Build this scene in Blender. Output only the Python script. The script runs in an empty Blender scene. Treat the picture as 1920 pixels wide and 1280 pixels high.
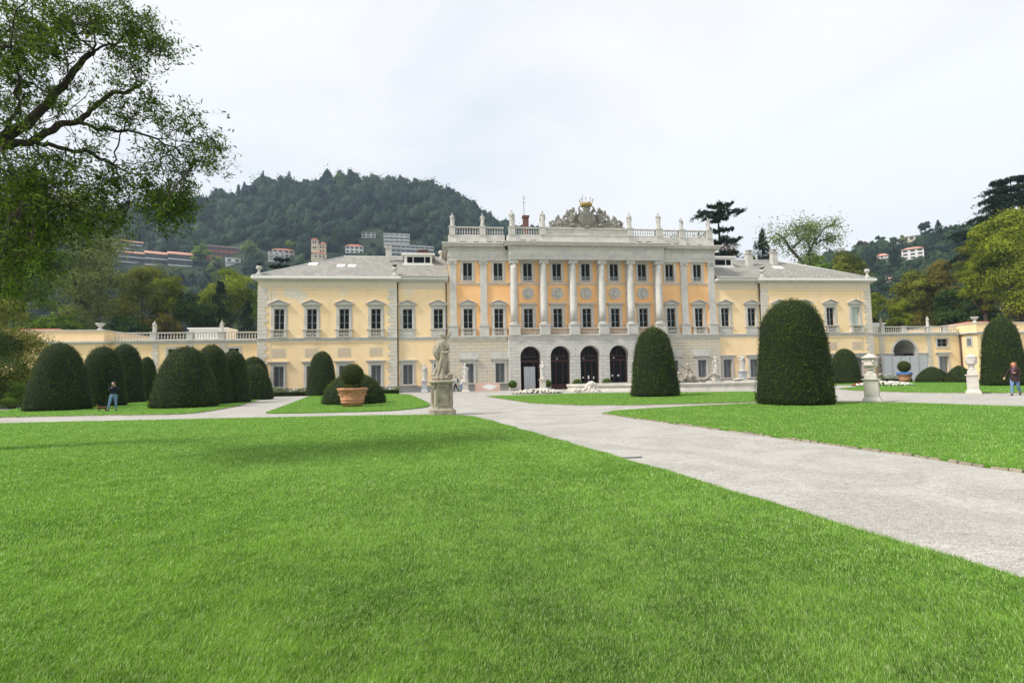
import bpy, math, random
import numpy as np
from mathutils import Vector, Matrix
R = math.radians
random.seed(7)
RNG = np.random.default_rng(11)
S = bpy.context.scene
GRASS_N = 1900000
HAZE = 0.00022
COL = S.collection

# ------------------------------------------------------------------ camera
CAM = np.array([-17.32, -63.01, 1.5])
PITCH, ROLL, YAW = R(3.87), R(-1.12), R(7.29)
FPX = 1000.0                                   # focal length for a 1920 px wide frame
_fw = np.array([math.sin(YAW)*math.cos(PITCH), math.cos(YAW)*math.cos(PITCH), math.sin(PITCH)])
_r = np.array([math.cos(YAW), -math.sin(YAW), 0.0])
_u = np.cross(_r, _fw)
_R2 = _r*math.cos(ROLL) + _u*math.sin(ROLL)
_U2 = -_r*math.sin(ROLL) + _u*math.cos(ROLL)
cam_d = bpy.data.cameras.new('camera')
cam = bpy.data.objects.new('camera', cam_d)
COL.objects.link(cam)
cam_d.sensor_width = 36
cam_d.lens = 36*FPX/1920
cam_d.clip_start = 0.1
cam_d.clip_end = 8000
M = Matrix(((_R2[0], _U2[0], -_fw[0], CAM[0]), (_R2[1], _U2[1], -_fw[1], CAM[1]), (_R2[2], _U2[2], -_fw[2], CAM[2]), (0, 0, 0, 1)))
cam.matrix_world = M
S.camera = cam
S.view_settings.view_transform = 'Standard'
S.view_settings.look = 'None'
S.view_settings.gamma = 1
S.view_settings.exposure = 0.42
S.cycles.volume_bounces = 2

def ray(x, y):
    return _fw + _R2*(x-960)/FPX - _U2*(y-640)/FPX
def gnd(x, y, z=0.0):                        # point of the ground seen at that spot of the photo
    d = ray(x, y); t = (z-CAM[2])/d[2]; p = CAM+d*t
    return Vector(p)
def at(x, y, D):                              # point at distance D (along the ground) in that direction
    d = ray(x, y); t = D/math.hypot(d[0], d[1]); return Vector(CAM+d*t)

# ------------------------------------------------------------------ world and sun
SUN_EL, SUN_AZ = R(47), R(-106)               # azimuth measured from +Y towards +X
w = bpy.data.worlds.new('World'); S.world = w; w.use_nodes = True
nt = w.node_tree; nt.nodes.clear(); L = nt.links.new
out = nt.nodes.new('ShaderNodeOutputWorld'); bg = nt.nodes.new('ShaderNodeBackground')
sky = nt.nodes.new('ShaderNodeTexSky'); sky.sky_type = 'NISHITA'; sky.sun_disc = False
sky.sun_elevation = SUN_EL; sky.sun_rotation = SUN_AZ
sky.dust_density = 3.0
tc = nt.nodes.new('ShaderNodeTexCoord'); mp = nt.nodes.new('ShaderNodeMapping'); mp.inputs['Scale'].default_value = (1, 1, 1.9)
mp.inputs['Location'].default_value = (0.35, 0.1, 0.2)
n1 = nt.nodes.new('ShaderNodeTexNoise'); n1.inputs['Scale'].default_value = 1.9; n1.inputs['Detail'].default_value = 7; n1.inputs['Roughness'].default_value = .55
n1.inputs['Distortion'].default_value = .5
rp = nt.nodes.new('ShaderNodeValToRGB'); rp.color_ramp.elements[0].position = .36; rp.color_ramp.elements[1].position = .62
rp.color_ramp.elements[0].color = (7.6, 7.65, 7.7, 1); rp.color_ramp.elements[1].color = (6.3, 6.6, 7.05, 1)
e = rp.color_ramp.elements.new(.5); e.color = (7.15, 7.22, 7.4, 1)
# clouds are only slightly see-through: a little of the blue sky comes through the thin parts
mx = nt.nodes.new('ShaderNodeMix'); mx.data_type = 'RGBA'; mx.inputs['Factor'].default_value = .93
L(tc.outputs['Generated'], mp.inputs['Vector']); L(mp.outputs[0], n1.inputs['Vector']); L(n1.outputs['Fac'], rp.inputs['Fac'])
L(sky.outputs[0], mx.inputs['A']); L(rp.outputs[0], mx.inputs['B']); L(mx.outputs['Result'], bg.inputs['Color'])
bg.inputs['Strength'].default_value = 0.106
L(bg.outputs[0], out.inputs['Surface'])
sun_d = bpy.data.lights.new('sun', 'SUN'); sun = bpy.data.objects.new('sun', sun_d); COL.objects.link(sun)
sun_d.energy = 3.1; sun_d.angle = R(8); sun_d.color = (1.0, .95, .86)
sdir = Vector((math.sin(SUN_AZ)*math.cos(SUN_EL), math.cos(SUN_AZ)*math.cos(SUN_EL), math.sin(SUN_EL)))
sun.rotation_euler = sdir.to_track_quat('Z', 'Y').to_euler()

# ------------------------------------------------------------------ object helpers
def tag(o, label=None, cat=None, group=None, kind=None):
    if label: o['label'] = label
    if cat: o['category'] = cat
    if group: o['group'] = group
    if kind: o['kind'] = kind
    return o
def thing(name, loc, label, cat, group=None, rz=0):
    o = bpy.data.objects.new(name, None); COL.objects.link(o)
    o.location = loc; o.rotation_euler = (0, 0, rz); o.empty_display_size = .5
    return tag(o, label, cat, group)
def dup(o, loc=None, parent=None, rz=None, scale=None, label=None):
    c = o.copy(); COL.objects.link(c)
    if parent is not None: c.parent = parent
    if loc is not None: c.location = loc
    if rz is not None: c.rotation_euler = (0, 0, rz)
    if scale is not None: c.scale = scale
    if label: c['label'] = label
    for ch in list(o.children): dup(ch, parent=c)
    return c
def origin(o):
    v = Vector((0, 0, 0))
    while o is not None: v += o.location; o = o.parent
    return v

class MB:
    """collects shapes in world coordinates and links them as one mesh object"""
    def __init__(s): s.v = []; s.f = []; s.sm = []
    def add(s, vs, fs, smooth=False):
        b = len(s.v); s.v += [tuple(v) for v in vs]; s.f += [tuple(b+i for i in f) for f in fs]; s.sm += [smooth]*len(fs); return s
    def box(s, x0, x1, y0, y1, z0, z1):
        return s.add([(x0,y0,z0),(x1,y0,z0),(x1,y1,z0),(x0,y1,z0),(x0,y0,z1),(x1,y0,z1),(x1,y1,z1),(x0,y1,z1)],
              [(0,3,2,1),(4,5,6,7),(0,1,5,4),(1,2,6,5),(2,3,7,6),(3,0,4,7)])
    def boxc(s, c, sx, sy, sz): return s.box(c[0]-sx/2, c[0]+sx/2, c[1]-sy/2, c[1]+sy/2, c[2], c[2]+sz)
    def quad(s, a, b, c, d): return s.add([a,b,c,d], [(0,1,2,3)])
    def extr(s, pts, y0, y1):                     # outline in x,z extruded along y
        n = len(pts); vs = [(x,y0,z) for x,z in pts]+[(x,y1,z) for x,z in pts]
        return s.add(vs, [tuple(range(n)), tuple(range(2*n-1,n-1,-1))]+[(i,i+n,(i+1)%n+n,(i+1)%n) for i in range(n)])
    def slab(s, pts, z0, z1):                     # outline in x,y extruded up
        n = len(pts); vs = [(p[0],p[1],z0) for p in pts]+[(p[0],p[1],z1) for p in pts]
        return s.add(vs, [tuple(range(n-1,-1,-1)), tuple(range(n,2*n))]+[(i,(i+1)%n,(i+1)%n+n,i+n) for i in range(n)])
    def lathe(s, c, prof, n=16, sq=False, smooth=True, sx=1, sy=1):
        m = len(prof); vs = []; off = math.pi/n if sq else 0; k = (1/math.cos(math.pi/n)) if sq else 1
        for r, z in prof:
            for i in range(n):
                a = 2*math.pi*i/n+off; vs.append((c[0]+r*k*sx*math.cos(a), c[1]+r*k*sy*math.sin(a), c[2]+z))
        fs = [(j*n+i, j*n+(i+1)%n, (j+1)*n+(i+1)%n, (j+1)*n+i) for j in range(m-1) for i in range(n)]
        fs += [tuple(range(n-1,-1,-1)), tuple((m-1)*n+i for i in range(n))]
        return s.add(vs, fs, smooth)
    def tube(s, pts, rad, n=8, smooth=True):
        pts = [Vector(p) for p in pts]; m = len(pts)
        if not hasattr(rad, '__len__'): rad = [rad]*m
        vs = []; up = Vector((0.13, 0.2, 1)).normalized()
        for j, p in enumerate(pts):
            d = (pts[min(j+1,m-1)]-pts[max(j-1,0)])
            if d.length < 1e-6: d = Vector((0,0,1))
            d.normalize(); a = d.cross(up)
            if a.length < .05: a = d.cross(Vector((1,0,0)))
            a.normalize(); b = d.cross(a); r = rad[j]
            for i in range(n):
                t = 2*math.pi*i/n; vs.append(p+a*(r*math.cos(t))+b*(r*math.sin(t)))
        fs = [(j*n+i, (j+1)*n+i, (j+1)*n+(i+1)%n, j*n+(i+1)%n) for j in range(m-1) for i in range(n)]
        fs += [tuple(range(n)), tuple((m-1)*n+i for i in range(n-1,-1,-1))]
        return s.add(vs, fs, smooth)
    def ball(s, c, rx, ry=None, rz=None, n=12, m=8, rot=None):
        ry = rx if ry is None else ry; rz = rx if rz is None else rz
        vs = []; c = Vector(c)
        for j in range(1, m):
            t = math.pi*j/m
            for i in range(n):
                a = 2*math.pi*i/n; v = Vector((rx*math.sin(t)*math.cos(a), ry*math.sin(t)*math.sin(a), rz*math.cos(t)))
                if rot is not None: v = rot@v
                vs.append(c+v)
        tv = Vector((0,0,rz)); bv = Vector((0,0,-rz))
        if rot is not None: tv = rot@tv; bv = rot@bv
        vs += [c+tv, c+bv]; T = len(vs)-2
        fs = [(j*n+i, (j+1)*n+i, (j+1)*n+(i+1)%n, j*n+(i+1)%n) for j in range(m-2) for i in range(n)]
        fs += [(T, i, (i+1)%n) for i in range(n)]+[(T+1, (m-2)*n+(i+1)%n, (m-2)*n+i) for i in range(n)]
        return s.add(vs, fs, True)
    def build_split(s, name, mat, parent=None, cuts=(0,), axis=0):
        out = []; grp = {}
        for f, k in zip(s.f, s.sm):
            c = sum(s.v[i][axis] for i in f)/len(f); grp.setdefault(sum(c > q for q in cuts), []).append((f, k))
        for g in sorted(grp):
            m = MB(); mp = {}
            for f, k in grp[g]:
                for i in f:
                    if i not in mp: mp[i] = len(m.v); m.v.append(s.v[i])
                m.f.append(tuple(mp[i] for i in f)); m.sm.append(k)
            out.append(m.build(name, mat, parent))
        return out
    def build(s, name, mat, parent=None, local=False):
        me = bpy.data.meshes.new(name)
        off = Vector((0,0,0)) if (local or parent is None) else origin(parent)
        me.from_pydata([(v[0]-off.x, v[1]-off.y, v[2]-off.z) for v in s.v], [], s.f)
        me.polygons.foreach_set('use_smooth', s.sm); me.update()
        if mat: me.materials.append(mat)
        o = bpy.data.objects.new(name, me); COL.objects.link(o)
        if parent is not None: o.parent = parent
        return o
def remesh(o, vox, smooth=1):
    m = o.modifiers.new('fuse', 'REMESH'); m.mode = 'VOXEL'; m.voxel_size = vox; m.use_smooth_shade = True
    if smooth:
        k = o.modifiers.new('soften', 'SMOOTH'); k.iterations = smooth; k.factor = .5
    return o
def np_mesh(name, V, F, mat, parent=None, tint=None, off=None):
    """V (n,3), F (m,k) arrays, optional per-face tint"""
    me = bpy.data.meshes.new(name); n, (m, k) = len(V), F.shape
    if off is not None: V = V-np.array(off)
    me.vertices.add(n); me.vertices.foreach_set('co', V.astype(np.float32).ravel())
    me.loops.add(m*k); me.loops.foreach_set('vertex_index', F.astype(np.int32).ravel())
    me.polygons.add(m); me.polygons.foreach_set('loop_start', np.arange(0, m*k, k, dtype=np.int32))
    if tint is not None:
        a = me.attributes.new('tint', 'FLOAT', 'FACE'); a.data.foreach_set('value', tint.astype(np.float32))
    me.update(calc_edges=True)
    if isinstance(mat, (list, tuple)):
        for q in mat: me.materials.append(q)
    else: me.materials.append(mat)
    o = bpy.data.objects.new(name, me); COL.objects.link(o)
    if parent is not None: o.parent = parent
    return o
def cards(C, size, aspect=1.0, N=None, spread=1.0, rng=RNG, bend=0):
    """leaf cards: centres C (n,3), size (n,), facing roughly N, tilted at random"""
    n = len(C); d = rng.normal(size=(n,3)); d /= np.linalg.norm(d,axis=1)[:,None]
    if N is not None:
        d = N+d*spread; d /= np.linalg.norm(d,axis=1)[:,None]+1e-9
    h = rng.normal(size=(n,3)); a = np.cross(d,h); a /= np.linalg.norm(a,axis=1)[:,None]+1e-9
    b = np.cross(d,a); s = (np.asarray(size)*.5)[:,None]
    V = np.stack([C-a*s*aspect*.55-b*s*.2, C-b*s*1.0, C+a*s*aspect*.5-b*s*.1, C+b*s*1.05*1.0+a*s*.1], 1).reshape(-1,3)
    return V, np.arange(4*n).reshape(n,4)

# ------------------------------------------------------------------ materials
def mat(name, col, rough=.85, noise=None, nscale=3.0, detail=6, bump=0, bscale=30, spec=.3, metal=0, stretch=None):
    """plain procedural surface: base colour mottled towards a second colour, fine bump"""
    m = bpy.data.materials.new(name); m.use_nodes = True; t = m.node_tree; b = t.nodes['Principled BSDF']
    b.inputs['Roughness'].default_value = rough; b.inputs['Specular IOR Level'].default_value = spec; b.inputs['Metallic'].default_value = metal
    b.inputs['Base Color'].default_value = (*col, 1)
    tc = t.nodes.new('ShaderNodeTexCoord'); src = tc.outputs['Object']
    if stretch:
        mp = t.nodes.new('ShaderNodeMapping'); mp.inputs['Scale'].default_value = stretch; t.links.new(src, mp.inputs[0]); src = mp.outputs[0]
    if noise:
        n = t.nodes.new('ShaderNodeTexNoise'); n.inputs['Scale'].default_value = nscale; n.inputs['Detail'].default_value = detail; n.inputs['Roughness'].default_value = .65
        r = t.nodes.new('ShaderNodeValToRGB'); r.color_ramp.elements[0].position = .32; r.color_ramp.elements[1].position = .68
        r.color_ramp.elements[0].color = (*col,1); r.color_ramp.elements[1].color = (*noise,1)
        t.links.new(src, n.inputs['Vector']); t.links.new(n.outputs['Fac'], r.inputs['Fac']); t.links.new(r.outputs[0], b.inputs['Base Color'])
    if bump:
        n = t.nodes.new('ShaderNodeTexNoise'); n.inputs['Scale'].default_value = bscale; n.inputs['Detail'].default_value = 5
        p = t.nodes.new('ShaderNodeBump'); p.inputs['Strength'].default_value = bump; p.inputs['Distance'].default_value = .02
        t.links.new(tc.outputs['Object'], n.inputs['Vector']); t.links.new(n.outputs['Fac'], p.inputs['Height']); t.links.new(p.outputs[0], b.inputs['Normal'])
    return m
def mixc(t, fac, a, b, mode='MIX'):
    m = t.nodes.new('ShaderNodeMix'); m.data_type = 'RGBA'; m.blend_type = mode
    for k, v in (('Factor', fac), ('A', a), ('B', b)):
        if hasattr(v, 'links') or hasattr(v, 'is_linked'): t.links.new(v, m.inputs[k])
        elif isinstance(v, tuple): m.inputs[k].default_value = (*v[:3], 1)
        else: m.inputs[k].default_value = v
    return m.outputs['Result']
def noise_fac(t, src, scale, lo=.4, hi=.6, detail=5, rough=.6, dist=0):
    n = t.nodes.new('ShaderNodeTexNoise'); n.inputs['Scale'].default_value = scale; n.inputs['Detail'].default_value = detail; n.inputs['Roughness'].default_value = rough; n.inputs['Distortion'].default_value = dist
    t.links.new(src, n.inputs['Vector'])
    r = t.nodes.new('ShaderNodeMapRange'); r.inputs['From Min'].default_value = lo; r.inputs['From Max'].default_value = hi
    t.links.new(n.outputs['Fac'], r.inputs['Value']); return r.outputs[0]
def ashlar(name, c1, c2, mortar, bw, bh, msize=.02, off=.5, bias=0, extra=None):
    """coursed stone or tiles on vertical faces: pattern runs on (x+y, z)"""
    m = bpy.data.materials.new(name); m.use_nodes = True; t = m.node_tree; b = t.nodes['Principled BSDF']
    b.inputs['Roughness'].default_value = .85; b.inputs['Specular IOR Level'].default_value = .25
    tc = t.nodes.new('ShaderNodeTexCoord'); sp = t.nodes.new('ShaderNodeSeparateXYZ'); t.links.new(tc.outputs['Object'], sp.inputs[0])
    ad = t.nodes.new('ShaderNodeMath'); ad.operation = 'ADD'; t.links.new(sp.outputs[0], ad.inputs[0]); t.links.new(sp.outputs[1], ad.inputs[1])
    cb = t.nodes.new('ShaderNodeCombineXYZ'); t.links.new(ad.outputs[0], cb.inputs[0]); t.links.new(sp.outputs[2], cb.inputs[1])
    k = t.nodes.new('ShaderNodeTexBrick'); k.offset = off; k.inputs['Scale'].default_value = 1; k.inputs['Brick Width'].default_value = bw; k.inputs['Row Height'].default_value = bh
    k.inputs['Mortar Size'].default_value = msize; k.inputs['Mortar Smooth'].default_value = .3; k.inputs['Bias'].default_value = bias
    k.inputs['Color1'].default_value = (*c1,1); k.inputs['Color2'].default_value = (*c2,1); k.inputs['Mortar'].default_value = (*mortar,1)
    t.links.new(cb.outputs[0], k.inputs['Vector'])
    f = noise_fac(t, tc.outputs['Object'], 2.2, .35, .7); c = mixc(t, f, k.outputs['Color'], extra or c2)
    mm = t.nodes.new('ShaderNodeMix'); mm.data_type = 'RGBA'; mm.inputs['Factor'].default_value = .35
    t.links.new(k.outputs['Color'], mm.inputs['A']); t.links.new(c, mm.inputs['B'])
    t.links.new(mm.outputs['Result'], b.inputs['Base Color'])
    p = t.nodes.new('ShaderNodeBump'); p.inputs['Strength'].default_value = .6; p.inputs['Distance'].default_value = .03; p.invert = True
    t.links.new(k.outputs['Fac'], p.inputs['Height']); t.links.new(p.outputs[0], b.inputs['Normal'])
    return m
def leafmat(name, dark, light, trans=.25, rough=.6, third=None, spec=.06):
    m = bpy.data.materials.new(name); m.use_nodes = True; t = m.node_tree; t.nodes.clear()
    o = t.nodes.new('ShaderNodeOutputMaterial'); a = t.nodes.new('ShaderNodeAttribute'); a.attribute_name = 'tint'
    r = t.nodes.new('ShaderNodeValToRGB'); r.color_ramp.elements[0].color = (*dark,1); r.color_ramp.elements[1].color = (*light,1)
    if third: e = r.color_ramp.elements.new(.93); e.color = (*light,1); r.color_ramp.elements[-1].color = (*third,1)
    t.links.new(a.outputs['Fac'], r.inputs['Fac'])
    d = t.nodes.new('ShaderNodeBsdfPrincipled'); d.inputs['Roughness'].default_value = rough; d.inputs['Specular IOR Level'].default_value = spec
    q = t.nodes.new('ShaderNodeBsdfTranslucent'); x = t.nodes.new('ShaderNodeMixShader'); x.inputs[0].default_value = trans
    g = t.nodes.new('ShaderNodeMix'); g.data_type = 'RGBA'; g.blend_type = 'MULTIPLY'; g.inputs['Factor'].default_value = 1; g.inputs['B'].default_value = (1.25, 1.3, .5, 1)
    t.links.new(r.outputs[0], g.inputs['A']); t.links.new(g.outputs['Result'], q.inputs['Color'])
    t.links.new(r.outputs[0], d.inputs['Base Color']); t.links.new(d.outputs[0], x.inputs[1]); t.links.new(q.outputs[0], x.inputs[2]); t.links.new(x.outputs[0], o.inputs['Surface'])
    return m

def stucco(name, col, col2, patches=()):
    m = bpy.data.materials.new(name); m.use_nodes = True; t = m.node_tree; b = t.nodes['Principled BSDF']
    b.inputs['Roughness'].default_value = .9; b.inputs['Specular IOR Level'].default_value = .2
    tc = t.nodes.new('ShaderNodeTexCoord'); src = tc.outputs['Object']
    f = noise_fac(t, src, .45, .3, .7, 4); c = mixc(t, f, col, col2)
    mp = t.nodes.new('ShaderNodeMapping'); mp.inputs['Scale'].default_value = (1.1, 1.1, .20); t.links.new(src, mp.inputs[0])
    f2 = noise_fac(t, mp.outputs[0], 1.3, .50, .8, 7); g = t.nodes.new('ShaderNodeMath'); g.operation = 'MULTIPLY'; g.inputs[1].default_value = .36; t.links.new(f2, g.inputs[0])
    c = mixc(t, g.outputs[0], c, tuple(v*.72 for v in col2))
    for (px, pz, pr, thr) in patches:              # places where the paint has come off and white plaster shows
        mp2 = t.nodes.new('ShaderNodeVectorMath'); mp2.operation = 'DISTANCE'; mp2.inputs[1].default_value = (px, 0, pz); t.links.new(src, mp2.inputs[0])
        n = t.nodes.new('ShaderNodeTexNoise'); n.inputs['Scale'].default_value = 1.6; n.inputs['Detail'].default_value = 8; n.inputs['Roughness'].default_value = .7; t.links.new(src, n.inputs['Vector'])
        a = t.nodes.new('ShaderNodeMath'); a.operation = 'MULTIPLY_ADD'; a.inputs[1].default_value = pr*2.4; a.inputs[2].default_value = -pr*1.2; t.links.new(n.outputs['Fac'], a.inputs[0])
        s2 = t.nodes.new('ShaderNodeMath'); s2.operation = 'ADD'; t.links.new(mp2.outputs['Value'], s2.inputs[0]); t.links.new(a.outputs[0], s2.inputs[1])
        r = t.nodes.new('ShaderNodeMapRange'); r.inputs['From Min'].default_value = pr*.95; r.inputs['From Max'].default_value = pr*.8; r.inputs['To Max'].default_value = thr
        t.links.new(s2.outputs[0], r.inputs['Value'])
        sp = noise_fac(t, src, 7, .38, .52, 3)
        pc = mixc(t, sp, (.60,.57,.50), (.76,.73,.66))
        c = mixc(t, r.outputs[0], c, pc)
    t.links.new(c, b.inputs['Base Color'])
    return m

MT = dict(
 stone=mat('stone', (.59,.565,.525), .85, (.47,.455,.43), .9, 8, .25, 25),
 granite=mat('granite', (.49,.48,.465), .8, (.66,.63,.575), 1.3, 8, .15, 40),
 white_stone=mat('white_stone', (.64,.60,.535), .8, (.50,.47,.43), 2.5, 8, .2, 30),
 marble=mat('marble', (.64,.62,.57), .7, (.48,.46,.42), 3.0, 9, .3, 25),
 old_stone=mat('old_stone', (.46,.40,.32), .9, (.25,.22,.175), 3.2, 9, .5, 30),
 crest_stone=mat('crest_stone', (.32,.30,.265), .9, (.19,.18,.155), 2.5, 9, .4, 20),
 plinth=mat('plinth', (.26,.26,.255), .85, (.34,.335,.32), 1.2, 6, .2),
 glass=mat('glass', (.006,.007,.009), .10, spec=.09),
 frame=mat('frame', (.27,.30,.30), .6),
 door_wood=mat('door_wood', (.060,.020,.018), .6, (.085,.028,.024), 3),
 dark=mat('dark_room', (.01,.009,.009), .9),
 metal=mat('metal', (.10,.10,.105), .5),
 pipe=mat('pipe', (.06,.035,.03), .5),
 gold=mat('gold', (.50,.34,.09), .5, metal=.3),
 red=mat('red_cloth', (.35,.05,.04), .8),
 white_paint=mat('white_paint', (.8,.79,.76), .6),
 grey_roofing=mat('grey_roofing', (.60,.60,.58), .7, (.5,.5,.5), 1),
 red_tile=ashlar('red_tile', (.44,.14,.085), (.55,.22,.14), (.28,.09,.06), .3, .4, .03),
 brick=ashlar('brick', (.16,.065,.05), (.22,.09,.065), (.2,.17,.14), .25, .09, .01),
 terracotta=mat('terracotta', (.42,.16,.085), .85, (.54,.29,.18), 3.0, 8, .3),
 rustic=ashlar('rustic', (.62,.55,.42), (.54,.515,.47), (.22,.195,.165), 1.25, .385, .016, extra=(.60,.52,.36)),
 rustic_arch=ashlar('rustic_arch', (.62,.60,.565), (.54,.525,.50), (.21,.195,.175), 1.1, .385, .016, extra=(.50,.49,.47)),
 quoin=mat('quoin', (.66,.61,.53), .85, (.56,.53,.475), 1.5, 7, .2),
 orange=stucco('orange_stucco', (.90,.49,.205), (.91,.58,.30)),
 wing=stucco('wing_stucco', (.92,.71,.445), (.90,.66,.385), [(-36.9,10.9,1.3,.6),(-34.3,11.9,1.15,.75),(-33.4,11.0,.8,.7),(-28.6,11.9,.8,.5),(-21.4,11.8,.75,.5)]),
 terrace=stucco('terrace_stucco', (.91,.70,.42), (.88,.64,.36)),
 panel=mat('panel', (.62,.50,.36), .9, (.55,.46,.35), 2.5),
 skin=mat('skin', (.58,.34,.25), .6), paper=mat('paper', (.8,.8,.8), .7),
 hoarding=mat('hoarding', (.42,.44,.47), .6, (.48,.49,.52), .7),
)
MT['wall_light'] = mat('frieze', (.70,.60,.45), .9, (.63,.55,.43), 1.2, 7)
# ------------------------------------------------------------------ ground, gravel, lawns
def ground_mat():
    m = bpy.data.materials.new('gravel'); m.use_nodes = True; t = m.node_tree; b = t.nodes['Principled BSDF']
    b.inputs['Roughness'].default_value = .95; b.inputs['Specular IOR Level'].default_value = .1
    tc = t.nodes.new('ShaderNodeTexCoord'); src = tc.outputs['Object']
    v = t.nodes.new('ShaderNodeTexVoronoi'); v.inputs['Scale'].default_value = 85; t.links.new(src, v.inputs['Vector'])
    sp = t.nodes.new('ShaderNodeSeparateColor'); t.links.new(v.outputs['Color'], sp.inputs[0])
    r = t.nodes.new('ShaderNodeValToRGB'); r.color_ramp.elements[0].color = (.24,.225,.205,1); r.color_ramp.elements[1].color = (.56,.54,.505,1)
    r.color_ramp.elements[0].position = .0
    e = r.color_ramp.elements.new(.22); e.color = (.34,.325,.30,1); e = r.color_ramp.elements.new(.6); e.color = (.44,.42,.39,1)
    t.links.new(sp.outputs[0], r.inputs['Fac'])
    f = noise_fac(t, src, .35, .3, .7, 6); c = mixc(t, f, r.outputs[0], (.40,.385,.36))
    mm = t.nodes.new('ShaderNodeMix'); mm.data_type = 'RGBA'; mm.inputs['Factor'].default_value = .5; t.links.new(r.outputs[0], mm.inputs['A']); t.links.new(c, mm.inputs['B'])
    f3 = noise_fac(t, src, 9, .35, .65, 4); q = mixc(t, f3, (.86,.86,.86), (1.06,1.06,1.05)); c2 = mixc(t, 1.0, mm.outputs['Result'], q, 'MULTIPLY'); tr = noise_fac(t, src, .8, .42, .6, 3, .5, 1.2); c2 = mixc(t, 1.0, c2, mixc(t, tr, (.97,.965,.95), (1.13,1.13,1.13)), 'MULTIPLY')
    t.links.new(c2, b.inputs['Base Color'])
    p = t.nodes.new('ShaderNodeBump'); p.inputs['Strength'].default_value = .7; p.inputs['Distance'].default_value = .008
    t.links.new(v.outputs['Distance'], p.inputs['Height']); p.invert = True; t.links.new(p.outputs[0], b.inputs['Normal'])
    return m
def lawn_mat(name='turf'):
    m = bpy.data.materials.new(name); m.use_nodes = True; t = m.node_tree; b = t.nodes['Principled BSDF']
    b.inputs['Roughness'].default_value = .9; b.inputs['Specular IOR Level'].default_value = .1
    tc = t.nodes.new('ShaderNodeTexCoord'); src = tc.outputs['Object']
    f = noise_fac(t, src, .6, .3, .7, 7, .7); c = mixc(t, f, (.085,.20,.018), (.135,.29,.034))
    f2 = noise_fac(t, src, 22, .35, .7, 4); c = mixc(t, f2, c, (.065,.16,.014))
    f3 = noise_fac(t, src, 3.5, .5, .8, 5); c = mixc(t, f3, c, (.22,.38,.08))
    t.links.new(c, b.inputs['Base Color'])
    n = t.nodes.new('ShaderNodeTexNoise'); n.inputs['Scale'].default_value = 45; n.inputs['Detail'].default_value = 4; t.links.new(src, n.inputs['Vector'])
    p = t.nodes.new('ShaderNodeBump'); p.inputs['Strength'].default_value = .8; p.inputs['Distance'].default_value = .03
    t.links.new(n.outputs['Fac'], p.inputs['Height']); t.links.new(p.outputs[0], b.inputs['Normal'])
    return m
MT['gravel'] = ground_mat(); MT['turf'] = lawn_mat()
MT['wood_floor'] = mat('wood_floor', (.03,.05,.015), .95, (.06,.06,.025), .3)
g = MB(); g.quad((-3000,-3000,0),(3000,-3000,0),(3000,3000,0),(-3000,3000,0)); tag(g.build('gravel_ground', MT['gravel']), kind='structure')
g = MB(); g.quad((-900,24,.004),(900,24,.004),(900,1500,.004),(-900,1500,.004)); tag(g.build('park_ground', MT['wood_floor']), kind='structure')

def spline(pts, closed=True, sub=5):
    """smooth a few of the long lawn edges; points marked with a third value stay as corners"""
    return pts
P = lambda *l: [tuple(gnd(x, y)[:2]) for x, y in l]
LAWNS = {
 'main': [(-13.30,-60.3),(-13.37,-59.7),(-13.62,-57.71),(-14.22,-53.58),(-15.87,-43.7),(-16.25,-42.3),(-16.7,-41.4),(-17.6,-40.75),(-20.29,-39.94),(-25.82,-39.27),(-35.46,-38.43),(-60,-36.6),(-60,-66),(-12.6,-66)],
 'right': P((1133,773),(1200,768),(1300,762),(1415,756.5),(1500,755),(1580,754.5),(1700,756),(1920,764))+[(14,-45.6),(20,-49),(20,-62),(-8.5,-61)]+[(-8.9,-58),(-9.11,-56.25),(-9.33,-54.07),(-9.62,-52.11),(-10.74,-45.45),(-11.15,-42.6)],
 'middle': P((910,743),(1000,757),(1080,760),(1180,760),(1320,757),(1430,753))+[(7.5,-27),(7.0,-23.5),(1.0,-20.5),(-6.0,-17.5)]+P((1000,741)),
 'hedge_row': P((-260,792),(0,783),(200,779),(330,777.5),(375,774),(440,763),(505,745))+[(-34.9,-5.0),(-40.0,-5),(-44.5,-9.5),(-46.5,-22)]+P((0,771),(-260,781)),
 'bell': P((495,776),(610,774),(690,772),(745,770),(800,764),(808,759),(790,749),(768,740),(720,737.5))+[(-27.2,-8.6)]+P((585,741)),
 'far_left': P((-200,762),(20,755),(45,754))+[(-48,-10),(-46,2),(-60,2),(-95,-5)],
 'far_right': P((1570,729),(1600,732.5),(1720,736.5),(1920,737.5))+[(40,-25),(42,-12),(26,-13.5)],
 'far_right_b': [(24.5,-10.5),(27,-12.5),(42,-10.7),(60,-10),(60,-3.5),(42,-3.6),(27,-5.5)],
}
EDGE = MB(); LH = .05
def smooth_poly(pts, it=2):
    for _ in range(it):
        q = []
        n = len(pts)
        for i in range(n):
            a, b = Vector(pts[i]), Vector(pts[(i+1)%n])
            if (b-a).length < 1.2: q += [tuple(a)] ; continue
            k = min(.25, .5/(b-a).length)
            q += [tuple(a+(b-a)*k), tuple(b-(b-a)*k)]
        pts = q
    return pts
LP = {}
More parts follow.
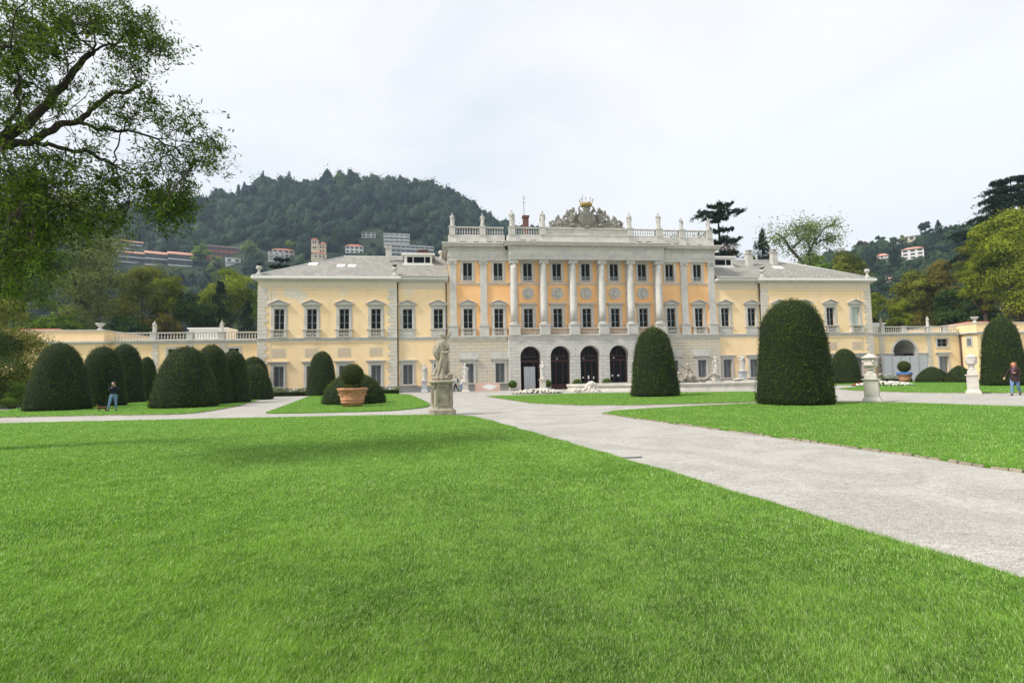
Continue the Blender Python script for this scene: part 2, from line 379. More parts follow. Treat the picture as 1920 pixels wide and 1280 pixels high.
for k, pts in LAWNS.items():
    q = smooth_poly([(p[0],p[1]) for p in pts], 1)
    # densify and wobble so that the cut edge is not ruler straight
    d = []
    for i in range(len(q)):
        a, b = Vector(q[i]), Vector(q[(i+1)%len(q)]); n = max(1, int((b-a).length/.5))
        for j in range(n):
            p = a+(b-a)*j/n; s = .035
            d.append((p.x+s*math.sin(p.x*2.1+p.y*3.3)+s*.6*math.sin(p.y*7.7), p.y+s*math.sin(p.x*3.7+1.1*p.y)))
    LP[k] = d
    g = MB(); g.slab(d, .004, LH); tag(g.build('lawn', MT['turf']), kind='structure')
MT['edging'] = mat('edging', (.40,.35,.27), .95, (.22,.19,.14), 4, 6, .3)
# low stone setts along the right hand and middle lawns
def edging(pts, w=.09, h=.048, gap=.012):
    for i in range(len(pts)-1):
        a, b = Vector((*pts[i],0)), Vector((*pts[i+1],0)); L_ = (b-a).length
        if L_ < .05: continue
        d = (b-a)/L_; nrm = Vector((-d.y,d.x,0)); s = 0
        while s < L_-.1:
            l = random.uniform(.09,.24); l = min(l, L_-s); o = random.uniform(-.015,.015); hh = h*random.uniform(.55,1.05)
            if random.random() < .93:
                c0 = a+d*(s+gap)+nrm*o; c1 = a+d*(s+l-gap)+nrm*o; ww = nrm*w*random.uniform(.4,.6)
                EDGE.slab([c0-ww, c1-ww, c1+ww, c0+ww], 0, hh)
            s += l
def run(k, a, b):
    pts = LP[k]; ia = min(range(len(pts)), key=lambda i:(Vector(pts[i])-Vector(a)).length); ib = min(range(len(pts)), key=lambda i:(Vector(pts[i])-Vector(b)).length)
    return pts[ia:ib+1] if ia < ib else pts[ia:]+pts[:ib+1]
edging(run('right', (-8.9,-58), (-10.85,-42.1)))
edging(run('middle', tuple(gnd(910,743)[:2]), tuple(gnd(1420,753)[:2])))
edging(run('hedge_row', tuple(gnd(-100,788)[:2]), tuple(gnd(505,745)[:2])), .07, .05)
edging(run('far_right', tuple(gnd(1575,730)[:2]), tuple(gnd(1920,737)[:2])))
tag(EDGE.build('lawn_edging', MT['edging']), kind='structure')

# ---- grass blades: density falls with distance so the sward keeps an even grain
def inside(poly, X, Y):
    p = np.array(poly); n = len(p); r = np.zeros(len(X), bool); j = n-1
    for i in range(n):
        xi, yi = p[i]; xj, yj = p[j]
        c = ((yi > Y) != (yj > Y)); r ^= c & (X < (xj-xi)*(Y-yi)/(yj-yi+1e-12)+xi); j = i
    return r
def blade_field(N, dmin, dmax, seed):
    rng = np.random.default_rng(seed)
    az = YAW+rng.uniform(-.90, .90, N)
    # uniform in screen rows: depth = 1/u
    u = rng.uniform(1/dmax, 1/dmin, N); d = 1/u
    X = CAM[0]+d*np.sin(az); Y = CAM[1]+d*np.cos(az)
    keep = np.zeros(N, bool)
    for k in LP: keep |= inside(LP[k], X, Y)
    X, Y, d = X[keep], Y[keep], d[keep]; n = len(X)
    # clumps: longer and lusher tufts
    cl = .5+.25*np.sin(X*2.3+1.7*np.sin(Y*1.9))+.25*np.sin(Y*2.9+1.3*np.sin(X*3.1))
    wd = np.maximum(.0024, d*.00060)*rng.uniform(.7,1.3,n)
    hl = (.024+.016*cl)*rng.uniform(.6,1.35,n)*(1+.02*d); hl = np.minimum(hl, .075)
    a = rng.uniform(0, 2*np.pi, n); lean = np.abs(rng.normal(.55, .3, n)); la = rng.normal(.9, 1.1, n)+.6*np.sin(X*.9+Y*.7)
    s = np.stack([np.cos(a), np.sin(a), np.zeros(n)],1)*wd[:,None]*.5
    lv = np.stack([np.cos(la)*np.sin(lean), np.sin(la)*np.sin(lean), np.cos(lean)],1)
    l2 = np.stack([np.cos(la)*np.sin(lean*1.9), np.sin(la)*np.sin(lean*1.9), np.cos(np.minimum(lean*1.9,1.5))],1)
    base = np.stack([X, Y, np.full(n, LH-.004)],1)
    mid = base+lv*(hl*.55)[:,None]; tip = mid+l2*(hl*.5)[:,None]
    bl = .5+.5*np.sin(X*.8+2*np.sin(Y*.5))*np.sin(Y*.9+X*.3); tint = np.clip(.40+.20*(cl-.5)+.16*(bl-.5)+.10*np.sin(X*5.1+2.2*np.sin(Y*4.3))*np.sin(Y*6.1+1.7*np.sin(X*3.7))+.12*np.sin(X*17+3*np.sin(Y*9))*np.sin(Y*19+2*np.sin(X*11))+rng.normal(0,.30,n), 0, .92)
    glint = rng.random(n) < .10; tint[glint] = .98  # random pale blades: whitish highlights put into the tint
    near = d < 9
    V = np.concatenate([np.stack([base-s, base+s, mid+s*.8, mid-s*.8],1)[near].reshape(-1,3), np.stack([mid-s*.8, mid+s*.8, tip],1)[near].reshape(-1,3), np.stack([base-s*1.2, base+s*1.2, tip],1)[~near].reshape(-1,3)])
    k1, k2 = near.sum(), (~near).sum()
    T = []; q = np.arange(k1)*4
    T.append(np.stack([q,q+1,q+2],1)); T.append(np.stack([q,q+2,q+3],1)); T.append(np.arange(k1*3).reshape(-1,3)+k1*4); T.append(np.arange(k2*3).reshape(-1,3)+k1*7)
    return V, np.concatenate(T), np.concatenate([tint[near],tint[near],tint[near],tint[~near]])
MT['grass'] = leafmat('grass_blade', (.035,.110,.008), (.33,.56,.085), .35, .38, third=(.62,.68,.40), spec=.45)  # third: whitish highlight colour painted on the pale blades
V, F, T = blade_field(GRASS_N, 2.0, 60, 5)
tag(np_mesh('grass', V, F, MT['grass'], tint=T), 'short mown green grass covering all the lawns', 'grass', kind='stuff')
# ------------------------------------------------------------------ the villa
villa = thing('villa', (0,0,0), 'long pale yellow and orange neoclassical villa with six tall columns, arcade and slate roofs', 'villa')

def wall_panel(mb, x0, x1, z0, z1, y, holes, depth=.35, flip=False):
    """front face at y looking to -Y with rectangular holes and their reveals"""
    xs = sorted({x0, x1, *[h[0] for h in holes], *[h[1] for h in holes]}); zs = sorted({z0, z1, *[h[2] for h in holes], *[h[3] for h in holes]})
    for i in range(len(xs)-1):
        for j in range(len(zs)-1):
            cx, cz = (xs[i]+xs[i+1])/2, (zs[j]+zs[j+1])/2
            if any(h[0] < cx < h[1] and h[2] < cz < h[3] for h in holes): continue
            mb.quad((xs[i],y,zs[j]),(xs[i+1],y,zs[j]),(xs[i+1],y,zs[j+1]),(xs[i],y,zs[j+1]))
    for a, b, c, d in holes:
        mb.quad((a,y,c),(a,y+depth,c),(a,y+depth,d),(a,y,d)); mb.quad((b,y+depth,c),(b,y,c),(b,y,d),(b,y+depth,d))
        mb.quad((a,y,d),(a,y+depth,d),(b,y+depth,d),(b,y,d)); mb.quad((a,y+depth,c),(a,y,c),(b,y,c),(b,y+depth,c))
WX = [0, 3.6, 7.2, 10.78, 14.44, 17.94, 21.51, 25.08, 28.63, 32.2, 35.75]
MZ = (7.41, 9.72); GZ = (.95, 3.22); TZ = (13.1, 15.25)
HW = .54
def holes_for(x0, x1, *levels):
    r = []
    deep = {3,4,7,8,9,10}
    for i, x in enumerate(WX):
        for s in ((1,-1) if i else (1,)):
            if x0 < s*x < x1:
                for z0, z1, h in levels: r.append((s*x-h, s*x+h, 6.58 if (z0 == MZ[0] and i in deep) else z0, z1))
    return r
YW = 0.0        # central block wall; outer wings 0.05 behind, end pavilions in line
# central upper wall (orange), side returns and back
m = MB(); wall_panel(m, -16.7, 16.7, 6.45, 16.7, 0, holes_for(-16.7,16.7,(*MZ,HW),(*TZ,HW)))
m.build('wall', MT['orange'], villa)
m = MB()
for s in (-1,1): m.quad((s*16.7,0,6.45),(s*16.7,18,6.45),(s*16.7,18,18.5),(s*16.7,0,18.5)) if s<0 else m.quad((s*16.7,18,6.45),(s*16.7,0,6.45),(s*16.7,0,18.5),(s*16.7,18,18.5))
m.quad((16.7,18,0),(-16.7,18,0),(-16.7,18,18.5),(16.7,18,18.5))
m.build('side_wall', MT['wing'], villa)
# rusticated ground floor, outer bays
m = MB()
for s in (-1,1):
    a, b = (-16.95,-9.6) if s<0 else (9.6,16.95)
    wall_panel(m, a, b, .75, 6.05, -.22, holes_for(a,b,(*GZ,HW)), .5)
    e = -16.95 if s<0 else 16.95
    m.quad((e,.3,.75),(e,-.22,.75),(e,-.22,6.05),(e,.3,6.05)) if s<0 else m.quad((e,-.22,.75),(e,.3,.75),(e,.3,6.05),(e,-.22,6.05))
m.build_split('rusticated_wall', MT['rustic'], villa)
# arcade wall with five arches
AX = [-7.2,-3.6,0,3.6,7.2]; AR = 1.22; ASP = 3.92; YA = -1.0; AD = 1.35
m = MB(); nseg = 20
def arc(cx, r, zc, k): t = math.pi-math.pi*k/nseg; return cx+r*math.cos(t), zc+r*math.sin(t)
ztop = 6.05
xs = [-9.75]+[v for c in AX for v in (c-AR, c+AR)]+[9.75]
for i in range(0, len(xs), 2): m.quad((xs[i],YA,.0),(xs[i+1],YA,.0),(xs[i+1],YA,ztop),(xs[i],YA,ztop))
for c in AX:
    for k in range(nseg):
        (xa,za),(xb,zb) = arc(c,AR,ASP,k), arc(c,AR,ASP,k+1)
        m.quad((xa,YA,za),(xb,YA,zb),(xb,YA,ztop),(xa,YA,ztop))
        m.add([(xa,YA,za),(xa,YA+AD,za),(xb,YA+AD,zb),(xb,YA,zb)],[(0,1,2,3)],True)
    m.quad((c-AR,YA,0),(c-AR,YA+AD,0),(c-AR,YA+AD,ASP),(c-AR,YA,ASP)); m.quad((c+AR,YA+AD,0),(c+AR,YA,0),(c+AR,YA,ASP),(c+AR,YA+AD,ASP))
for s in (-1,1): m.quad((s*9.75,YA,0),(s*9.75,.2,0),(s*9.75,.2,ztop),(s*9.75,YA,ztop))
m.build('arcade_wall', MT['rustic_arch'], villa)
# voussoirs fanning round each arch, stepped at the outside
m = MB(); random.seed(3)
for c in AX:
    nv = 9
    for k in range(nv):
        t0, t1 = math.pi*(k+.03)/nv, math.pi*(k+.97)/nv; ro = [1.75,1.95,1.85,2.0,2.12,2.0,1.85,1.95,1.75][k]
        pts = []
        for q in range(4): t = t0+(t1-t0)*q/3; pts.append((c+AR*math.cos(t), ASP+AR*math.sin(t)))
        o0 = (c+min(1.78,ro)*math.cos(t0)*1.0, min(ASP+ro*math.sin(t0), 6.02)); o1 = (c+min(1.78,ro)*math.cos(t1), min(ASP+ro*math.sin(t1), 6.02))
        pts += [o1, o0]
        m.extr(pts[::-1], YA-.022, YA+.05)
m.build_split('voussoirs', MT['granite'], villa, (-5.4,-1.8,1.8,5.4))
# plinth, ground course and string course
m = MB()
for a, b, y in ((-38.12,-22.7,-.28),(-22.7,-16.95,-.02),(-16.95,-9.75,-.30),(9.75,16.95,-.30),(16.95,22.7,-.02),(22.7,38.12,-.28)): m.box(a,b,y,.4,0,.75)
m.build_split('plinth', MT['plinth'], villa)
def course(mb, x0, x1, y, z0, z1, pr=.12):
    h = z1-z0
    mb.box(x0-pr*.4,x1+pr*.4,y-pr*.4,y+.3,z0,z0+h*.45); mb.box(x0-pr*.8,x1+pr*.8,y-pr*.8,y+.3,z0+h*.45,z0+h*.75); mb.box(x0-pr*1.4,x1+pr*1.4,y-pr*1.4,y+.3,z0+h*.75,z1)
m = MB()
course(m,-16.95,-9.9,-.24,6.05,6.45); course(m,9.9,16.95,-.24,6.05,6.45); course(m,-9.75,9.75,YA,6.05,6.45)
m.build_split('string_course', MT['granite'], villa, (-9.8,9.8))
m = MB(); course(m,-38.05,-22.8,-.25,6.06,6.45); course(m,22.8,38.05,-.25,6.06,6.45); course(m,-22.5,-17.2,.03,6.06,6.45,.1); course(m,17.2,22.5,.03,6.06,6.45,.1)
m.build_split('string_course', MT['granite'], villa)
# arcade floor slab over the arches carries the columns
m = MB(); m.box(-9.6,9.6,YA+.05,.05,6.2,6.44); m.box(-9.7,9.7,YA+AD-.02,.3,5.3,6.2); m.build('floor_slab', MT['granite'], villa)
# wings
m = MB()
for s in (-1,1):
    a, b = sorted((s*38.05, s*22.7)); wall_panel(m,a,b,.75,12.9,-.25,holes_for(a,b,(*MZ,HW),(*GZ,HW)),.4)
    a, b = sorted((s*22.7, s*16.7)); wall_panel(m,a,b,.75,12.9,.03,holes_for(a,b,(*MZ,HW),(*GZ,HW)),.4)
    x = s*22.7; q = [(x,-.25,.75),(x,.03,.75),(x,.03,12.9),(x,-.25,12.9)]; m.quad(*(q if s<0 else q[::-1]))
    x = s*38.05; q = [(x,14,0),(x,-.25,0),(x,-.25,12.9),(x,14,12.9)]; m.quad(*(q if s<0 else q[::-1]))
    q = [(s*38.05,14,0),(s*16.7,14,0),(s*16.7,14,12.9),(s*38.05,14,12.9)]; m.quad(*(q if s<0 else q[::-1]))
m.build_split('wall', MT['wing'], villa)
# raised bands, frieze and frame lines on the wings
m = MB()
for s in (-1,1):
    for x0,x1,y in ((22.72,38.07,-.28),(17.0,22.6,.0)):
        a,b = sorted((s*x0,s*x1)); m.box(a,b,y,y+.2,12.08,12.87)
m.build_split('frieze', MT['wall_light'], villa)
m = MB()
for s in (-1,1):
    for (x0,x1,z0,z1) in ((24.3,36.6,11.85,11.92),(24.3,36.6,5.75,5.81)):
        a,b = sorted((s*x0,s*x1)); m.box(a,b,-.27,0,z0,z1)
    for x in (36.62,):
        for z0,z1 in ((6.5,11.9),(.8,5.78)): m.box(s*x-.03,s*x+.03,-.268,0,z0,z1)
m.build_split('wall_moulding', MT['panel'], villa)
m = MB()
for s in (-1,1):
    for x0, x1, y in ((37.0,38.08,-.31),(22.68,23.75,-.31)):
        z = .75; k = 0
        while z < 12.0:
            if z < 6.04: hh = min(.44, 6.04-z)
            else: hh = .44
            if 6.0 <= z < 6.46: z = 6.46; continue
            tooth = .26 if (k%2 and not 6.45<z<7.5) else 0
            out_left = (x1 > 38)
            xa, xb = (x0+tooth, x1) if out_left else (x0, x1-tooth)
            a,b = sorted((s*xa,s*xb)); m.box(a,b,y,.1,z,z+hh-.035)
            z += hh; k += 1
m.build_split('quoins', MT['quoin'], villa, (-30,0,30))
# wing eaves: moulded cornice with white gutter
m = MB(); g2 = MB()
for s in (-1,1):
    for x0, x1, y in ((22.2,38.05,-.25),(16.75,22.3,.0)):
        e = .62 if x1 > 30 else 0
        for k,(dz,pr) in enumerate(((12.87,.12),(12.97,.28),(13.06,.46))):
            a,b = sorted((s*x0,s*(x1+(pr if e else 0)))); m.box(a,b,y-pr,y+1,dz,dz+.1)
            if e: xx = sorted((s*(x1-.3),s*(x1+pr))); m.box(xx[0]+.002,xx[1]-.002,y+.5,14.2,dz,dz+.098)
        a,b = sorted((s*x0,s*(x1+e))); g2.box(a,b,y-.62,y+.6,13.163,13.42)
        if e: xx = sorted((s*(x1-.3),s*(x1+e))); g2.box(xx[0]+.002,xx[1]-.002,y+.6,14.2,13.163,13.42)
m.build_split('cornice', MT['granite'], villa); g2.build_split('gutter', MT['white_paint'], villa)
# slate roofs
def slate():
    m = bpy.data.materials.new('stone_slate'); m.use_nodes = True; t = m.node_tree; b = t.nodes['Principled BSDF']; b.inputs['Roughness'].default_value = .9
    tc = t.nodes.new('ShaderNodeTexCoord'); k = t.nodes.new('ShaderNodeTexBrick'); k.inputs['Scale'].default_value = 1; k.inputs['Brick Width'].default_value = .62; k.inputs['Row Height'].default_value = .34
    k.inputs['Mortar Size'].default_value = .028; k.inputs['Color1'].default_value = (.42,.405,.375,1); k.inputs['Color2'].default_value = (.26,.25,.235,1); k.inputs['Mortar'].default_value = (.11,.105,.095,1)
    ns = t.nodes.new('ShaderNodeTexNoise'); ns.inputs['Scale'].default_value = 1.7; ns.inputs['Detail'].default_value = 4
    vm = t.nodes.new('ShaderNodeVectorMath'); vm.operation = 'MULTIPLY_ADD'; vm.inputs[1].default_value = (.5,.35,0)
    t.links.new(tc.outputs['Object'], ns.inputs['Vector']); t.links.new(ns.outputs['Color'], vm.inputs[0]); t.links.new(tc.outputs['Object'], vm.inputs[2]); t.links.new(vm.outputs[0], k.inputs['Vector'])
    f = noise_fac(t, tc.outputs['Object'], 1.3, .35, .65, 7); c = mixc(t, f, k.outputs['Color'], (.36,.335,.27)); f2 = noise_fac(t, tc.outputs['Object'], 6, .45, .62, 4); c = mixc(t, f2, c, (.20,.195,.18))
    mm = t.nodes.new('ShaderNodeMix'); mm.data_type='RGBA'; mm.inputs['Factor'].default_value=.5; t.links.new(k.outputs['Color'],mm.inputs['A']); t.links.new(c,mm.inputs['B'])
    t.links.new(mm.outputs['Result'], b.inputs['Base Color'])
    p = t.nodes.new('ShaderNodeBump'); p.invert=True; p.inputs['Strength'].default_value=.8; p.inputs['Distance'].default_value=.05; t.links.new(k.outputs['Fac'],p.inputs['Height']); t.links.new(p.outputs[0],b.inputs['Normal'])
    return m
MT['slate'] = slate()
for s in (-1,1):
    m = MB(); zr = 17.42; x1 = 38.6; xr = 30.0
    a, b, c, d = (s*x1,-.8,13.42),(s*16.75,-.8,13.42),(s*16.75,7,zr),(s*xr,7,zr); e, f = (s*x1,14.4,13.42),(s*16.75,14.4,13.42)
    fs = [(a,b,c,d),(d,c,f,e)]
    for q in fs: m.quad(*(q if s<0 else q[::-1]))
    m.add([a,d,e] if s<0 else [a,e,d],[(0,1,2)])
    # hand laid slabs: a few lines of raised courses give the surface its ragged look
    rf = m.build('roof', MT['slate'], villa)
    r = MB(); r.tube([(s*x1,-.75,13.46),(s*xr,7,zr+.04)],.09,6); r.tube([(s*xr,7,zr+.04),(s*16.75,7,zr+.04)],.10,6); r.build('ridge_tiles', MT['grey_roofing'], rf)
    def rz(y): return 13.42+(y+.8)/7.8*(zr-13.42)
    # dormer against the central block
    x0, x1d = (-22.1,-18.7) if s<0 else (17.6,21.4)
    d_ = MB(); y0 = 3.7; d_.box(x0-.35,x1d+.35,y0-.28,y0+4.2,rz(y0)+1.25,rz(y0)+1.46); d_.box(x0,x1d,y0,y0+3,rz(y0)-.35,rz(y0)+1.25); d_.box(x0-.25,x1d+.25,y0-.12,y0+.1,rz(y0)-.12,rz(y0)+.12)
    do = d_.build('dormer', MT['white_paint'], rf)
    w_ = MB(); L_ = x1d-x0
    for (p0,p1) in ((.1,.3),(.335,.72),(.755,.93)): w_.box(x0+L_*p0,x0+L_*p1,y0-.02,y0+.05,rz(y0)+.28,rz(y0)+1.02)
    w_.build('dormer_glass', MT['glass'], rf)
    k = MB()
    for (cx,cy,wd,ln) in (((-33.0,3.6,1.1,.8),(-29.6,3.0,.95,.8),(-28.3,3.0,.95,.8)) if s<0 else ((27.9,3.6,1.3,.8),)):
        k.add([(cx-wd/2,cy-ln/2,rz(cy-ln/2)+.12),(cx+wd/2,cy-ln/2,rz(cy-ln/2)+.12),(cx+wd/2,cy+ln/2,rz(cy+ln/2)+.12),(cx-wd/2,cy+ln/2,rz(cy+ln/2)+.12),
               (cx-wd/2,cy-ln/2,rz(cy-ln/2)-.05),(cx+wd/2,cy-ln/2,rz(cy-ln/2)-.05),(cx+wd/2,cy+ln/2,rz(cy+ln/2)-.05),(cx-wd/2,cy+ln/2,rz(cy+ln/2)-.05)],[(0,1,2,3),(4,7,6,5),(0,4,5,1),(1,5,6,2),(2,6,7,3),(3,7,4,0)])
    k.build_split('skylight', MT['white_paint'], rf, (-31,-29))
    for (cx,cy,h,wd,mt_) in (((-24.2,5,2.0,.55,'stone'),(-19.9,7.4,.9,1.3,'brick')) if s<0 else ((24.35,4.6,1.9,.75,'stone'),(28.4,5.2,1.9,.75,'stone'))):
        k = MB(); z0 = rz(min(cy,7))-.3; k.box(cx-wd/2,cx+wd/2,cy-.35,cy+.35,z0,z0+h); k.box(cx-wd/2-.12,cx+wd/2+.12,cy-.47,cy+.47,z0+h,z0+h+.12)
        for q in (-1,1): k.box(cx+q*wd*.3-.08,cx+q*wd*.3+.08,cy-.3,cy+.3,z0+h+.12,z0+h+.4)
        k.box(cx-wd/2-.05,cx+wd/2+.05,cy-.4,cy+.4,z0+h+.4,z0+h+.48); k.build('chimney', MT[mt_], rf)

m = MB(); m.box(-37.5,-36.8,6.6,7.4,13.6,15.5); m.box(-37.6,-36.7,6.5,7.5,15.5,15.62); m.build('chimney', mat('pink_chimney',(.42,.30,.26),.9,(.36,.27,.24)), villa)
# ---- central order: pilasters, columns
def volutes(mb, x, y, z, w, d):
    for s in (-1,1):
        pts = []
        mb.add(*cyl_y((x+s*w*.42, z), .19, y-d-.03, y+.02)); mb.add(*cyl_y((x+s*w*.42, z), .09, y-d-.07, y-d))
    mb.box(x-w*.42,x+w*.42,y-d,y,z-.02,z+.17); mb.box(x-w*.60,x+w*.60,y-d-.06,y+.0,z+.19,z+.30)
def cyl_y(c, r, y0, y1, n=14):
    vs = [(c[0]+r*math.cos(2*math.pi*i/n), y, c[1]+r*math.sin(2*math.pi*i/n)) for y in (y0,y1) for i in range(n)]
    return vs, [tuple(range(n)), tuple(range(2*n-1,n-1,-1))]+[(i,i+n,(i+1)%n+n,(i+1)%n) for i in range(n)]
for s in (-1,1):
    for x in (16.2, 12.57):
        x = s*x; p = MB(); p.box(x-.41,x+.41,-.22,.05,7.95,15.05)
        pil = p.build('pilaster', MT['granite'], villa)
        p = MB(); p.box(x-.56,x+.56,-.36,.05,6.45,7.62); p.box(x-.62,x+.62,-.42,.05,7.62,7.74); p.box(x-.50,x+.50,-.30,.05,7.74,7.95); p.build('pedestal', MT['stone'], pil)
        p = MB(); volutes(p,x,-.2,15.17,.86,.12); p.box(x-.45,x+.45,-.26,.03,15.05,15.12); p.build('capital', MT['stone'], pil)
for x in (-9,-5.4,-1.8,1.8,5.4,9):
    p = MB(); prof = [(.44,7.95),(.44,9.5),(.43,11.0),(.405,12.8),(.375,14.3),(.36,15.0)]; p.lathe((x,-.75,0),prof,28)
    c_ = p.build('column', MT['granite'], villa)
    p = MB(); p.box(x-.60,x+.60,-1.30,-.15,6.45,7.60); p.box(x-.66,x+.66,-1.36,-.10,7.60,7.70); p.build('pedestal', MT['stone'], c_)
    p = MB(); p.lathe((x,-.75,7.70),[(.60,0),(.60,.05),(.58,.11),(.50,.13),(.48,.17),(.53,.19),(.53,.24),(.46,.26),(.44,.3)],28); p.build('base', MT['stone'], c_)
    p = MB(); p.lathe((x,-.75,15.0),[(.37,0),(.41,.03),(.41,.07),(.46,.16),(.46,.22)],24); volutes(p,x,-.42,15.17,.88,.68); p.build('capital', MT['stone'], c_)
    p = MB(); p.box(x-.4,x+.4,-.1,.02,7.0,15.05); p.box(x-.5,x+.5,-.14,.02,15.05,15.47); p.build('respond_pilaster', MT['granite'], villa)
# bands between the storeys
m = MB()
for s in (-1,1):
    for x0,x1 in ((9.4,12.16),(12.98,15.79)): a,b = sorted((s*x0,s*x1)); m.box(a,b,-.08,.03,12.66,12.78); m.box(a,b,-.12,.03,12.78,12.88)
for x0 in (-9,-5.4,-1.8,1.8,5.4): m.box(x0+.4,x0+3.2,-.08,.03,12.66,12.78); m.box(x0+.4,x0+3.2,-.12,.03,12.78,12.88)
m.build_split('string_course', MT['granite'], villa, (-12.5,-9.05,-5.4,-1.8,1.8,5.4,9.05,12.5))
# entablature: architrave, frieze, cornice with dentils; the middle comes forward
def ent(mb, x0, x1, y, ends=(1,1)):
    mb.box(x0,x1,y,1,15.48,15.75); mb.box(x0-.03,x1+.03,y-.04,1,15.75,15.94); mb.box(x0-.07,x1+.07,y-.08,1,15.94,16.02)
    mb.box(x0,x1,y,1,16.02,16.68); mb.box(x0-.08,x1+.08,y-.08,1,16.68,16.78)
def corn(mb, x0, x1, y):
    mb.box(x0-.1,x1+.1,y-.1,1,16.78,16.92); mb.box(x0-.55,x1+.55,y-.55,1,17.10,17.30); mb.box(x0-.62,x1+.62,y-.62,1,17.30,17.38); mb.box(x0-.72,x1+.72,y-.72,1,17.38,17.52)
    mb.box(x0-.08,x1+.08,y-.12,1,16.92,17.10)
m = MB(); ent(m,-16.72,-9.55,-.28); ent(m,9.55,16.72,-.28); ent(m,-9.55,9.55,-1.25)
en = m.build('entablature', MT['granite'], villa)
m = MB(); corn(m,-16.72,-10.0,-.282); corn(m,10.0,16.72,-.282); corn(m,-9.55,9.55,-1.252)
for s in (-1,1):    # cornice returns along the flanks
    for dz0,dz1,pr in ((16.78,16.92,.1),(17.10,17.30,.55),(17.30,17.38,.62),(17.38,17.52,.72)):
        a,b = sorted((s*16.5,s*(16.72+pr))); m.box(a+.003,b-.003,1.0,18.4,dz0,dz1-.003)
    a,b = sorted((s*16.5,s*16.80)); m.box(a,b,1,18.2,15.5,16.78)
m.build('cornice', MT['granite'], en)
def dent(m,x0,x1,y):
    n = int((x1-x0)/.34)
    for i in range(n+1): x = x0+(x1-x0)*i/n; m.box(x-.085,x+.085,y-.40,y-.12,16.93,17.098)
# each stretch of the frieze has its own dentil course: one bar with the teeth cut in it
for x0,x1,y in ((-16.6,-10.3,-.282),(10.3,16.6,-.282),(-9.5,9.5,-1.252)):
    m = MB(); dent(m,x0,x1,y); m.box(x0-.1,x1+.1,y-.125,y-.10,16.95,17.095); m.build('dentil_course', MT['white_stone'], en)
for s in (-1,1):
    m = MB(); a,b = sorted((s*16.80,s*17.14)); m.box(min(a,b) if s>0 else b-.03,(a+.03) if s>0 else b,.2,17.8,16.95,17.095)
    for i in range(48): y = .3+i*.36; m.box(a,b,y-.09,y+.09,16.93,17.098)
    m.build('dentil_course', MT['white_stone'], en)
# attic with vent slots, centre block
m = MB()
for s in (-1,1):
    a,b = sorted((s*9.9,s*16.55)); hs = [(s*x-.36,s*x+.36,17.54,17.84) for x in (14.9,13.3,11.7,10.6)]
    wall_panel(m,a,b,17.5,18.55,-.12,hs,.3); m.quad((a,-.12,18.55),(b,-.12,18.55),(b,.6,18.55),(a,.6,18.55))
    for x in (16.2,12.57): m.box(s*x-.5,s*x+.5,-.22,.5,17.52,18.56)
    x = s*16.55; q=[(x,18,17.5),(x,-.12,17.5),(x,-.12,18.55),(x,18,18.55)]; m.quad(*(q if s<0 else q[::-1]))
    a,b = sorted((s*5.3,s*9.7)); hs = [(s*x-.36,s*x+.36,17.54,17.84) for x in (6.6,7.8)]
    wall_panel(m,a,b,17.5,18.40,-1.1,hs,.3); m.quad((a,-1.1,18.4),(b,-1.1,18.4),(b,.6,18.4),(a,.6,18.4))
    x = s*9.7; q=[(x,.6,17.5),(x,-1.1,17.5),(x,-1.1,18.4),(x,.6,18.4)]; m.quad(*(q if s<0 else q[::-1]))
    for x in (9.15,): m.box(s*x-.5,s*x+.5,-1.2,-.3,17.52,18.42)
m.box(-5.3,5.3,-1.2,.4,17.52,18.42); m.box(-5.35,5.35,-1.26,.4,18.42,18.5)
m.box(-5.1,-1.75,-1.12,.4,18.5,19.2); m.box(-1.75,1.75,-1.18,.4,18.5,19.2); m.box(1.75,5.1,-1.12,.4,18.5,19.2); m.box(-5.3,5.3,-1.3,.5,19.2,19.36)
at_ = m.build('attic', MT['granite'], villa)
m = MB()
for s in (-1,1):
    for x,y in ((14.9,.1),(13.3,.1),(11.7,.1),(10.6,.1),(6.6,-.87),(7.8,-.87)): m.quad((s*x-.4,y,17.5),(s*x+.4,y,17.5),(s*x+.4,y,17.9),(s*x-.4,y,17.9))
m.build('vent_opening', MT['dark'], at_)

BAL = [(.045,0),(.045,.05),(.03,.07),(.03,.12),(.07,.26),(.075,.32),(.05,.45),(.032,.55),(.032,.66),(.05,.7),(.05,.76)]
def baluster_row(mb, p0, p1, z0, h, step, k=1.0, n=8):
    p0, p1 = Vector(p0), Vector(p1); L_ = (p1-p0).length; c = max(1, int(L_/step))
    for i in range(c):
        p = p0.lerp(p1,(i+.5)/c); mb.lathe((p.x,p.y,z0),[(r*k*h/.76*(.76/h)**.3, z*h/.76) for r,z in BAL], n)
def balustrade(x0,x1,y,z0,z1,parent,step=.34,mt='white_stone',name='balustrade',d=.28):
    m = MB(); h = z1-z0; m.box(x0,x1,y-d/2,y+d/2,z0,z0+.1*h); m.box(x0,x1,y-d/2-.03,y+d/2+.03,z1-.13*h,z1)
    baluster_row(m,(x0,y,0),(x1,y,0),z0+.1*h,h*.77,step,1.25); return m.build(name, MT[mt], parent)
def rail_post(x,y,z0,z1,w,parent,mt='stone'):
    m = MB(); m.box(x-w/2,x+w/2,y-w/2,y+w/2,z0,z1-.1); m.box(x-w/2-.05,x+w/2+.05,y-w/2-.05,y+w/2+.05,z1-.1,z1+.02); return m.build('rail_post', MT[mt], parent)
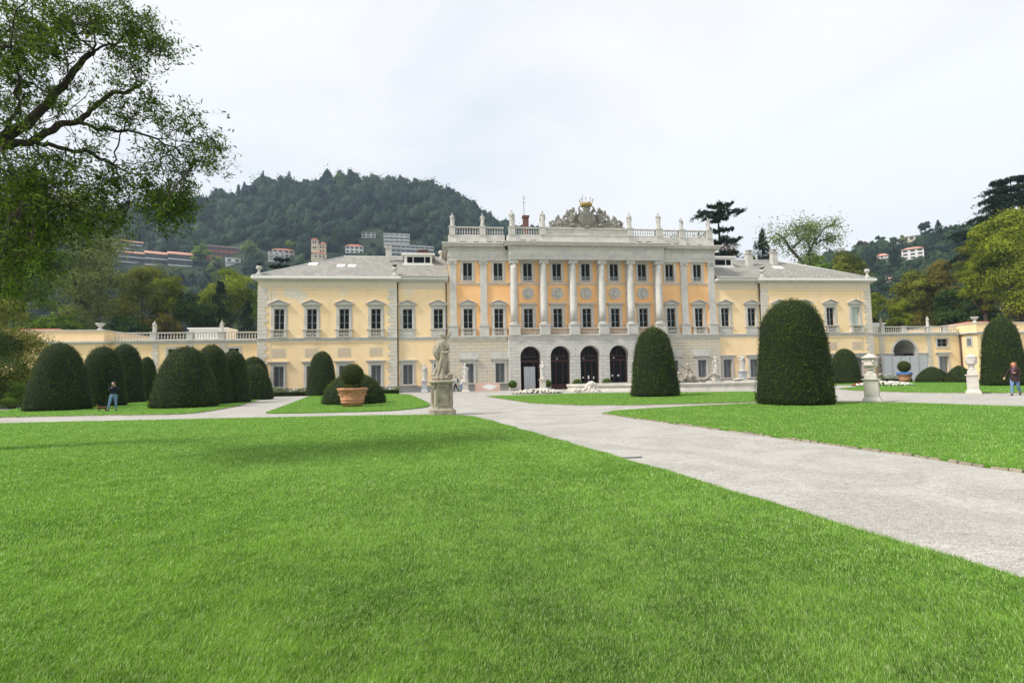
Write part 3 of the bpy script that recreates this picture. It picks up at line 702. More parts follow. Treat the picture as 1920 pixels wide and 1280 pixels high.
for s in (-1,1):
    for a,b in ((12.95,15.8),(10.0,12.15)):
        a,b = sorted((s*a,s*b)); balustrade(a,b,.05,18.56,19.62,villa,.30,'stone')
    a,b = sorted((s*5.75,s*8.75)); balustrade(a,b,-.95,18.43,19.38,villa,.30,'stone')
    for x,y,zt in ((16.2,.05,19.64),(12.57,.05,19.64)): rail_post(s*x,y,18.56,zt,.72,villa)
    for x in (9.15,5.4): rail_post(s*x,-.93,18.42,19.42,.72,villa)
    m = MB()
    x = s*16.2; m.box(x-.16,x+.16,.5,17.8,18.56,18.66); m.box(x-.18,x+.18,.5,17.8,19.48,19.62); baluster_row(m,(x,.5,0),(x,17.8,0),18.66,.82,.34,1.25,6); m.build('balustrade', MT['stone'], villa)
# roof behind the attic, lantern, chimney with aerial, thin pole
m = MB(); a,b,c,d = (-14.6,1.4,18.6),(14.6,1.4,18.6),(14.6,16,18.6),(-14.6,16,18.6); e,f = (-7.5,8.5,20.1),(7.5,8.5,20.1)
m.quad(a,b,f,e); m.quad(c,d,e,f); m.add([d,a,e],[(0,1,2)]); m.add([b,c,f],[(0,1,2)]); m.quad((-16.5,0,18.5),(16.5,0,18.5),(16.5,18,18.5),(-16.5,18,18.5)); rf = m.build('roof', MT['slate'], villa)
m = MB(); m.box(-6.85,-6.15,4.7,5.4,18.8,22.4); m.box(-6.95,-6.05,4.6,5.5,22.4,22.62); m.build('chimney', MT['brick'], rf)
m = MB(); m.tube([(-6.7,5,22.5),(-6.7,5,25.4)],.035,6); m.tube([(-6.95,5,24.4),(-6.45,5,24.4)],.02,5); m.tube([(-6.7,5,24.9),(-6.4,5,25.2)],.02,5); m.build('aerial', MT['metal'], rf)
m = MB(); m.tube([(1.05,4,19),(1.0,4,25.3)],.03,6); m.build('lightning_rod', MT['metal'], rf)

# ---- windows: prototypes, then copies with all their sub-parts
def surround(mb, z0, z1, w=HW, fw=.26, y=-.07, arch=True):
    mb.box(-w-fw,-w,y,.04,z0,z1); mb.box(w,w+fw,y,.04,z0,z1); mb.box(-w-fw,w+fw,y,.04,z1,z1+fw)
    for s in (-1,1):
        a,b = sorted((s*(w+fw),s*(w+fw+.09))); mb.box(a,b,y+.035,.04,z0,z1+fw-.002)
def panes(o, z0, z1, w, y, rows, parent_mat='frame'):
    m = MB(); m.quad((-w,y,z0),(w,y,z0),(w,y,z1),(-w,y,z1)); m.build('pane', MT['glass'], o, local=True)
    m = MB(); t = .035; y0 = y-.06
    m.box(-w,-w+.05,y0,y-.005,z0,z1); m.box(w-.05,w,y0,y-.005,z0,z1); m.box(-w+.05,w-.05,y0,y-.005,z1-.05,z1); m.box(-w+.05,w-.05,y0,y-.005,z0,z0+.06); m.box(-.06,.06,y0-.02,y-.005,z0+.06,z1-.05)
    for k in rows:
        zz = z0+(z1-z0)*k; m.box(-w+.05,-.06,y0+.01,y-.006,zz-.022,zz+.022); m.box(.06,w-.05,y0+.01,y-.006,zz-.022,zz+.022)
    m.build('frame', MT[parent_mat], o, local=True)
def win_root(mb, name='window'):
    o = mb.build(name, MT['stone'], villa); return o
def pediment_window(kind):
    m = MB(); surround(m, MZ[0], MZ[1]); m.box(-.80,.80,-.06,.03,MZ[1]+.26,MZ[1]+.47)
    o = win_root(m); panes(o, MZ[0] if kind != 'bal' else 6.58, MZ[1], HW, .22, (.28,.72) if kind != 'bal' else (.26,.50,.80))
    m = MB(); zb = 10.19
    if kind == 'flat': m.box(-1.02,1.02,-.22,.03,zb-.02,zb+.07); m.box(-1.1,1.1,-.30,.03,zb+.07,zb+.17); m.box(-.92,.92,-.14,.03,zb-.12,zb-.02)
    else:
        m.box(-.95,.95,-.14,.03,zb-.10,zb); m.box(-1.1,1.1,-.28,.03,zb,zb+.09)
        m.extr([(-1.0,zb+.09),(1.0,zb+.09),(0,zb+.5)],-.09,.03)
        for s in (-1,1): m.extr([(s*1.12,zb+.09),(s*1.12,zb+.17),(0,zb+.63),(0,zb+.54)] if s>0 else [(0,zb+.54),(0,zb+.63),(s*1.12,zb+.17),(s*1.12,zb+.09)],-.28,.03)
    m.build('pediment' if kind!='flat' else 'lintel', MT['stone'], o, local=True)
    m = MB(); z0 = 6.46; zt = MZ[0]-.02
    if kind == 'bal':
        m.box(-1.02,1.02,-.34,.03,zt-.09,zt); m.box(-.9,-.54,-.26,.03,z0,zt-.09); m.box(.54,.9,-.26,.03,z0,zt-.09); m.box(-.54,.54,-.26,.03,z0,z0+.10)
        baluster_row(m,(-.54,-.12,0),(.54,-.12,0),z0+.1,zt-.19-z0,.17,1.35); m.build('balustrade', MT['white_stone'], o, local=True)
        m = MB(); m.quad((-.54,.028,z0+.1),(.54,.028,z0+.1),(.54,.028,zt-.1),(-.54,.028,zt-.1)); 
    elif kind == 'panel':
        m.box(-1.0,1.0,-.18,.03,zt-.09,zt); m.box(-.86,.86,-.08,.03,z0,zt-.09); m.box(-.72,.72,-.10,.03,z0+.14,zt-.22); m.build('sill', MT['stone'], o, local=True)
    else: m.box(-.66,.66,-.12,.03,zt-.1,zt); m.build('sill', MT['stone'], o, local=True)
    return o
def ground_window(lintel=True):
    m = MB(); surround(m, GZ[0], GZ[1], HW, .22, -.09); o = win_root(m)
    panes(o, GZ[0], GZ[1], HW, .26, ())
    m = MB(); m.box(-.82,.82,-.10,.03,GZ[1]+.22,GZ[1]+.36); m.box(-1.0,1.0,-.2,.03,GZ[1]+.36,GZ[1]+.46); m.box(-1.12,1.12,-.3,.03,GZ[1]+.46,GZ[1]+.58); m.build('lintel', MT['stone'], o, local=True)
    m = MB(); m.box(-.95,.95,-.22,.03,GZ[0]-.13,GZ[0]); m.build('sill', MT['stone'], o, local=True)
    m = MB(); n = 6; w = HW*2/n
    H = GZ[1]-GZ[0]; rows = 9; st = H/rows
    def bar(a, b):
        a, b = Vector((a[0],.06,a[1])), Vector((b[0],.06,b[1])); d = (b-a).normalized(); q = Vector((-d.z,0,d.x))*.012
        m.add([a-q,b-q,b+q,a+q,a-q+Vector((0,.02,0)),b-q+Vector((0,.02,0)),b+q+Vector((0,.02,0)),a+q+Vector((0,.02,0))],[(0,1,2,3),(7,6,5,4),(0,4,5,1),(2,6,7,3)])
    for i in range(n):
        for j in range(rows):
            x0, z0 = -HW+i*w, GZ[0]+j*st
            bar((x0,z0),(x0+w,z0+st)); bar((x0,z0+st),(x0+w,z0))
    m.build('grille', MT['grille'], o, local=True)
    return o
def top_window():
    m = MB(); surround(m, TZ[0], TZ[1], HW, .24, -.06); m.box(-.8,.8,-.1,.03,TZ[0]-.1,TZ[0]); o = win_root(m)
    panes(o, TZ[0], TZ[1], HW, .22, ())
    m = MB(); m.box(-.54,.54,.06,.09,TZ[0]+.52,TZ[0]+.56); m.box(-.54,.54,.06,.09,TZ[0]+.04,TZ[0]+.08)
    for i in range(11): x = -.5+i*.1; m.box(x-.016,x+.016,.065,.085,TZ[0]+.08,TZ[0]+.52)
    m.build('railing', MT['frame_light'], o, local=True)
    return o
MT['frame_light'] = mat('railing_paint', (.40,.44,.46), .5)
MT['grille'] = mat('grille_iron', (.30,.32,.34), .5)
P0 = {'bal':pediment_window('bal'), 'panel':pediment_window('panel'), 'flat':pediment_window('flat'), 'g':ground_window(), 't':top_window()}
used = set()
def place(k, x, y):
    if k not in used: used.add(k); P0[k].location = (x,y,0); return P0[k]
    return dup(P0[k], (x,y,0), villa)
for i, x in enumerate(WX):
    for s in ((1,-1) if i else (1,)):
        if i <= 2: place('flat', s*x, 0); 
        elif i <= 4: place('bal', s*x, 0)
        elif i <= 6: place('panel', s*x, .03)
        else: place('bal', s*x, -.25)
        if i <= 4: place('t', s*x, 0)
        if i in (3,4): place('g', s*x, -.22)
        elif i in (5,6): place('g', s*x, .03)
        elif i >= 7: place('g', s*x, -.25)
# the last window of the right wing has pale closed shutters
m = MB(); 
for q in (-1,1): m.box(35.75+q*.27-.25,35.75+q*.27+.25,-.12,-.08,MZ[0]+.03,MZ[1]-.03)
for q in (.36,.70): m.box(35.25,36.25,-.135,-.12,MZ[0]+(MZ[1]-MZ[0])*q-.03,MZ[0]+(MZ[1]-MZ[0])*q+.03)
m.build('shutters', mat('shutter', (.42,.50,.44), .6), villa)
# dark-room backing inside windows is not needed: panes are opaque dark glass. Blind panels in the wings
m = MB()
for s in (-1,1):
    for x in WX[7:]: m.box(s*x-.74,s*x+.74,-.268,-.2,4.22,5.28)
m.build_split('blind_panel_frame', MT['wall_light'], villa, [q*x for q in (-1,0,1) for x in ((27,30.5,34) if q else (0,))])
m = MB()
for s in (-1,1):
    for x in WX[7:]: m.box(s*x-.67,s*x+.67,-.272,-.2,4.29,5.21)
m.build_split('blind_panel', MT['panel'], villa, [q*x for q in (-1,0,1) for x in ((27,30.5,34) if q else (0,))])
# keystone fans above the ground windows of the outer bays
m = MB()
for s in (-1,1):
    for x in (WX[3],WX[4]):
        x = s*x
        for a0,a1,b0,b1 in ((-.95,-.36,-1.35,-.42),(-.33,.33,-.39,.39),(.36,.95,.42,1.35)):
            m.extr([(x+a0,3.84),(x+a1,3.84),(x+b1,4.55),(x+b0,4.55)],-.245,-.1)
m.build_split('keystones', MT['granite'], villa, (-12.6,0,12.6))
# balustrade between column pedestals, roundels with busts
for x in AX[:]: balustrade(x-1.2,x+1.2,-.72,6.47,7.32,villa,.19,'white_stone')
for x in AX:
    m = MB()
    for r0, r1, yy in ((.62,.72,-.10),(.50,.62,-.06)):
        n = 28; vs = []
        for r_, y_ in ((r0,yy),(r1,yy),(r1,.02),(r0,.02)):
            for i in range(n): t = 2*math.pi*i/n; vs.append((x+r_*math.cos(t),y_,11.6+r_*1.02*math.sin(t)))
        m.add(vs,[(a*n+i,a*n+(i+1)%n,((a+1)%4)*n+(i+1)%n,((a+1)%4)*n+i) for a in range(4) for i in range(n)])
    m.add(*cyl_y((x,11.6),.5,-.012,.02,28)); o = m.build('roundel', MT['stone'], villa)
    m = MB(); m.ball((x+random.uniform(-.03,.03),-.10,11.83),.125,.13,.17); m.ball((x,-.06,11.47),.26,.12,.17); m.lathe((x,-.07,11.15),[(.15,0),(.12,.06),(.07,.12),(.1,.25),(.09,.55)],10); m.ball((x,-.05,11.56),.19,.1,.1)
    m.build('bust', MT['marble'], o)
# pipes, string of joints
m = MB()
for s in (-1,1): m.tube([(s*22.62,-.33+.2,.2),(s*22.62,-.13,12.9)],.07,6)
m.tube([(-16.98,-.06,.2),(-16.98,-.06,12.9)],.07,6); m.build_split('rain_pipe', MT['pipe'], villa, (-20,0))
# doors and dark hall behind the arcade
m = MB(); m.box(-9.6,9.6,YA+AD+2.2,YA+AD+2.3,0,5.3); m.quad((-9.6,YA+AD,5.29),(9.6,YA+AD,5.29),(9.6,YA+AD+2.2,5.29),(-9.6,YA+AD+2.2,5.29)); m.box(-9.6,9.6,YA+AD-.02,YA+AD+2.2,.0,.05)
for x in (-5.4,-1.8,1.8,5.4): m.box(x-.05,x+.05,YA+AD,YA+AD+2.2,.05,5.28)
m.build('hall', MT['dark'], villa)
for i, c in enumerate(AX):
    yd = YA+1.0; m = MB(); w = AR-.0
    m.box(c-AR,c-AR+.2,yd,yd+.12,0,ASP-.35); m.box(c+AR-.2,c+AR,yd,yd+.12,0,ASP-.35); m.box(c-AR,c+AR,yd-.03,yd+.12,3.3,3.52)
    m.box(c-AR,c+AR,yd-.02,yd+.12,3.86,4.0)
    if i: m.box(c-AR+.2,c+AR-.2,yd+.01,yd+.11,.0,.62)
    for x in (-.42,.42): m.box(c+x-.045,c+x+.045,yd+.01,yd+.1,.0 if not i else .62,3.3)
    for x in (-.62,0,.62): m.box(c+x-.03,c+x+.03,yd+.01,yd+.09,4.0,ASP+AR*.8)
    n = 16
    for k in range(n):
        t0, t1 = math.pi*k/n, math.pi*(k+1)/n
        m.extr([(c+(AR)*math.cos(t0),ASP+.0+AR*math.sin(t0)),(c+AR*math.cos(t1),ASP+AR*math.sin(t1)),(c+(AR-.12)*math.cos(t1),ASP+(AR-.12)*math.sin(t1)),(c+(AR-.12)*math.cos(t0),ASP+(AR-.12)*math.sin(t0))],yd,yd+.1)
    o = m.build('entrance_door', MT['door_wood'], villa)
    m = MB(); m.quad((c-AR+.1,yd+.08,.3 if i else 2.6),(c+AR-.1,yd+.08,.3 if i else 2.6),(c+AR-.1,yd+.08,3.9),(c-AR+.1,yd+.08,3.9)); m.quad((c-1.0,yd+.085,3.9),(c+1.0,yd+.085,3.9),(c+.8,yd+.085,4.9),(c-.8,yd+.085,4.9)); m.build('pane', MT['glass'], o)
    m = MB()
    for (x,z,ww,hh) in {0:(),1:((-.35,3.62,.22,.1),),2:((-.78,1.25,.2,.18),(-.12,1.15,.22,.42),(-.1,.72,.26,.2),(.55,1.15,.16,.3),(-.7,3.62,.25,.06)),3:((-.72,1.4,.2,.2),(.0,1.4,.24,.22),(-.5,3.62,.22,.1)),4:()}[i]: m.box(c+x,c+x+ww,yd-.01,yd+.005,z,z+hh)
    if m.v: m.build('paper_notice', MT['paper'], o)
m = MB(); m.box(-7.95,-7.3,-.35,-.3,.1,2.75); m.box(-7.28,-6.6,-.28,-.23,.1,2.75); m.build_split('grey_screen', MT['hoarding'], villa, (-7.29,))

# ---- coat of arms on the attic
def spiral(mb, c, r0, turns, rad, sgn, flat=.9, y=-1.0, ph=0):
    n = 22; pts = []; rr = []
    for i in range(n):
        t = i/(n-1); a = ph+sgn*turns*2*math.pi*t; r = r0*(1-.82*t); pts.append((c[0]+r*math.cos(a), y-.12*t, c[1]+r*flat*math.sin(a))); rr.append(rad*(1-.45*t))
    mb.tube(pts, rr, 8)
m = MB(); zc = 19.36
m.extr([(-5.0,zc),(5.0,zc),(4.0,zc+.28),(3.0,zc+.42),(-3.0,zc+.42),(-4.0,zc+.28)],-1.2,-.2)
for s in (-1,1):
    spiral(m,(s*2.45,20.25),.66,1.4,.24,s,1.0,-.95,math.pi/2); spiral(m,(s*3.35,20.0),.46,1.3,.18,-s,1,-.95,math.pi/2); spiral(m,(s*4.1,19.85),.30,1.2,.13,s,1,-.95,0)
    m.ball((s*1.75,-1.0,20.35),.30,.28,.55,rot=Matrix.Rotation(s*.2,3,'Y')); m.ball((s*1.62,-1.05,21.05),.24,.26,.28)       # winged figure beside the shield
    m.ball((s*1.42,-1.15,20.55),.13,.12,.42,rot=Matrix.Rotation(s*-.5,3,'Y')); m.ball((s*1.9,-1.1,19.95),.28,.3,.28); m.ball((s*2.15,-.9,20.85),.18,.14,.45,rot=Matrix.Rotation(s*-.9,3,'Y'))
    m.ball((s*1.75,-1.2,19.62),.42,.25,.18); m.ball((s*2.6,-1.1,19.75),.4,.2,.15)
    for k in range(16): m.ball((s*(1.9+.16*k),-1.10+random.uniform(-.1,.1),zc+.80-.045*k+random.uniform(-.08,.12)),random.uniform(.12,.20),.14,random.uniform(.12,.24))
    for k in range(4): m.tube([(s*(4.25+.08*k),-1.0,19.6),(s*(4.35+.1*k),-1.0,19.95+.08*(k%2))],[.07,.03],6)
    m.tube([(s*.75,-1.2,20.9),(s*.95,-1.2,21.15),(s*.80,-1.15,21.4)],[.1,.12,.08],6)
m.extr([(-4.3,19.42),(4.3,19.42),(3.6,19.72),(2.7,19.98),(1.9,20.35),(1.45,20.62),(.9,20.75),(-.9,20.75),(-1.45,20.62),(-1.9,20.35),(-2.7,19.98),(-3.6,19.72)],-.95,-.45); m.v = [(x, y, 19.36+(z-19.36)*1.32) for x,y,z in m.v]; m.build('crest_carving', MT['crest_stone'], villa)
m = MB(); sh = []
for i in range(28):
    t = 2*math.pi*i/28; rx = .98+.06*math.cos(4*t); rz_ = 1.0; sh.append((rx*math.cos(t)*(1-.12*math.sin(t)*(math.sin(t)<0)), 20.45+rz_*(math.sin(t) if math.sin(t)>0 else math.sin(t)*.95)))
m.extr(sh,-1.42,-.7); m.extr([(x*.8,20.45+(z-20.45)*.82) for x,z in sh],-1.50,-1.42)
for k in range(7):
    z = 19.85+k*.2; pts = [(-.55+1.1*i/8, -1.51, z+.05*math.sin(i*1.7+k)) for i in range(9)]; m.tube(pts,.045,6)
m.ball((0,-1.3,21.55),.34,.28,.30); m.ball((0,-1.3,21.9),.48,.3,.16); m.ball((-.3,-1.3,21.7),.2,.2,.2); m.ball((.3,-1.3,21.7),.2,.2,.2); m.ball((0,-1.45,19.45),.35,.25,.16)
for s in (-1,1): spiral(m,(s*.8,21.35),.28,1.2,.1,s,1,-1.3,0)
m.build('crest_shield', MT['crest_stone'], villa)
m = MB(); m.lathe((0,-1.2,22.02),[(.62,0),(.70,.03),(.70,.22),(.74,.26),(.66,.28),(.60,.26),(.58,.05)],20)
for i in range(9):
    t = 2*math.pi*i/9+.2; x, y = .68*math.cos(t), -1.2+.68*math.sin(t); m.tube([(x,y,22.25),(x*1.22,-1.2+(y+1.2)*1.22,22.72)],[.05,.02],6)
cr = m.build('crest_crown', MT['gold'], villa)
m = MB()
for i in range(9):
    t = 2*math.pi*i/9+.2; x, y = .83*math.cos(t), -1.2+.83*math.sin(t); m.ball((x,y,22.8),.085,n=8,m=6)
m.build('crown_pearls', MT['crest_stone'], cr)

# ------------------------------------------------------------------ terraces left and right
def terrace(s, label, x_out, ycorner, px_posts):
    t = thing('terrace_wing', (s*38.1, .5, 0), label, 'terrace')
    x0, x1 = s*38.1, x_out; a, b = min(x0,x1), max(x0,x1); Y = .6
    m = MB(); holes = []
    if s > 0: holes = [(46.9+1.35,49.1+.75,4.55,5.55),(48.35,49.75,.3,3.2)]
    else: holes = [(-41.4,-40.3,4.3,5.4),(-47.8,-46.7,4.3,5.4),(-52.3,-51.2,4.3,5.4)]
    if s > 0:   # wall with the big arch (a serliana)
        ax, ar, az = 43.35, 1.75, 3.72
        wall_panel(m,a,39.35,0,5.95,Y,[]); wall_panel(m,46.55,b,0,5.95,Y,holes,.4)
        m.quad((39.35,Y,az),(ax-ar,Y,az),(ax-ar,Y,5.95),(39.35,Y,5.95)); m.quad((ax+ar,Y,az),(46.55,Y,az),(46.55,Y,5.95),(ax+ar,Y,5.95))
        for k in range(20):
            t0, t1 = math.pi*k/20, math.pi*(k+1)/20
            p, q = (ax+ar*math.cos(t0),az+ar*math.sin(t0)), (ax+ar*math.cos(t1),az+ar*math.sin(t1))
            m.quad((q[0],Y,q[1]),(p[0],Y,p[1]),(p[0],Y,5.95),(q[0],Y,5.95))
        wall = m.build('wall', MT['terrace'], t)
        m = MB()
        for k in range(20):   # vault inside
            t0, t1 = math.pi*k/20, math.pi*(k+1)/20
            p, q = (ax+ar*math.cos(t0),az+ar*math.sin(t0)), (ax+ar*math.cos(t1),az+ar*math.sin(t1))
            m.add([(p[0],Y,p[1]),(q[0],Y,q[1]),(q[0],Y+4,q[1]),(p[0],Y+4,p[1])],[(0,1,2,3)],True)
            p2, q2 = (ax+(ar+.28)*math.cos(t0),az+(ar+.28)*math.sin(t0)), (ax+(ar+.28)*math.cos(t1),az+(ar+.28)*math.sin(t1))
            m.extr([p,p2,q2,q],Y-.06,Y+.02)
        m.build('arch', MT['stone'], t)
        m = MB(); m.box(39.3,ax-ar,Y-.1,Y+.5,3.3,az); m.box(ax+ar,46.6,Y-.1,Y+.5,3.3,az); m.box(39.2,ax-ar+.05,Y-.2,Y+.55,az-.1,az+.02); m.box(ax+ar-.05,46.7,Y-.2,Y+.55,az-.1,az+.02)
        m.box(39.3,ax-ar,Y+3.6,Y+4,3.3,az); m.box(ax+ar,46.6,Y+3.6,Y+4,3.3,az)
        m.build('entablature', MT['stone'], t)
        for x in (39.55,41.35,45.35,46.4):
            for yy in (Y+.2,):
                m = MB(); m.lathe((x,yy,0),[(.30,0),(.30,.12),(.24,.2),(.23,.3),(.20,3.0),(.23,3.05),(.26,3.15),(.26,3.3)],16); m.build('column', MT['stone'], t)
        m = MB(); m.box(39.3,46.6,Y+4,Y+4.1,0,6); m.box(39.2,39.3,Y+.4,Y+4.1,0,6); m.box(46.6,46.7,Y+.4,Y+4.1,0,6); m.build('inner_wall', mat('arch_interior',(.10,.06,.05),.9,(.16,.11,.09),1), t)
        m = MB(); m.add(*cyl_y((40.3,3.55),.12,Y+1.5,Y+1.6)); m.build('lamp', MT['white_paint'], t)
    else:
        wall_panel(m,a,b,0,5.95,Y,holes,.4); wall = m.build('wall', MT['terrace'], t)
    for (h0,h1,h2,h3) in holes:
        m = MB(); fw = .22; cx = (h0+h1)/2; hw = (h1-h0)/2
        m.box(h0-fw,h0,Y-.06,Y+.03,h2,h3); m.box(h1,h1+fw,Y-.06,Y+.03,h2,h3); m.box(h0-fw,h1+fw,Y-.06,Y+.03,h3,h3+fw); m.box(h0-fw,h1+fw,Y-.08,Y+.03,h2-fw,h2)
        if h3-h2 > 2: m.box(h0-fw-.35,h1+fw+.35,Y-.25,Y+.03,h3+.45,h3+.58); m.box(h0-fw,h1+fw,Y-.1,Y+.03,h3+fw,h3+.45)
        wn = m.build('window', MT['stone'], t)
        m = MB(); m.quad((h0,Y+.22,h2),(h1,Y+.22,h2),(h1,Y+.22,h3),(h0,Y+.22,h3)); m.build('pane', MT['glass'] if h3-h2<2 else MT['grey_glass'], wn)
        m = MB(); m.box(cx-.035,cx+.035,Y+.15,Y+.21,h2,h3); m.box(h0,h1,Y+.16,Y+.205,(h2+h3)/2-.02,(h2+h3)/2+.02); m.build('frame', MT['frame'], wn)
    m = MB(); m.box(a,b,Y-.05,Y+.4,5.95,6.15); m.box(a-.0,b+.0,Y-.22,Y+.4,6.15,6.30); m.box(a,b,Y-.34,Y+.5,6.30,6.42); m.quad((a,Y+.4,6.35),(b,Y+.4,6.35),(b,14,6.35),(a,14,6.35)); m.build('cornice', MT['granite'], t)
    # pilaster strips of blocks
    m = MB()
    for x in ((40.0,47.0) if s>0 else (-42.0,-45.5,-49.1)):
        z = .4; k = 0
        while z < 5.9: w_ = .36 if k%2 else .26; m.box(x-w_,x+w_,Y-.07,Y+.02,z,min(z+.36,5.94)); z += .40; k += 1
    m.build_split('quoins', MT['quoin'], t, (-47,-44,43))
    # balustrade with posts
    xs = sorted([a+.1]+px_posts+[b-.1])
    for i in range(len(xs)-1): balustrade(xs[i]+.28,xs[i+1]-.28,Y+.1,6.42,7.28,t,.30,'white_stone')
    for x in xs[1:-1]: rail_post(x,Y+.1,6.42,7.30,.56,t)
    # end block with parapet
    c = x_out; m = MB(); w_ = 24
    a2, b2 = sorted((c, c+s*w_)); hb = []
    wall_panel(m,a2,b2,0,6.0,ycorner,hb)
    hy = (ycorner+Y)/2
    q = [(c,Y+.3,0),(c,ycorner,0),(c,ycorner,6.0),(c,Y+.3,6.0)]; q = q if s<0 else q
    m.quad(*q); m.box(a2,b2,ycorner+.02,10,6.3,7.40); m.build('block_wall', MT['terrace'], t)
    m = MB(); e = .35
    m.box(a2-(e if s>0 else 0),b2+(e if s<0 else 0),ycorner-e,ycorner+.6,6.12,6.30); m.box(a2-(.15 if s>0 else 0),b2+(.15 if s<0 else 0),ycorner-.15,ycorner+.6,5.97,6.12)
    xx = sorted((c-s*e, c+s*.3)); m.box(xx[0]+.002,xx[1],ycorner+.6,Y+.4,6.12,6.298)
    m.box(a2-(.1 if s>0 else 0),b2+(.1 if s<0 else 0),ycorner-.08,10.1,7.40,7.52); m.build('block_cornice', MT['granite'], t)
    m = MB(); ra, rb = c+s*(4.5 if s<0 else 1.5), c+s*20; 
    A,B,C_,D_ = (ra,ycorner+2.5,7.5),(rb,ycorner+2.5,7.5),(rb,ycorner+9,7.5),(ra,ycorner+9,7.5); E_,F_ = (ra+s*4,ycorner+6,8.25),(rb,ycorner+6,8.25)
    for q in ((A,B,F_,E_),(C_,D_,E_,F_)): m.quad(*(q if s>0 else q[::-1]))
    m.add([D_,A,E_],[(0,1,2)]); m.build('roof', MT['red_tile'], t)
    # skylight housing behind the balustrade
    x0,x1 = ((-46.8,-42.6) if s<0 else (38.4,42.9)); m = MB(); m.box(x0,x1,3.2,6,6.36,7.85); m.box(x0-.12,x1+.12,3.0,6.2,7.85,8.02); m.build('skylight_housing', MT['white_paint'], t)
    return t
MT['grey_glass'] = mat('grey_glass', (.16,.18,.20), .3, spec=.5)
tl = terrace(-1, 'low yellow terrace wing left of the villa with stone balustrade and red roofed end block', -53.8, -.4, [-42.2,-45.5,-49.3])
tr = terrace(1, 'low yellow terrace wing right of the villa with large arch and stone balustrade', 51.8, -1.7, [40.2,43.4,47.1,49.6])
m = MB(); m.tube([(51.6,.45,.1),(51.6,.45,6)],.09,6); m.build('rain_pipe', MT['pipe'], tr)
m = MB(); x=51.8; m.box(x-.06,x+.02,-1.1,-.2,4.35,5.75); m.box(x-.06,x+.02,-1.1,-.2,.6,3.3); wn = m.build('window', MT['stone'], tr)
m = MB(); m.box(x-.09,x-.05,-.92,-.38,4.55,5.5); m.box(x-.09,x-.05,-.92,-.38,.9,3.1); m.build('pane', MT['grey_glass'], wn)
m = MB(); m.tube([(-41.9-.9,.5,1),(-42.9,.5,5.9)],.07,6); m.build('rain_pipe', MT['pipe'], tl)
# ------------------------------------------------------------------ clipped yews
MT['yew'] = leafmat('yew_leaf', (.006,.015,.002), (.095,.140,.010), .12, .5, third=(.15,.165,.014))
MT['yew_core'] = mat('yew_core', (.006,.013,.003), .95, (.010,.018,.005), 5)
def topiary_mesh(name, prof, h, w, n, size, seed, off=(0,0)):
    """prof: list of (height fraction, radius fraction); returns core builder and leaf arrays"""
    rng = np.random.default_rng(seed); pz = np.array([p[0] for p in prof])*h; pr = np.array([p[1] for p in prof])*w/2
    seg = np.hypot(np.diff(pz), np.diff(pr)); area = seg*(pr[1:]+pr[:-1])/2; k = rng.choice(len(seg), n, p=area/area.sum()); t = rng.random(n)
    z = pz[k]+(pz[k+1]-pz[k])*t; r = pr[k]+(pr[k+1]-pr[k])*t; a = rng.uniform(0, 2*np.pi, n)
    nz = -(pr[k+1]-pr[k])/seg[k]; nr = (pz[k+1]-pz[k])/seg[k]
    lump = 1+.024*np.sin(a*3+seed)+.020*np.sin(a*5+z*1.7+seed)+.016*np.sin(z*4+a*7)
    r = r*lump+rng.normal(0, .022, n)
    N = np.stack([nr*np.cos(a), nr*np.sin(a), nz],1); N /= np.linalg.norm(N,axis=1)[:,None]
    C = np.stack([r*np.cos(a), r*np.sin(a), z],1)-N*.02+rng.normal(0,.012,(n,3))
    cr = np.sin(a*w*7+2.2*np.sin(z*6+seed))*np.sin(z*8.5+2*np.sin(a*w*3.1))+.6*np.sin(a*w*15+z*4)*np.sin(z*19+a*9); C += N*(.022*cr)[:,None]*np.clip(size/.055,1,1.6)
    tuft = rng.random(n) < .06; C[tuft] += N[tuft]*rng.uniform(.02,.10,(tuft.sum(),1))
    V, F = cards(C, size*rng.uniform(.6,1.5,n), .62, N, .9, rng)
    q = .5+.5*np.sin(a*2.3+z*1.1+seed)*np.sin(z*1.9-a*1.3); q2 = np.sin(a*9+2*np.sin(z*5+seed))*np.sin(z*7+3*np.sin(a*6))
    tint = np.clip(.33+.20*q+.10*q2+.15*cr+.24*nz+rng.normal(0,.24,n), 0, 1)  # crevice shade goes into the leaf tint; upward faces also lighter
    V[:,2] = np.maximum(V[:,2], .02)
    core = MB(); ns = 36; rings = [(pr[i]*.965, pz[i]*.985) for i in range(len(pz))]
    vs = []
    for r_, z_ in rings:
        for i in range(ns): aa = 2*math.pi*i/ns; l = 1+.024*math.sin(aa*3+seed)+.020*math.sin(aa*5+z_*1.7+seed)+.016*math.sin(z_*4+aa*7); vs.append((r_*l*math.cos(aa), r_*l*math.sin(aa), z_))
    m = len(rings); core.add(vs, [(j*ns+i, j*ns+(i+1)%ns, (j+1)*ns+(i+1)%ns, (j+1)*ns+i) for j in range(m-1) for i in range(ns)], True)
    return core, V, F, tint
def topiary(p, prof, h, w, n, size, seed, label, group='clipped yew domes and cones', name='clipped_yew', cat='topiary', z0=.04):
    t = thing(name, (p[0], p[1], z0), label, cat, group)
    core, V, F, T = topiary_mesh('foliage', prof, h, w, n, size, seed)
    o = np_mesh('foliage', V, F, MT['yew'], t, T); c = core.build('inner_growth', MT['yew_core'], t, local=True)
    return t
BULLET = [(0,.90),(.015,.99),(.05,1.0),(.2,.955),(.4,.89),(.55,.835),(.68,.765),(.78,.69),(.86,.59),(.92,.46),(.96,.32),(.985,.18),(1,.0)]
BROAD = [(0,.93),(.02,.99),(.06,1.0),(.25,.95),(.45,.905),(.62,.86),(.75,.80),(.84,.71),(.91,.58),(.96,.40),(.99,.18),(1,.0)]
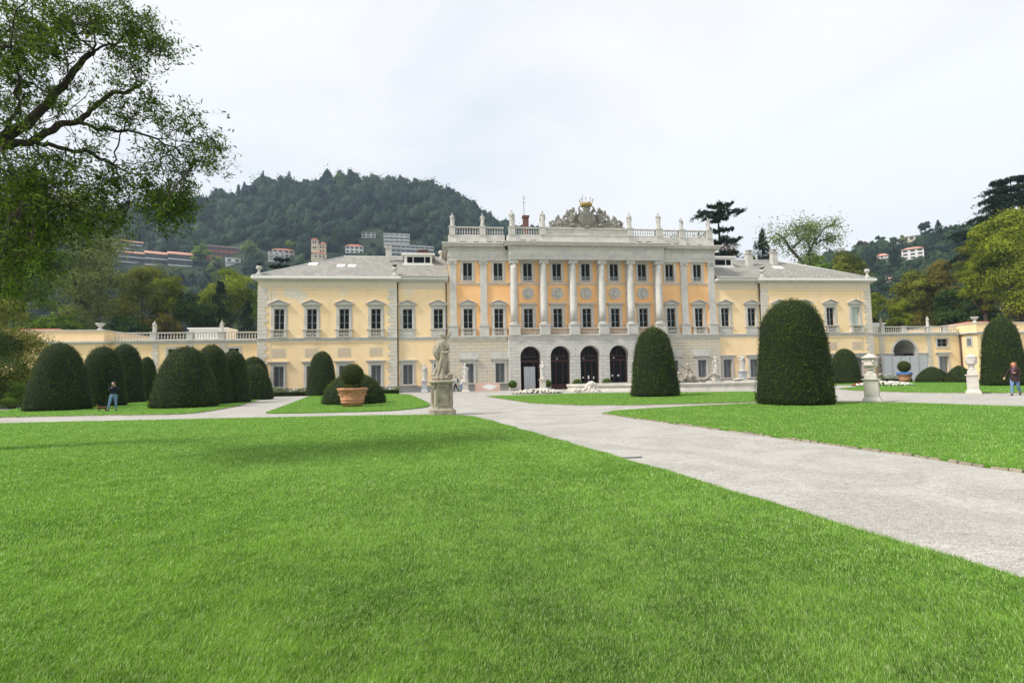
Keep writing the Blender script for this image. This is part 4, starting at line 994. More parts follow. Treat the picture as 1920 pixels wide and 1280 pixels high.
CONE = [(0,.92),(.02,.985),(.06,1.0),(.2,.965),(.4,.875),(.6,.755),(.75,.63),(.86,.50),(.93,.36),(.98,.19),(1,0)]
DOME = [(0,.96),(.06,1.0),(.2,.985),(.4,.92),(.6,.79),(.75,.64),(.86,.48),(.94,.31),(.985,.14),(1,0)]
LOW = [(0,.94),(.08,1.0),(.25,.95),(.45,.82),(.65,.63),(.8,.45),(.92,.25),(.98,.1),(1,0)]
def sized(px, pyb, pyt, wpx, extra=0):
    """base point, height and width in metres from how it stands in the photo"""
    g_ = gnd(px, pyb); d = float(np.dot(np.array(g_)-CAM, _fw)); return g_, (pyb-pyt)*d/FPX, wpx*d/FPX*math.cos(math.atan((px-960)/FPX)), d
def top_at(px, pyb, pyt, wpx, prof, seed, label, dens=360, sz=.066, push=.42):
    g_, h, w, d = sized(px, pyb, pyt, wpx); dr = Vector((g_.x-CAM[0], g_.y-CAM[1], 0)).normalized()
    w *= (1+w*.5/d); c = g_+dr*w*push
    area = math.pi*w*h; k = max(1.0, d/23); n = int(dens*area/k**1.6)
    return topiary(c, prof, h*(1+w*push/d*.9), w, n, sz*k**.8, seed, label)
top_at(1493,762,563,152,BROAD,1,'tallest and nearest clipped yew, round shouldered drum right of the centre path')
top_at(1228,745,613,93,BULLET,2,'tall tapering clipped yew in front of the fountain basin and arcade')
top_at(1884,724,594,96,BULLET,3,'tall clipped yew behind the walking woman at the right edge')
top_at(1749,717,688,73,LOW,4,'low wide clipped yew mound beside the blue wrapped ball pot')
top_at(1800,717,686,62,LOW,5,'low clipped yew mound half hidden behind the right hand white urn')
top_at(108,771,644,137,CONE,6,'broad clipped yew cone at the left end of the hedge row')
top_at(191,763,650,97,BULLET,7,'clipped yew behind the standing woman in jeans')
top_at(232,756,645,86,BULLET,8,'tall clipped yew behind and right of the standing woman in jeans')
top_at(274,752,669,48,BULLET,9,'narrow low clipped yew next to the gap in the hedge row')
top_at(348,766,651,134,CONE,10,'broad clipped yew cone right of the gap in the hedge row')
top_at(396,759,647,84,BULLET,11,'tall clipped yew overlapping the broad cone from behind')
top_at(435,756,657,72,BULLET,12,'clipped yew third from the right end of the hedge row')
top_at(475,750,683,76,DOME,13,'small low clipped yew at the right end of the hedge row')
top_at(308,744,671,44,DOME,14,'clipped yew glimpsed far back through the gap in the hedge row')
top_at(475,744,669,68,BULLET,15,'darker clipped yew standing behind the small low one at the row end')
c = Vector((-29.97,-5.2,0)); topiary(c, BULLET, 4.65, 3.05, 9000, .09, 16, 'single clipped yew bullet before the left wing beside the rose bed')
c = Vector((31.6,-3.0,0)); topiary(c, BULLET, 4.25, 3.35, 9000, .10, 17, 'clipped yew dome among white roses before the right wing')
top_at(664,760,701,123,DOME,18,'low broad yew dome behind the large terracotta pot', push=.5)

# ------------------------------------------------------------------ trees
MT['bark'] = mat('bark', (.075,.055,.042), .95, (.045,.035,.028), 6, 8, .6, 12)
MT['bark_dark'] = mat('bark_dark', (.030,.023,.018), .95, (.045,.033,.025), 6, 8, .6, 12)
LM = {
 'mid':   leafmat('leaf_mid', (.030,.068,.010), (.27,.41,.055), .34),
 'yellow':leafmat('leaf_yellow', (.035,.060,.006), (.38,.44,.040), .32),
 'olive': leafmat('leaf_olive', (.045,.060,.012), (.33,.35,.055), .32),
 'brown': leafmat('leaf_brown', (.040,.040,.010), (.29,.24,.05), .28),
 'grey':  leafmat('leaf_grey', (.060,.080,.030), (.36,.42,.15), .32),
 'dark':  leafmat('leaf_dark', (.012,.030,.009), (.095,.16,.035), .18),
 'fir':   leafmat('leaf_fir', (.010,.024,.014), (.040,.070,.035), .08),
 'rust':  leafmat('leaf_rust', (.055,.030,.014), (.16,.095,.045), .15),
 'light': leafmat('leaf_light', (.11,.16,.05), (.26,.33,.12), .3),
 'near':  leafmat('leaf_near', (.015,.035,.007), (.14,.215,.034), .40),
}
def tree_arrays(h, w, crown0, lobes, per, size, rng, squash=.8, flat=0):
    Cs, Ns, Ts = [], [], []
    cz = crown0+(h-crown0)/2
    for i in range(lobes):
        # lobe centres through an egg shaped crown
        while True:
            v = rng.uniform(-1,1,3)
            if v@v < 1: break
        r = rng.uniform(.24,.40)*min(w/2, (h-crown0)/2)*1.05
        c = np.array([v[0]*(w/2-r*.7)*(1-.25*max(v[2],0)), v[1]*(w/2-r*.7)*(1-.25*max(v[2],0)), cz+v[2]*((h-crown0)/2-r*.8)])
        u = rng.normal(size=(per,3)); u /= np.linalg.norm(u,axis=1)[:,None]; u[:,2] = np.where(u[:,2]<-.3, -u[:,2], u[:,2])
        rr = r*(1+.16*np.sin(u[:,0]*6+i)+.12*np.sin(u[:,1]*9+i*2))*rng.uniform(.66,1.08,per)
        Cs.append(c+u*rr[:,None]*np.array([1,1,squash])); Ns.append(u); Ts.append(np.full(per, rng.normal(0,.13))+rng.normal(0,.14,per)+.06*u[:,2])
    C = np.concatenate(Cs); N = np.concatenate(Ns); T = np.clip(.42+np.concatenate(Ts)*1.35, 0, 1)
    keep = C[:,2] > .15; C, N, T = C[keep], N[keep], T[keep]
    V, F = cards(C, size*rng.uniform(.6,1.5,len(C)), .8, N, .75, rng)
    return V, F, T
def trunk_mb(h, r, crown0, w, rng, limbs=6, lean=0):
    m = MB(); k = [(lean*t*t*h+.15*math.sin(t*5), .12*math.sin(t*4+1), h*t*.8) for t in (0,.15,.35,.55,.75,1)]
    m.tube(k, [r*1.35, r, r*.82, r*.62, r*.4, r*.15], 9)
    for i in range(limbs):
        a = rng.uniform(0,6.28); z = crown0*rng.uniform(.75,1.1)+(h-crown0)*rng.uniform(0,.4); L_ = w*rng.uniform(.25,.42)
        m.tube([(lean*(z/h/.8)**2*h,0,z*.9),(math.cos(a)*L_*.5+lean*h*.3, math.sin(a)*L_*.5, z+L_*.45),(math.cos(a)*L_+lean*h*.4, math.sin(a)*L_, z+L_*1.0)],[r*.45,r*.28,r*.08],6)
    return m
def broad_tree(px, ptop, pbot, wpx, D, kind, seed, label, lobes=26, per=260, size=None, name='broadleaf_tree', cat='tree', group=None, ground=0, crown_frac=.22, squash=.8):
    p = at(px, 700, D); p.z = ground; yh = 707.6-(px-960)*.01955
    fd = D*math.cos(math.atan((px-960)/FPX)); h = (yh-ptop)*fd/FPX+1.5-ground; w = wpx*fd/FPX*(.5+.5*math.cos(math.atan((px-960)/FPX))); c0 = max(h*crown_frac*.3, (yh-pbot)*fd/FPX+1.5-ground) if cat == 'tree' else -h*.45
    rng = np.random.default_rng(seed); t = thing(name, p, label, cat, group)
    V, F, T = tree_arrays(h, w, c0, lobes, per, size or max(.16, .0046*fd), rng, squash)
    np_mesh('crown', V, F, LM[kind], t, T); trunk_mb(h, max(.18,h*.016), c0, w, rng, 6 if cat == 'tree' else 0).build('trunk', MT['bark'], t, local=True)
    return t
def conifer(px, ptop, wpx, D, kind, seed, label, n=9000, base=.05, tier=26, droop=.25, size=None, name='spruce_tree', ground=0, power=1.0):
    p = at(px, 700, D); p.z = ground; yh = 707.6-(px-960)*.01955; fd = D*math.cos(math.atan((px-960)/FPX)); h = (yh-ptop)*fd/FPX+1.5-ground; w = wpx*fd/FPX
    rng = np.random.default_rng(seed); t = thing(name, p, label, 'tree')
    nb = tier*11; bz = np.sort(rng.random(nb))**.8; ba = rng.uniform(0, 2*np.pi, nb); bl = w/2*(bz+.05)**power*rng.uniform(.72,1.12,nb)
    i = rng.integers(0, nb, n); q = rng.random(n)**.7; r = bl[i]*q; a = ba[i]+rng.normal(0,.16,n)/(q+.35)*.6
    z = h*(1-bz[i]*(1-base))-r*droop*1.2+.12*r*q+rng.normal(0,.012*h,n)*(.4+q)
    C = np.stack([r*np.cos(a), r*np.sin(a), z],1); V, F = cards(C, (size or .0045*fd)*rng.uniform(.6,1.5,n), .5, np.tile([0,0,1.],(n,1)), .8, rng)
    np_mesh('crown', V, F, LM[kind], t, np.clip(rng.normal(.4,.2,n)+.15*q,0,1)); m = MB(); m.tube([(0,0,0),(0,0,h*.5),(0,0,h*.99)],[h*.016,h*.010,.03],8); m.build('trunk', MT['bark_dark'], t, local=True); return t
def layered(px, ptop, wpx, D, kind, seed, label, tiers, name='cedar_tree', lean=0, per=900, size=None, ground=0, up=.12):
    """cedar or pine: bare leaning trunk, separate flat plates of foliage; tiers = (height fraction, reach left, reach right) in fractions of half width"""
    p = at(px, 700, D); p.z = ground; yh = 707.6-(px-960)*.01955; fd = D*math.cos(math.atan((px-960)/FPX)); h = (yh-ptop)*fd/FPX+1.5-ground; w = wpx*fd/FPX/2
    rng = np.random.default_rng(seed); t = thing(name, p, label, 'tree'); m = MB(); Cs = []
    rx = Vector((_r[0], _r[1], 0)); ry = Vector((-_r[1], _r[0], 0))
    tx = lambda f: lean*h*(f-.5)
    m.tube([Vector((0,0,h*f))+rx*tx(f) for f in (0,.3,.5,.7,.85,1)], [h*.016,h*.013,h*.011,h*.008,h*.005,.05], 8)
    for (f, l, r_) in tiers:
        for s, reach in ((-1,l),(1,r_),(0,(l+r_)*.35),(2,(l+r_)*.35)):
            if reach <= 0: continue
            d = rx*s if abs(s)==1 else (ry*(1 if s==0 else -1)); d = (d+ry*rng.uniform(-.35,.35)).normalized() if abs(s)==1 else d
            L_ = w*reach; b0 = Vector((0,0,h*f))+rx*tx(f); tip = b0+d*L_+Vector((0,0,L_*up)); mid = b0+d*L_*.5+Vector((0,0,L_*up*1.1)); m.tube([b0,mid,tip],[h*.004+.03,h*.0025+.02,.02],5)
            n = int(per*max(.3,reach)); q = rng.random(n)**.75; side = rng.normal(0,1,n)*(.10+.16*q)*L_*.75
            pr = np.array(Vector((-d.y,d.x,0))); c = np.array(b0)[None]+np.array(d)[None]*(q*L_)[:,None]+pr[None]*side[:,None]
            c[:,2] += q*L_*up+rng.normal(0,.05*h*.22,n)*.35-np.abs(side)*.15+.06*L_*np.sin(q*17+f*30); Cs.append(c)
    C = np.concatenate(Cs); n = len(C); V, F = cards(C, (size or .0048*fd)*rng.uniform(.6,1.5,n), .6, np.tile([0,0,1.],(n,1)), .9, rng)
    np_mesh('crown', V, F, LM[kind], t, np.clip(rng.normal(.42,.2,n),0,1)); m.build('trunk', MT['bark_dark'], t, local=True); return t

GL, GR = 'park trees behind the left terrace', 'park trees behind the right terrace'
broad_tree(150,335,640,200,106,'grey',21,'tall grey green tree rising highest behind the left terrace',60,420,.36,group=GL)
broad_tree(35,330,640,170,98,'mid',22,'tall mid green tree at the far left behind the red roofed block',50,420,.36,group=GL)
broad_tree(-90,300,650,200,100,'mid',220,'mid green tree cut off by the left edge of the view',40,300,.4,group=GL)
broad_tree(265,490,640,150,112,'olive',23,'rounded olive tree left of the single yellow one behind the terrace',44,380,.34,group=GL)
broad_tree(312,505,640,80,106,'yellow',24,'tree with yellowing rounded crown behind the terrace balustrade',30,300,.32,group=GL)
broad_tree(430,487,640,120,122,'yellow',25,'broad yellow green tree left of the villa roof corner',46,360,.36,group=GL)
broad_tree(505,505,640,80,118,'mid',250,'green tree just behind the left wing corner',24,260,.36,group=GL)
broad_tree(365,540,640,90,104,'dark',26,'dark low tree between the two yellowing crowns',30,300,.32,group=GL)
conifer(410,525,150,104,'fir',27,'dark fir standing over the left terrace statue',14000,.0,22)
conifer(462,560,120,98,'fir',28,'lower dark fir beside the villa corner',9000,.0,18)
conifer(180,560,190,97,'grey',29,'grey green conifer low behind the left terrace urn',12000,.0,18)
broad_tree(105,585,650,110,94,'mid',30,'bushy green tree just over the red tiled roof',26,260,.3,group=GL)
broad_tree(300,585,650,80,100,'brown',31,'bronze leaved small tree behind the terrace balustrade',22,240,.3,group=GL)
broad_tree(235,590,650,90,96,'dark',32,'dark bushy tree right of the terrace urn',24,260,.3,group=GL)
layered(525,478,60,112,'fir',33,'dark cedar poking above the left wing roof corner',[(.80,.6,.9),(.86,.5,.8),(.92,.7,.5),(.97,.4,.5),(.72,.9,.9)],per=700)
# right
layered(1364,371,104,100,'fir',34,'tall gaunt pine with layered branches behind the right roof',[(.48,.9,.7),(.55,.5,.9),(.62,.55,.8),(.70,.35,.6),(.77,.75,.75),(.83,.4,.5),(.895,.95,.35),(.93,.7,1.0),(.97,.35,.55)],name='pine_tree',lean=-.03,per=850,up=.14)
broad_tree(1375,440,520,78,108,'rust',35,'thin russet tree around the foot of the gaunt pine',30,150,.30)
broad_tree(1318,425,480,50,150,'brown',350,'sparse brown treetop seen past the roof balustrade',18,50,.4)
broad_tree(1268,428,470,46,150,'brown',351,'wispy treetop seen through the roof balustrade',14,40,.4)
conifer(1441,429,190,110,'fir',36,'dark pointed spruce right of the gaunt pine',26000,.1,24,.22)
broad_tree(1420,470,540,50,100,'mid',37,'low green tree at the foot of the spruce',20,200,.32)
# sparse twisted tree
def sparse_tree():
    D = 96; p = at(1515,700,D); p.z = 0; t = thing('birch_tree', p, 'thin crowned pale green tree with forked bare trunks', 'tree'); rng = np.random.default_rng(38); m = MB(); Cs = []
    fd = D*.875; yh = 697; k = fd/FPX; rx = Vector((_r[0],_r[1],0))
    Q = lambda x, y, d=0: rx*((x-1515)*k)+Vector((0,d,(yh-y)*k+1.5))
    limbs = [[(1528,560),(1510,490),(1500,462),(1485,440),(1478,428)],[(1500,462),(1512,445),(1520,430),(1515,420)],[(1540,560),(1532,500),(1535,470),(1550,450),(1562,425)],[(1535,470),(1528,450),(1535,425)],[(1550,450),(1570,445),(1583,447)],[(1485,440),(1472,446)],[(1512,445),(1505,428)],[(1562,425),(1572,420)],[(1545,456),(1548,430),(1545,418)]]
    m.tube([(0,0,0),Q(1528,600),Q(1528,560)],[.5,.4,.35],8)
    for i, l in enumerate(limbs):
        d = rng.uniform(-1.5,1.5,len(l)); pts = [Q(x,y,dd if j else 0) for j,((x,y),dd) in enumerate(zip(l,d))]; r0 = .34 if len(l)>4 else .15
        m.tube(pts, [r0*(1-.75*j/(len(l)-1)) for j in range(len(l))], 6)
        for j in range(1,len(l)):
            a = np.array(pts[j]); n = 270; Cs.append(a+rng.normal(0,1,(n,3))*np.array([.9,1.0,.75])*(.5+.22*j))
            for q in range(4): e = a+rng.normal(0,1,3)*1.4; m.tube([pts[j], (Vector(e)+pts[j])/2+Vector((0,0,.2)), Vector(e)],[.05,.03,.01],4)
    C = np.concatenate(Cs); V, F = cards(C, .34*rng.uniform(.6,1.4,len(C)), .8, None, 1, rng); np_mesh('crown', V, F, LM['light'], t, np.clip(rng.normal(.45,.2,len(C)),0,1)); m.build('trunk', MT['bark'], t, local=True)
sparse_tree()
broad_tree(1535,470,560,80,128,'mid',39,'green rounded tree behind the forked pale tree',28,260,.4)
broad_tree(1495,495,560,70,118,'grey',40,'pale green shrubby tree left of the forked trunks',24,200,.36)
broad_tree(1600,466,620,96,119,'olive',41,'round olive brown tree behind the right wing roof corner',46,420,.34,group=GR)
broad_tree(1560,510,600,60,100,'mid',410,'small green tree at the right roof slope',20,220,.32,group=GR)
broad_tree(1642,545,640,80,112,'yellow',42,'yellow green bushy tree at the right wing corner',32,300,.28,group=GR)
broad_tree(1692,560,640,66,111,'yellow',43,'yellow leaved low tree behind the lone terrace statue',26,260,.26,group=GR)
broad_tree(1725,500,640,110,116,'olive',44,'olive tree with drooping brownish foliage mid right',44,380,.32,group=GR)
broad_tree(1775,480,640,100,117,'brown',45,'bronze tinted tree rising under the hillside houses',44,380,.32,group=GR)
broad_tree(1790,530,640,90,112,'dark',46,'dark green tree behind the right terrace end block',40,360,.28,group=GR)
broad_tree(1742,575,640,60,111,'brown',47,'low bronze bush like tree behind the terrace statue',22,240,.26,group=GR)
broad_tree(1845,520,650,90,110,'dark',48,'deep green tree in the shade of the plane tree',40,360,.28,group=GR)
broad_tree(1840,440,560,80,111,'olive',49,'olive tree leaning out left of the big plane tree',34,340,.27,group=GR)
broad_tree(1925,372,620,190,106,'yellow',50,'big yellow green plane tree at the right edge',90,520,.27,name='plane_tree',group=GR,squash=.9)
broad_tree(1856,400,600,90,107,'yellow',51,'left hand yellow green crown beside the big plane tree',40,420,.27,name='plane_tree',group=GR)
layered(1925,322,210,118,'fir',52,'huge old cedar with sweeping layered branches at the upper right',[(.60,.9,.9),(.66,1.0,.8),(.71,.98,.8),(.76,.95,.7),(.81,.80,.7),(.86,.62,.7),(.90,.62,.6),(.94,.5,.5),(.985,.30,.4)],per=2400,up=-.18,size=.42)
# fill: deep shade shrubs along the park edge so no bare ground shows under the crowns
for i, (px, D, wpx, kd) in enumerate([(560,60,0,''),]): pass

# large dark shrub at the far left, with a yellow top
broad_tree(-20,535,748,235,56,'olive',60,'feathery yellow green shrub at the left edge beside the yews',90,620,.14,name='maple_shrub',cat='shrub')
broad_tree(22,708,744,80,52,'mid',61,'low rounded bush with pale flowers under the left shrub',14,420,.10,name='flowering_bush',cat='bush')

broad_tree(-25,600,750,190,53,'dark',62,'dark dense shrub under the feathery one at the left edge',40,520,.12,name='laurel_shrub',cat='shrub')
broad_tree(38,672,748,70,58,'dark',63,'small dark shrub touching the leftmost clipped yew',24,420,.11,name='laurel_shrub',cat='shrub')
# ------------------------------------------------------------------ the near tree, upper left: limbs reach in from a trunk outside the frame
def near_tree():
    rng = np.random.default_rng(77); D0 = 13.0
    base = at(-330, 707, 19.0); base.z = 0
    t = thing('plane_tree', base, 'large near tree reaching in from the left with dark twisting limbs', 'tree')
    def Q(x, y, d=0.): return at(x, y, D0+d)
    m = MB(); N = []
    limbs = [
     ([(-330,330,6.0),(-180,310,3.2),(-60,282,.9),(0,262,.2),(50,235,.1),(100,180,.2),(130,145,.2),(165,103,.1),(176,96,0)],.30,.085),
     ([(-180,310,3.2),(-60,285,1.0),(0,273,.2),(60,266,0),(110,236,.2),(150,225,.3),(175,200,.3),(215,177,.2),(250,168,.2),(265,160,.2)],.20,.06),
     ([(140,228,.3),(185,240,.1),(230,245,-.2),(285,257,-.4),(330,278,-.7),(362,310,-.9)],.085,.02),
     ([(70,268,0),(110,277,.3),(160,283,.6),(190,297,.8),(211,308,.9)],.10,.075),
     ([(176,96,0),(178,75,-.2),(176,45,-.5)],.05,.02),([(176,96,0),(160,78,.3),(130,60,.6),(95,30,.9)],.06,.02),([(176,96,0),(200,83,-.1),(235,80,-.4),(268,88,-.7),(300,105,-1)],.055,.015),
     ([(176,96,0),(150,100,.1),(110,101,.3)],.03,.012),([(222,80,-.3),(232,60,-.3),(250,30,-.4)],.03,.01),
     ([(211,308,.9),(222,260,.7),(230,240,.5),(245,225,.3)],.04,.012),([(211,308,.9),(188,340,1.1),(175,360,1.3)],.035,.012),([(211,308,.9),(208,345,.7),(200,372,.6)],.03,.01),([(211,308,.9),(250,325,.5),(285,345,.2),(310,385,0)],.05,.012),
     ([(211,308,.9),(260,305,1.2),(300,303,1.5)],.03,.01),([(211,308,.9),(232,340,.4),(243,380,.1)],.035,.01),([(250,325,.5),(290,330,.3),(330,350,0),(345,395,-.2)],.03,.01),
     ([(285,257,-.4),(320,262,-.2),(365,268,.2),(400,262,.4)],.03,.008),([(300,265,-.5),(330,300,-.2),(340,345,0)],.03,.01),([(100,180,.2),(70,160,.5),(30,150,.8),(-30,120,1)],.05,.02),
     ([(0,262,0),(30,215,-.5),(40,160,-.9),(20,90,-1.2),(30,20,-1.4)],.08,.02),([(-60,282,-.2),(-60,200,.5),(-20,100,1),(60,10,1.2)],.10,.02),([(130,145,.2),(120,100,.8),(110,40,1.2)],.04,.015),
     ([(50,235,.1),(90,225,-.4),(120,215,-.8)],.03,.01),([(0,273,-.1),(20,320,-.6),(60,360,-.8)],.06,.015),([(-60,285,-.3),(-40,350,.3),(0,420,.6),(30,480,.7)],.09,.02),
     ([(232,245,-.2),(238,225,-.4),(255,215,-.6)],.03,.01),([(-60,285,-.3),(30,330,.9),(100,350,1.2),(150,380,1.4)],.06,.015),
    ]
    segs = []
    for l, r0, r1 in limbs:
        # smooth each limb with a little sideways wander
        pts = [Q(*a) for a in l]; P2 = []
        for i in range(len(pts)-1):
            for q in range(4):
                a = pts[i].lerp(pts[i+1], q/4); P2.append(a+Vector(rng.normal(0,.018,3)) if (i or q) else a)
        P2.append(pts[-1]); m.tube(P2, [.44*(r0+(r1-r0)*i/(len(P2)-1)) for i in range(len(P2))], 8); segs += [(p, r1) for p in P2[len(P2)//3:]]
    # trunk below
    m.tube([base, at(-330,560,19.0), at(-330,430,19.0), at(-330,330,19.0), at(-320,200,18.6), at(-300,60,18.0)], [.55,.42,.38,.34,.24,.15], 12)
    trunk = m.build('trunk', MT['bark_dark'], t)
    sp = np.array([list(p) for p, r in segs])
    # foliage masses seen against the sky: (x, y, rx, ry, share)
    blobs = [(40,40,90,60,12),(130,30,90,50,10),(220,35,70,45,8),(285,75,55,50,7.5),(310,95,35,35,3),(255,115,45,30,3.5),(60,105,70,45,5.5),(15,110,50,60,5),(110,75,60,35,3),(20,190,60,50,3.6),(70,170,35,35,2.0),(60,215,55,25,1.6),(110,165,40,40,1.6),
      (195,140,30,20,1.1),(240,150,35,20,.9),(170,185,60,30,2),(230,215,60,35,2.6),(300,205,45,35,3.2),(340,230,45,30,3.0),(380,255,45,35,2.6),(405,280,25,30,1.1),(170,255,60,25,1.8),(270,280,70,25,2),(340,300,60,35,2.6),(390,310,40,35,1.7),(320,355,50,50,4.2),(300,395,45,40,4.4),(345,385,25,30,1.6),(250,350,50,40,2.6),(200,350,45,40,2.6),(180,400,55,35,3.0),
      (40,320,70,40,6),(110,320,60,35,4),(30,380,70,60,11),(100,380,60,45,6),(10,450,60,60,12),(60,450,50,55,8),(5,520,45,60,7),(150,430,40,30,2.2),(160,330,40,30,1.8),(-50,300,60,160,4),(-50,100,50,100,4),(25,250,50,20,1.4),(100,500,20,25,.4),(215,440,30,20,.6)]
    tot = 46000; blobs = [((b[0],b[1],b[2],b[3],b[4]*.7) if b[0] < 130 else b) if (b[1] > 315 or b[0] < 30) else (b[0],b[1],b[2]*.92,b[3]*.92,b[4]*.56) for b in blobs]; sw = sum(b[4] for b in blobs); Cc = []; tw = MB(); cl = []
    for (x, y, rx, ry, s) in blobs:
        k = int(max(4, s*5.2)); n = int(tot*s/sw/k)
        for q in range(k):
            a = rng.uniform(0,6.28); r = math.sqrt(rng.random()); px, py = x+rx*r*math.cos(a), y+ry*r*math.sin(a)
            c = Q(px, py, rng.normal(0,.9)); cn = np.array(c); j = np.argmin(((sp-cn)**2).sum(1)); b = Vector(sp[j])
            midp = b.lerp(c,.5)+Vector(rng.normal(0,.07,3)); tw.tube([b, midp, c], [.009,.006,.003], 4)
            # several twiglets with leaves along them
            for z in range(5):
                e = c+Vector(rng.normal(0,.20,3))+Vector((0,0,-.06)); s0 = b.lerp(c, rng.uniform(.45,1)); tw.tube([s0, e],[.0035,.0015],3)
                kk = max(1, n//5); f = rng.random((kk,1)); pp = np.array(s0)*(1-f)+np.array(e)*f+rng.normal(0,.055,(kk,3)); Cc.append(pp)
    tw.build('twigs', MT['bark_dark'], trunk)
    C = np.concatenate(Cc); n = len(C); V, F = cards(C, .085*rng.uniform(.55,1.35,n), .62, None, 1, rng)
    np_mesh('crown', V, F, LM['near'], t, np.clip(rng.normal(.4,.24,n),0,1), off=base)
near_tree()
# ------------------------------------------------------------------ hills
HP = [(-500,400),(0,425),(250,405),(350,392),(400,384),(450,372),(500,352),(560,354),(640,343),(700,347),(750,347),(830,364),(880,392),(930,428),(1000,446),(1100,480),(1340,540),(1480,520),(1560,494),(1600,486),(1640,473),(1700,460),(1760,447),(1830,440),(1920,430),(2400,400)]
def az_of(x, y):
    d = ray(x,y); return math.atan2(d[0], d[1]), d[2]/math.hypot(d[0], d[1])
_az = np.array([az_of(*p) for p in HP]); HA, HE = _az[:,0], _az[:,1]
AZ1 = az_of(1080,480)[0]; AZ2 = az_of(1500,500)[0]
def ridge(az): return np.interp(az, HA, HE)
def r1_of(az): t = np.clip((az-AZ1)/(AZ2-AZ1),0,1); t = t*t*(3-2*t); return 640*(1-t)+430*t
def hill_z(az, r):
    r1 = r1_of(az); r0 = .42*r1; t = (r-r0)/(r1-r0); zr = ridge(az)*r1
    up = np.where(t < 0, 0, np.where(t < 1, np.power(np.clip(t,0,1),1.12), 1-.25*(t-1)-.25*(t-1)**2))
    n = 3.0*np.sin(r*.045+az*23)+2.5*np.sin(az*61+r*.02)
    return zr*up+n*np.clip(t,0,1)*np.clip(1.15-t,0,1)-.5*(t<0)
MT['hill'] = mat('hill', (.010,.020,.009), .95, (.03,.045,.018), .03)
na, nr = 170, 60; A = np.linspace(-1.25, 1.35, na); V = []
for i in range(nr):
    f = .40+1.5*i/(nr-1)
    for a in A: r = f*r1_of(a); V.append((CAM[0]+r*math.sin(a), CAM[1]+r*math.cos(a), float(hill_z(a, r))))
V = np.array(V); F = np.array([(i*na+j, i*na+j+1, (i+1)*na+j+1, (i+1)*na+j) for i in range(nr-1) for j in range(na-1)])
h_ = np_mesh('hills', V, F, MT['hill']); tag(h_, kind='structure')
for q in h_.data.polygons: q.use_smooth = True
def terr(x, y):
    """where the line of sight through that spot of the photo meets the hillside"""
    d = ray(x, y); az = math.atan2(d[0], d[1]); e = d[2]/math.hypot(d[0], d[1]); r1 = float(r1_of(az)); r = r1*.43
    while r < r1*1.1 and float(hill_z(az, r)) < 1.5+e*r: r += 1.0
    return Vector((CAM[0]+r*math.sin(az), CAM[1]+r*math.cos(az), 1.5+e*r)), r, az

# houses on the slope
HW_ = {}
def wallm(n, c): 
    if n not in HW_: HW_[n] = mat(n, c, .9, tuple(v*.88 for v in c), .25)
    return HW_[n]
CLEAR = []
def house(name, label, x0, x1, ytop, ybase, depth=9, wall=('house_cream',(.72,.66,.52)), roof='hip', rmat='red_tile', rh=.28, floors=2, cols=4, balc=False, turn=0, cat='house', group=None, win='win', tiers=None, off=0):
    c, r, az = terr((x0+x1)/2, ybase); r -= off; k = r*math.cos(az-YAW)/FPX*1.0
    c = Vector((CAM[0]+r*math.sin(az), CAM[1]+r*math.cos(az), 1.5+(c.z-1.5)*(r/(r+off)))); W = (x1-x0)*k; H = (ybase-ytop)*k
    CLEAR.append((az, r, (x1-x0)/2/FPX+.006, max(W*.7,12), H))
    t = thing(name, c, label, cat, group, rz=-az+turn)
    Hr = H*rh if roof != 'flat' else 0; Hw = H-Hr; w2 = W/2; lo = -10
    m = MB(); m.box(-w2,w2,0,depth,lo,Hw); m.build('wall', wallm(*wall), t, local=True)
    m = MB(); e = .6
    if roof == 'hip': m.add([(-w2-e,-e,Hw),(w2+e,-e,Hw),(w2+e,depth+e,Hw),(-w2-e,depth+e,Hw),(-w2*.45,depth*.5,H),(w2*.45,depth*.5,H)],[(0,1,5,4),(1,2,5),(2,3,4,5),(3,0,4),(3,2,1,0)])
    elif roof == 'shed': m.add([(-w2-e,-e,Hw),(w2+e,-e,Hw),(w2+e,depth,H),(-w2-e,depth,H),(-w2-e,-e,Hw-.5),(w2+e,-e,Hw-.5),(w2+e,depth,Hw-.5),(-w2-e,depth,Hw-.5)],[(0,1,2,3),(4,5,1,0),(1,5,6,2),(0,3,7,4)])
    else: m.box(-w2-.3,w2+.3,-.3,depth+.3,Hw,Hw+.35)
    m.build('roof', MT[rmat], t, local=True)
    fh = Hw/floors; mw = MT['house_window']
    for i in range(floors):
        for j in range(cols):
            x = -w2+W*(j+.5)/cols; ww = min(W/cols*.30, 1.3) if win == 'win' else W/cols*.44; z0 = fh*i+fh*.28; z1 = fh*i+fh*.80
            m = MB(); m.box(x-ww,x+ww,-.06,.1,z0,z1); m.build('window', mw, t, local=True)
        if balc: m = MB(); m.box(-w2+.2,w2-.2,-1.5,0,fh*i+.05,fh*i+.25); m.box(-w2+.2,w2-.2,-1.5,-1.35,fh*i+.25,fh*i+.95); m.build('balcony', MT['balcony'], t, local=True)
    for sx in (-1,1):
        for i in range(floors):
            for y in (depth*.3,depth*.7): m = MB(); m.box(sx*w2-.06,sx*w2+.06,y-.6,y+.6,fh*i+fh*.3,fh*i+fh*.8); m.build('window', mw, t, local=True)
    return t
MT['house_window'] = mat('house_window', (.045,.05,.06), .4, spec=.5); MT['balcony'] = mat('balcony', (.62,.62,.62), .8)
MT['pink_tile'] = ashlar('pink_tile', (.55,.27,.20), (.64,.36,.27), (.4,.18,.13), .3, .4, .03)
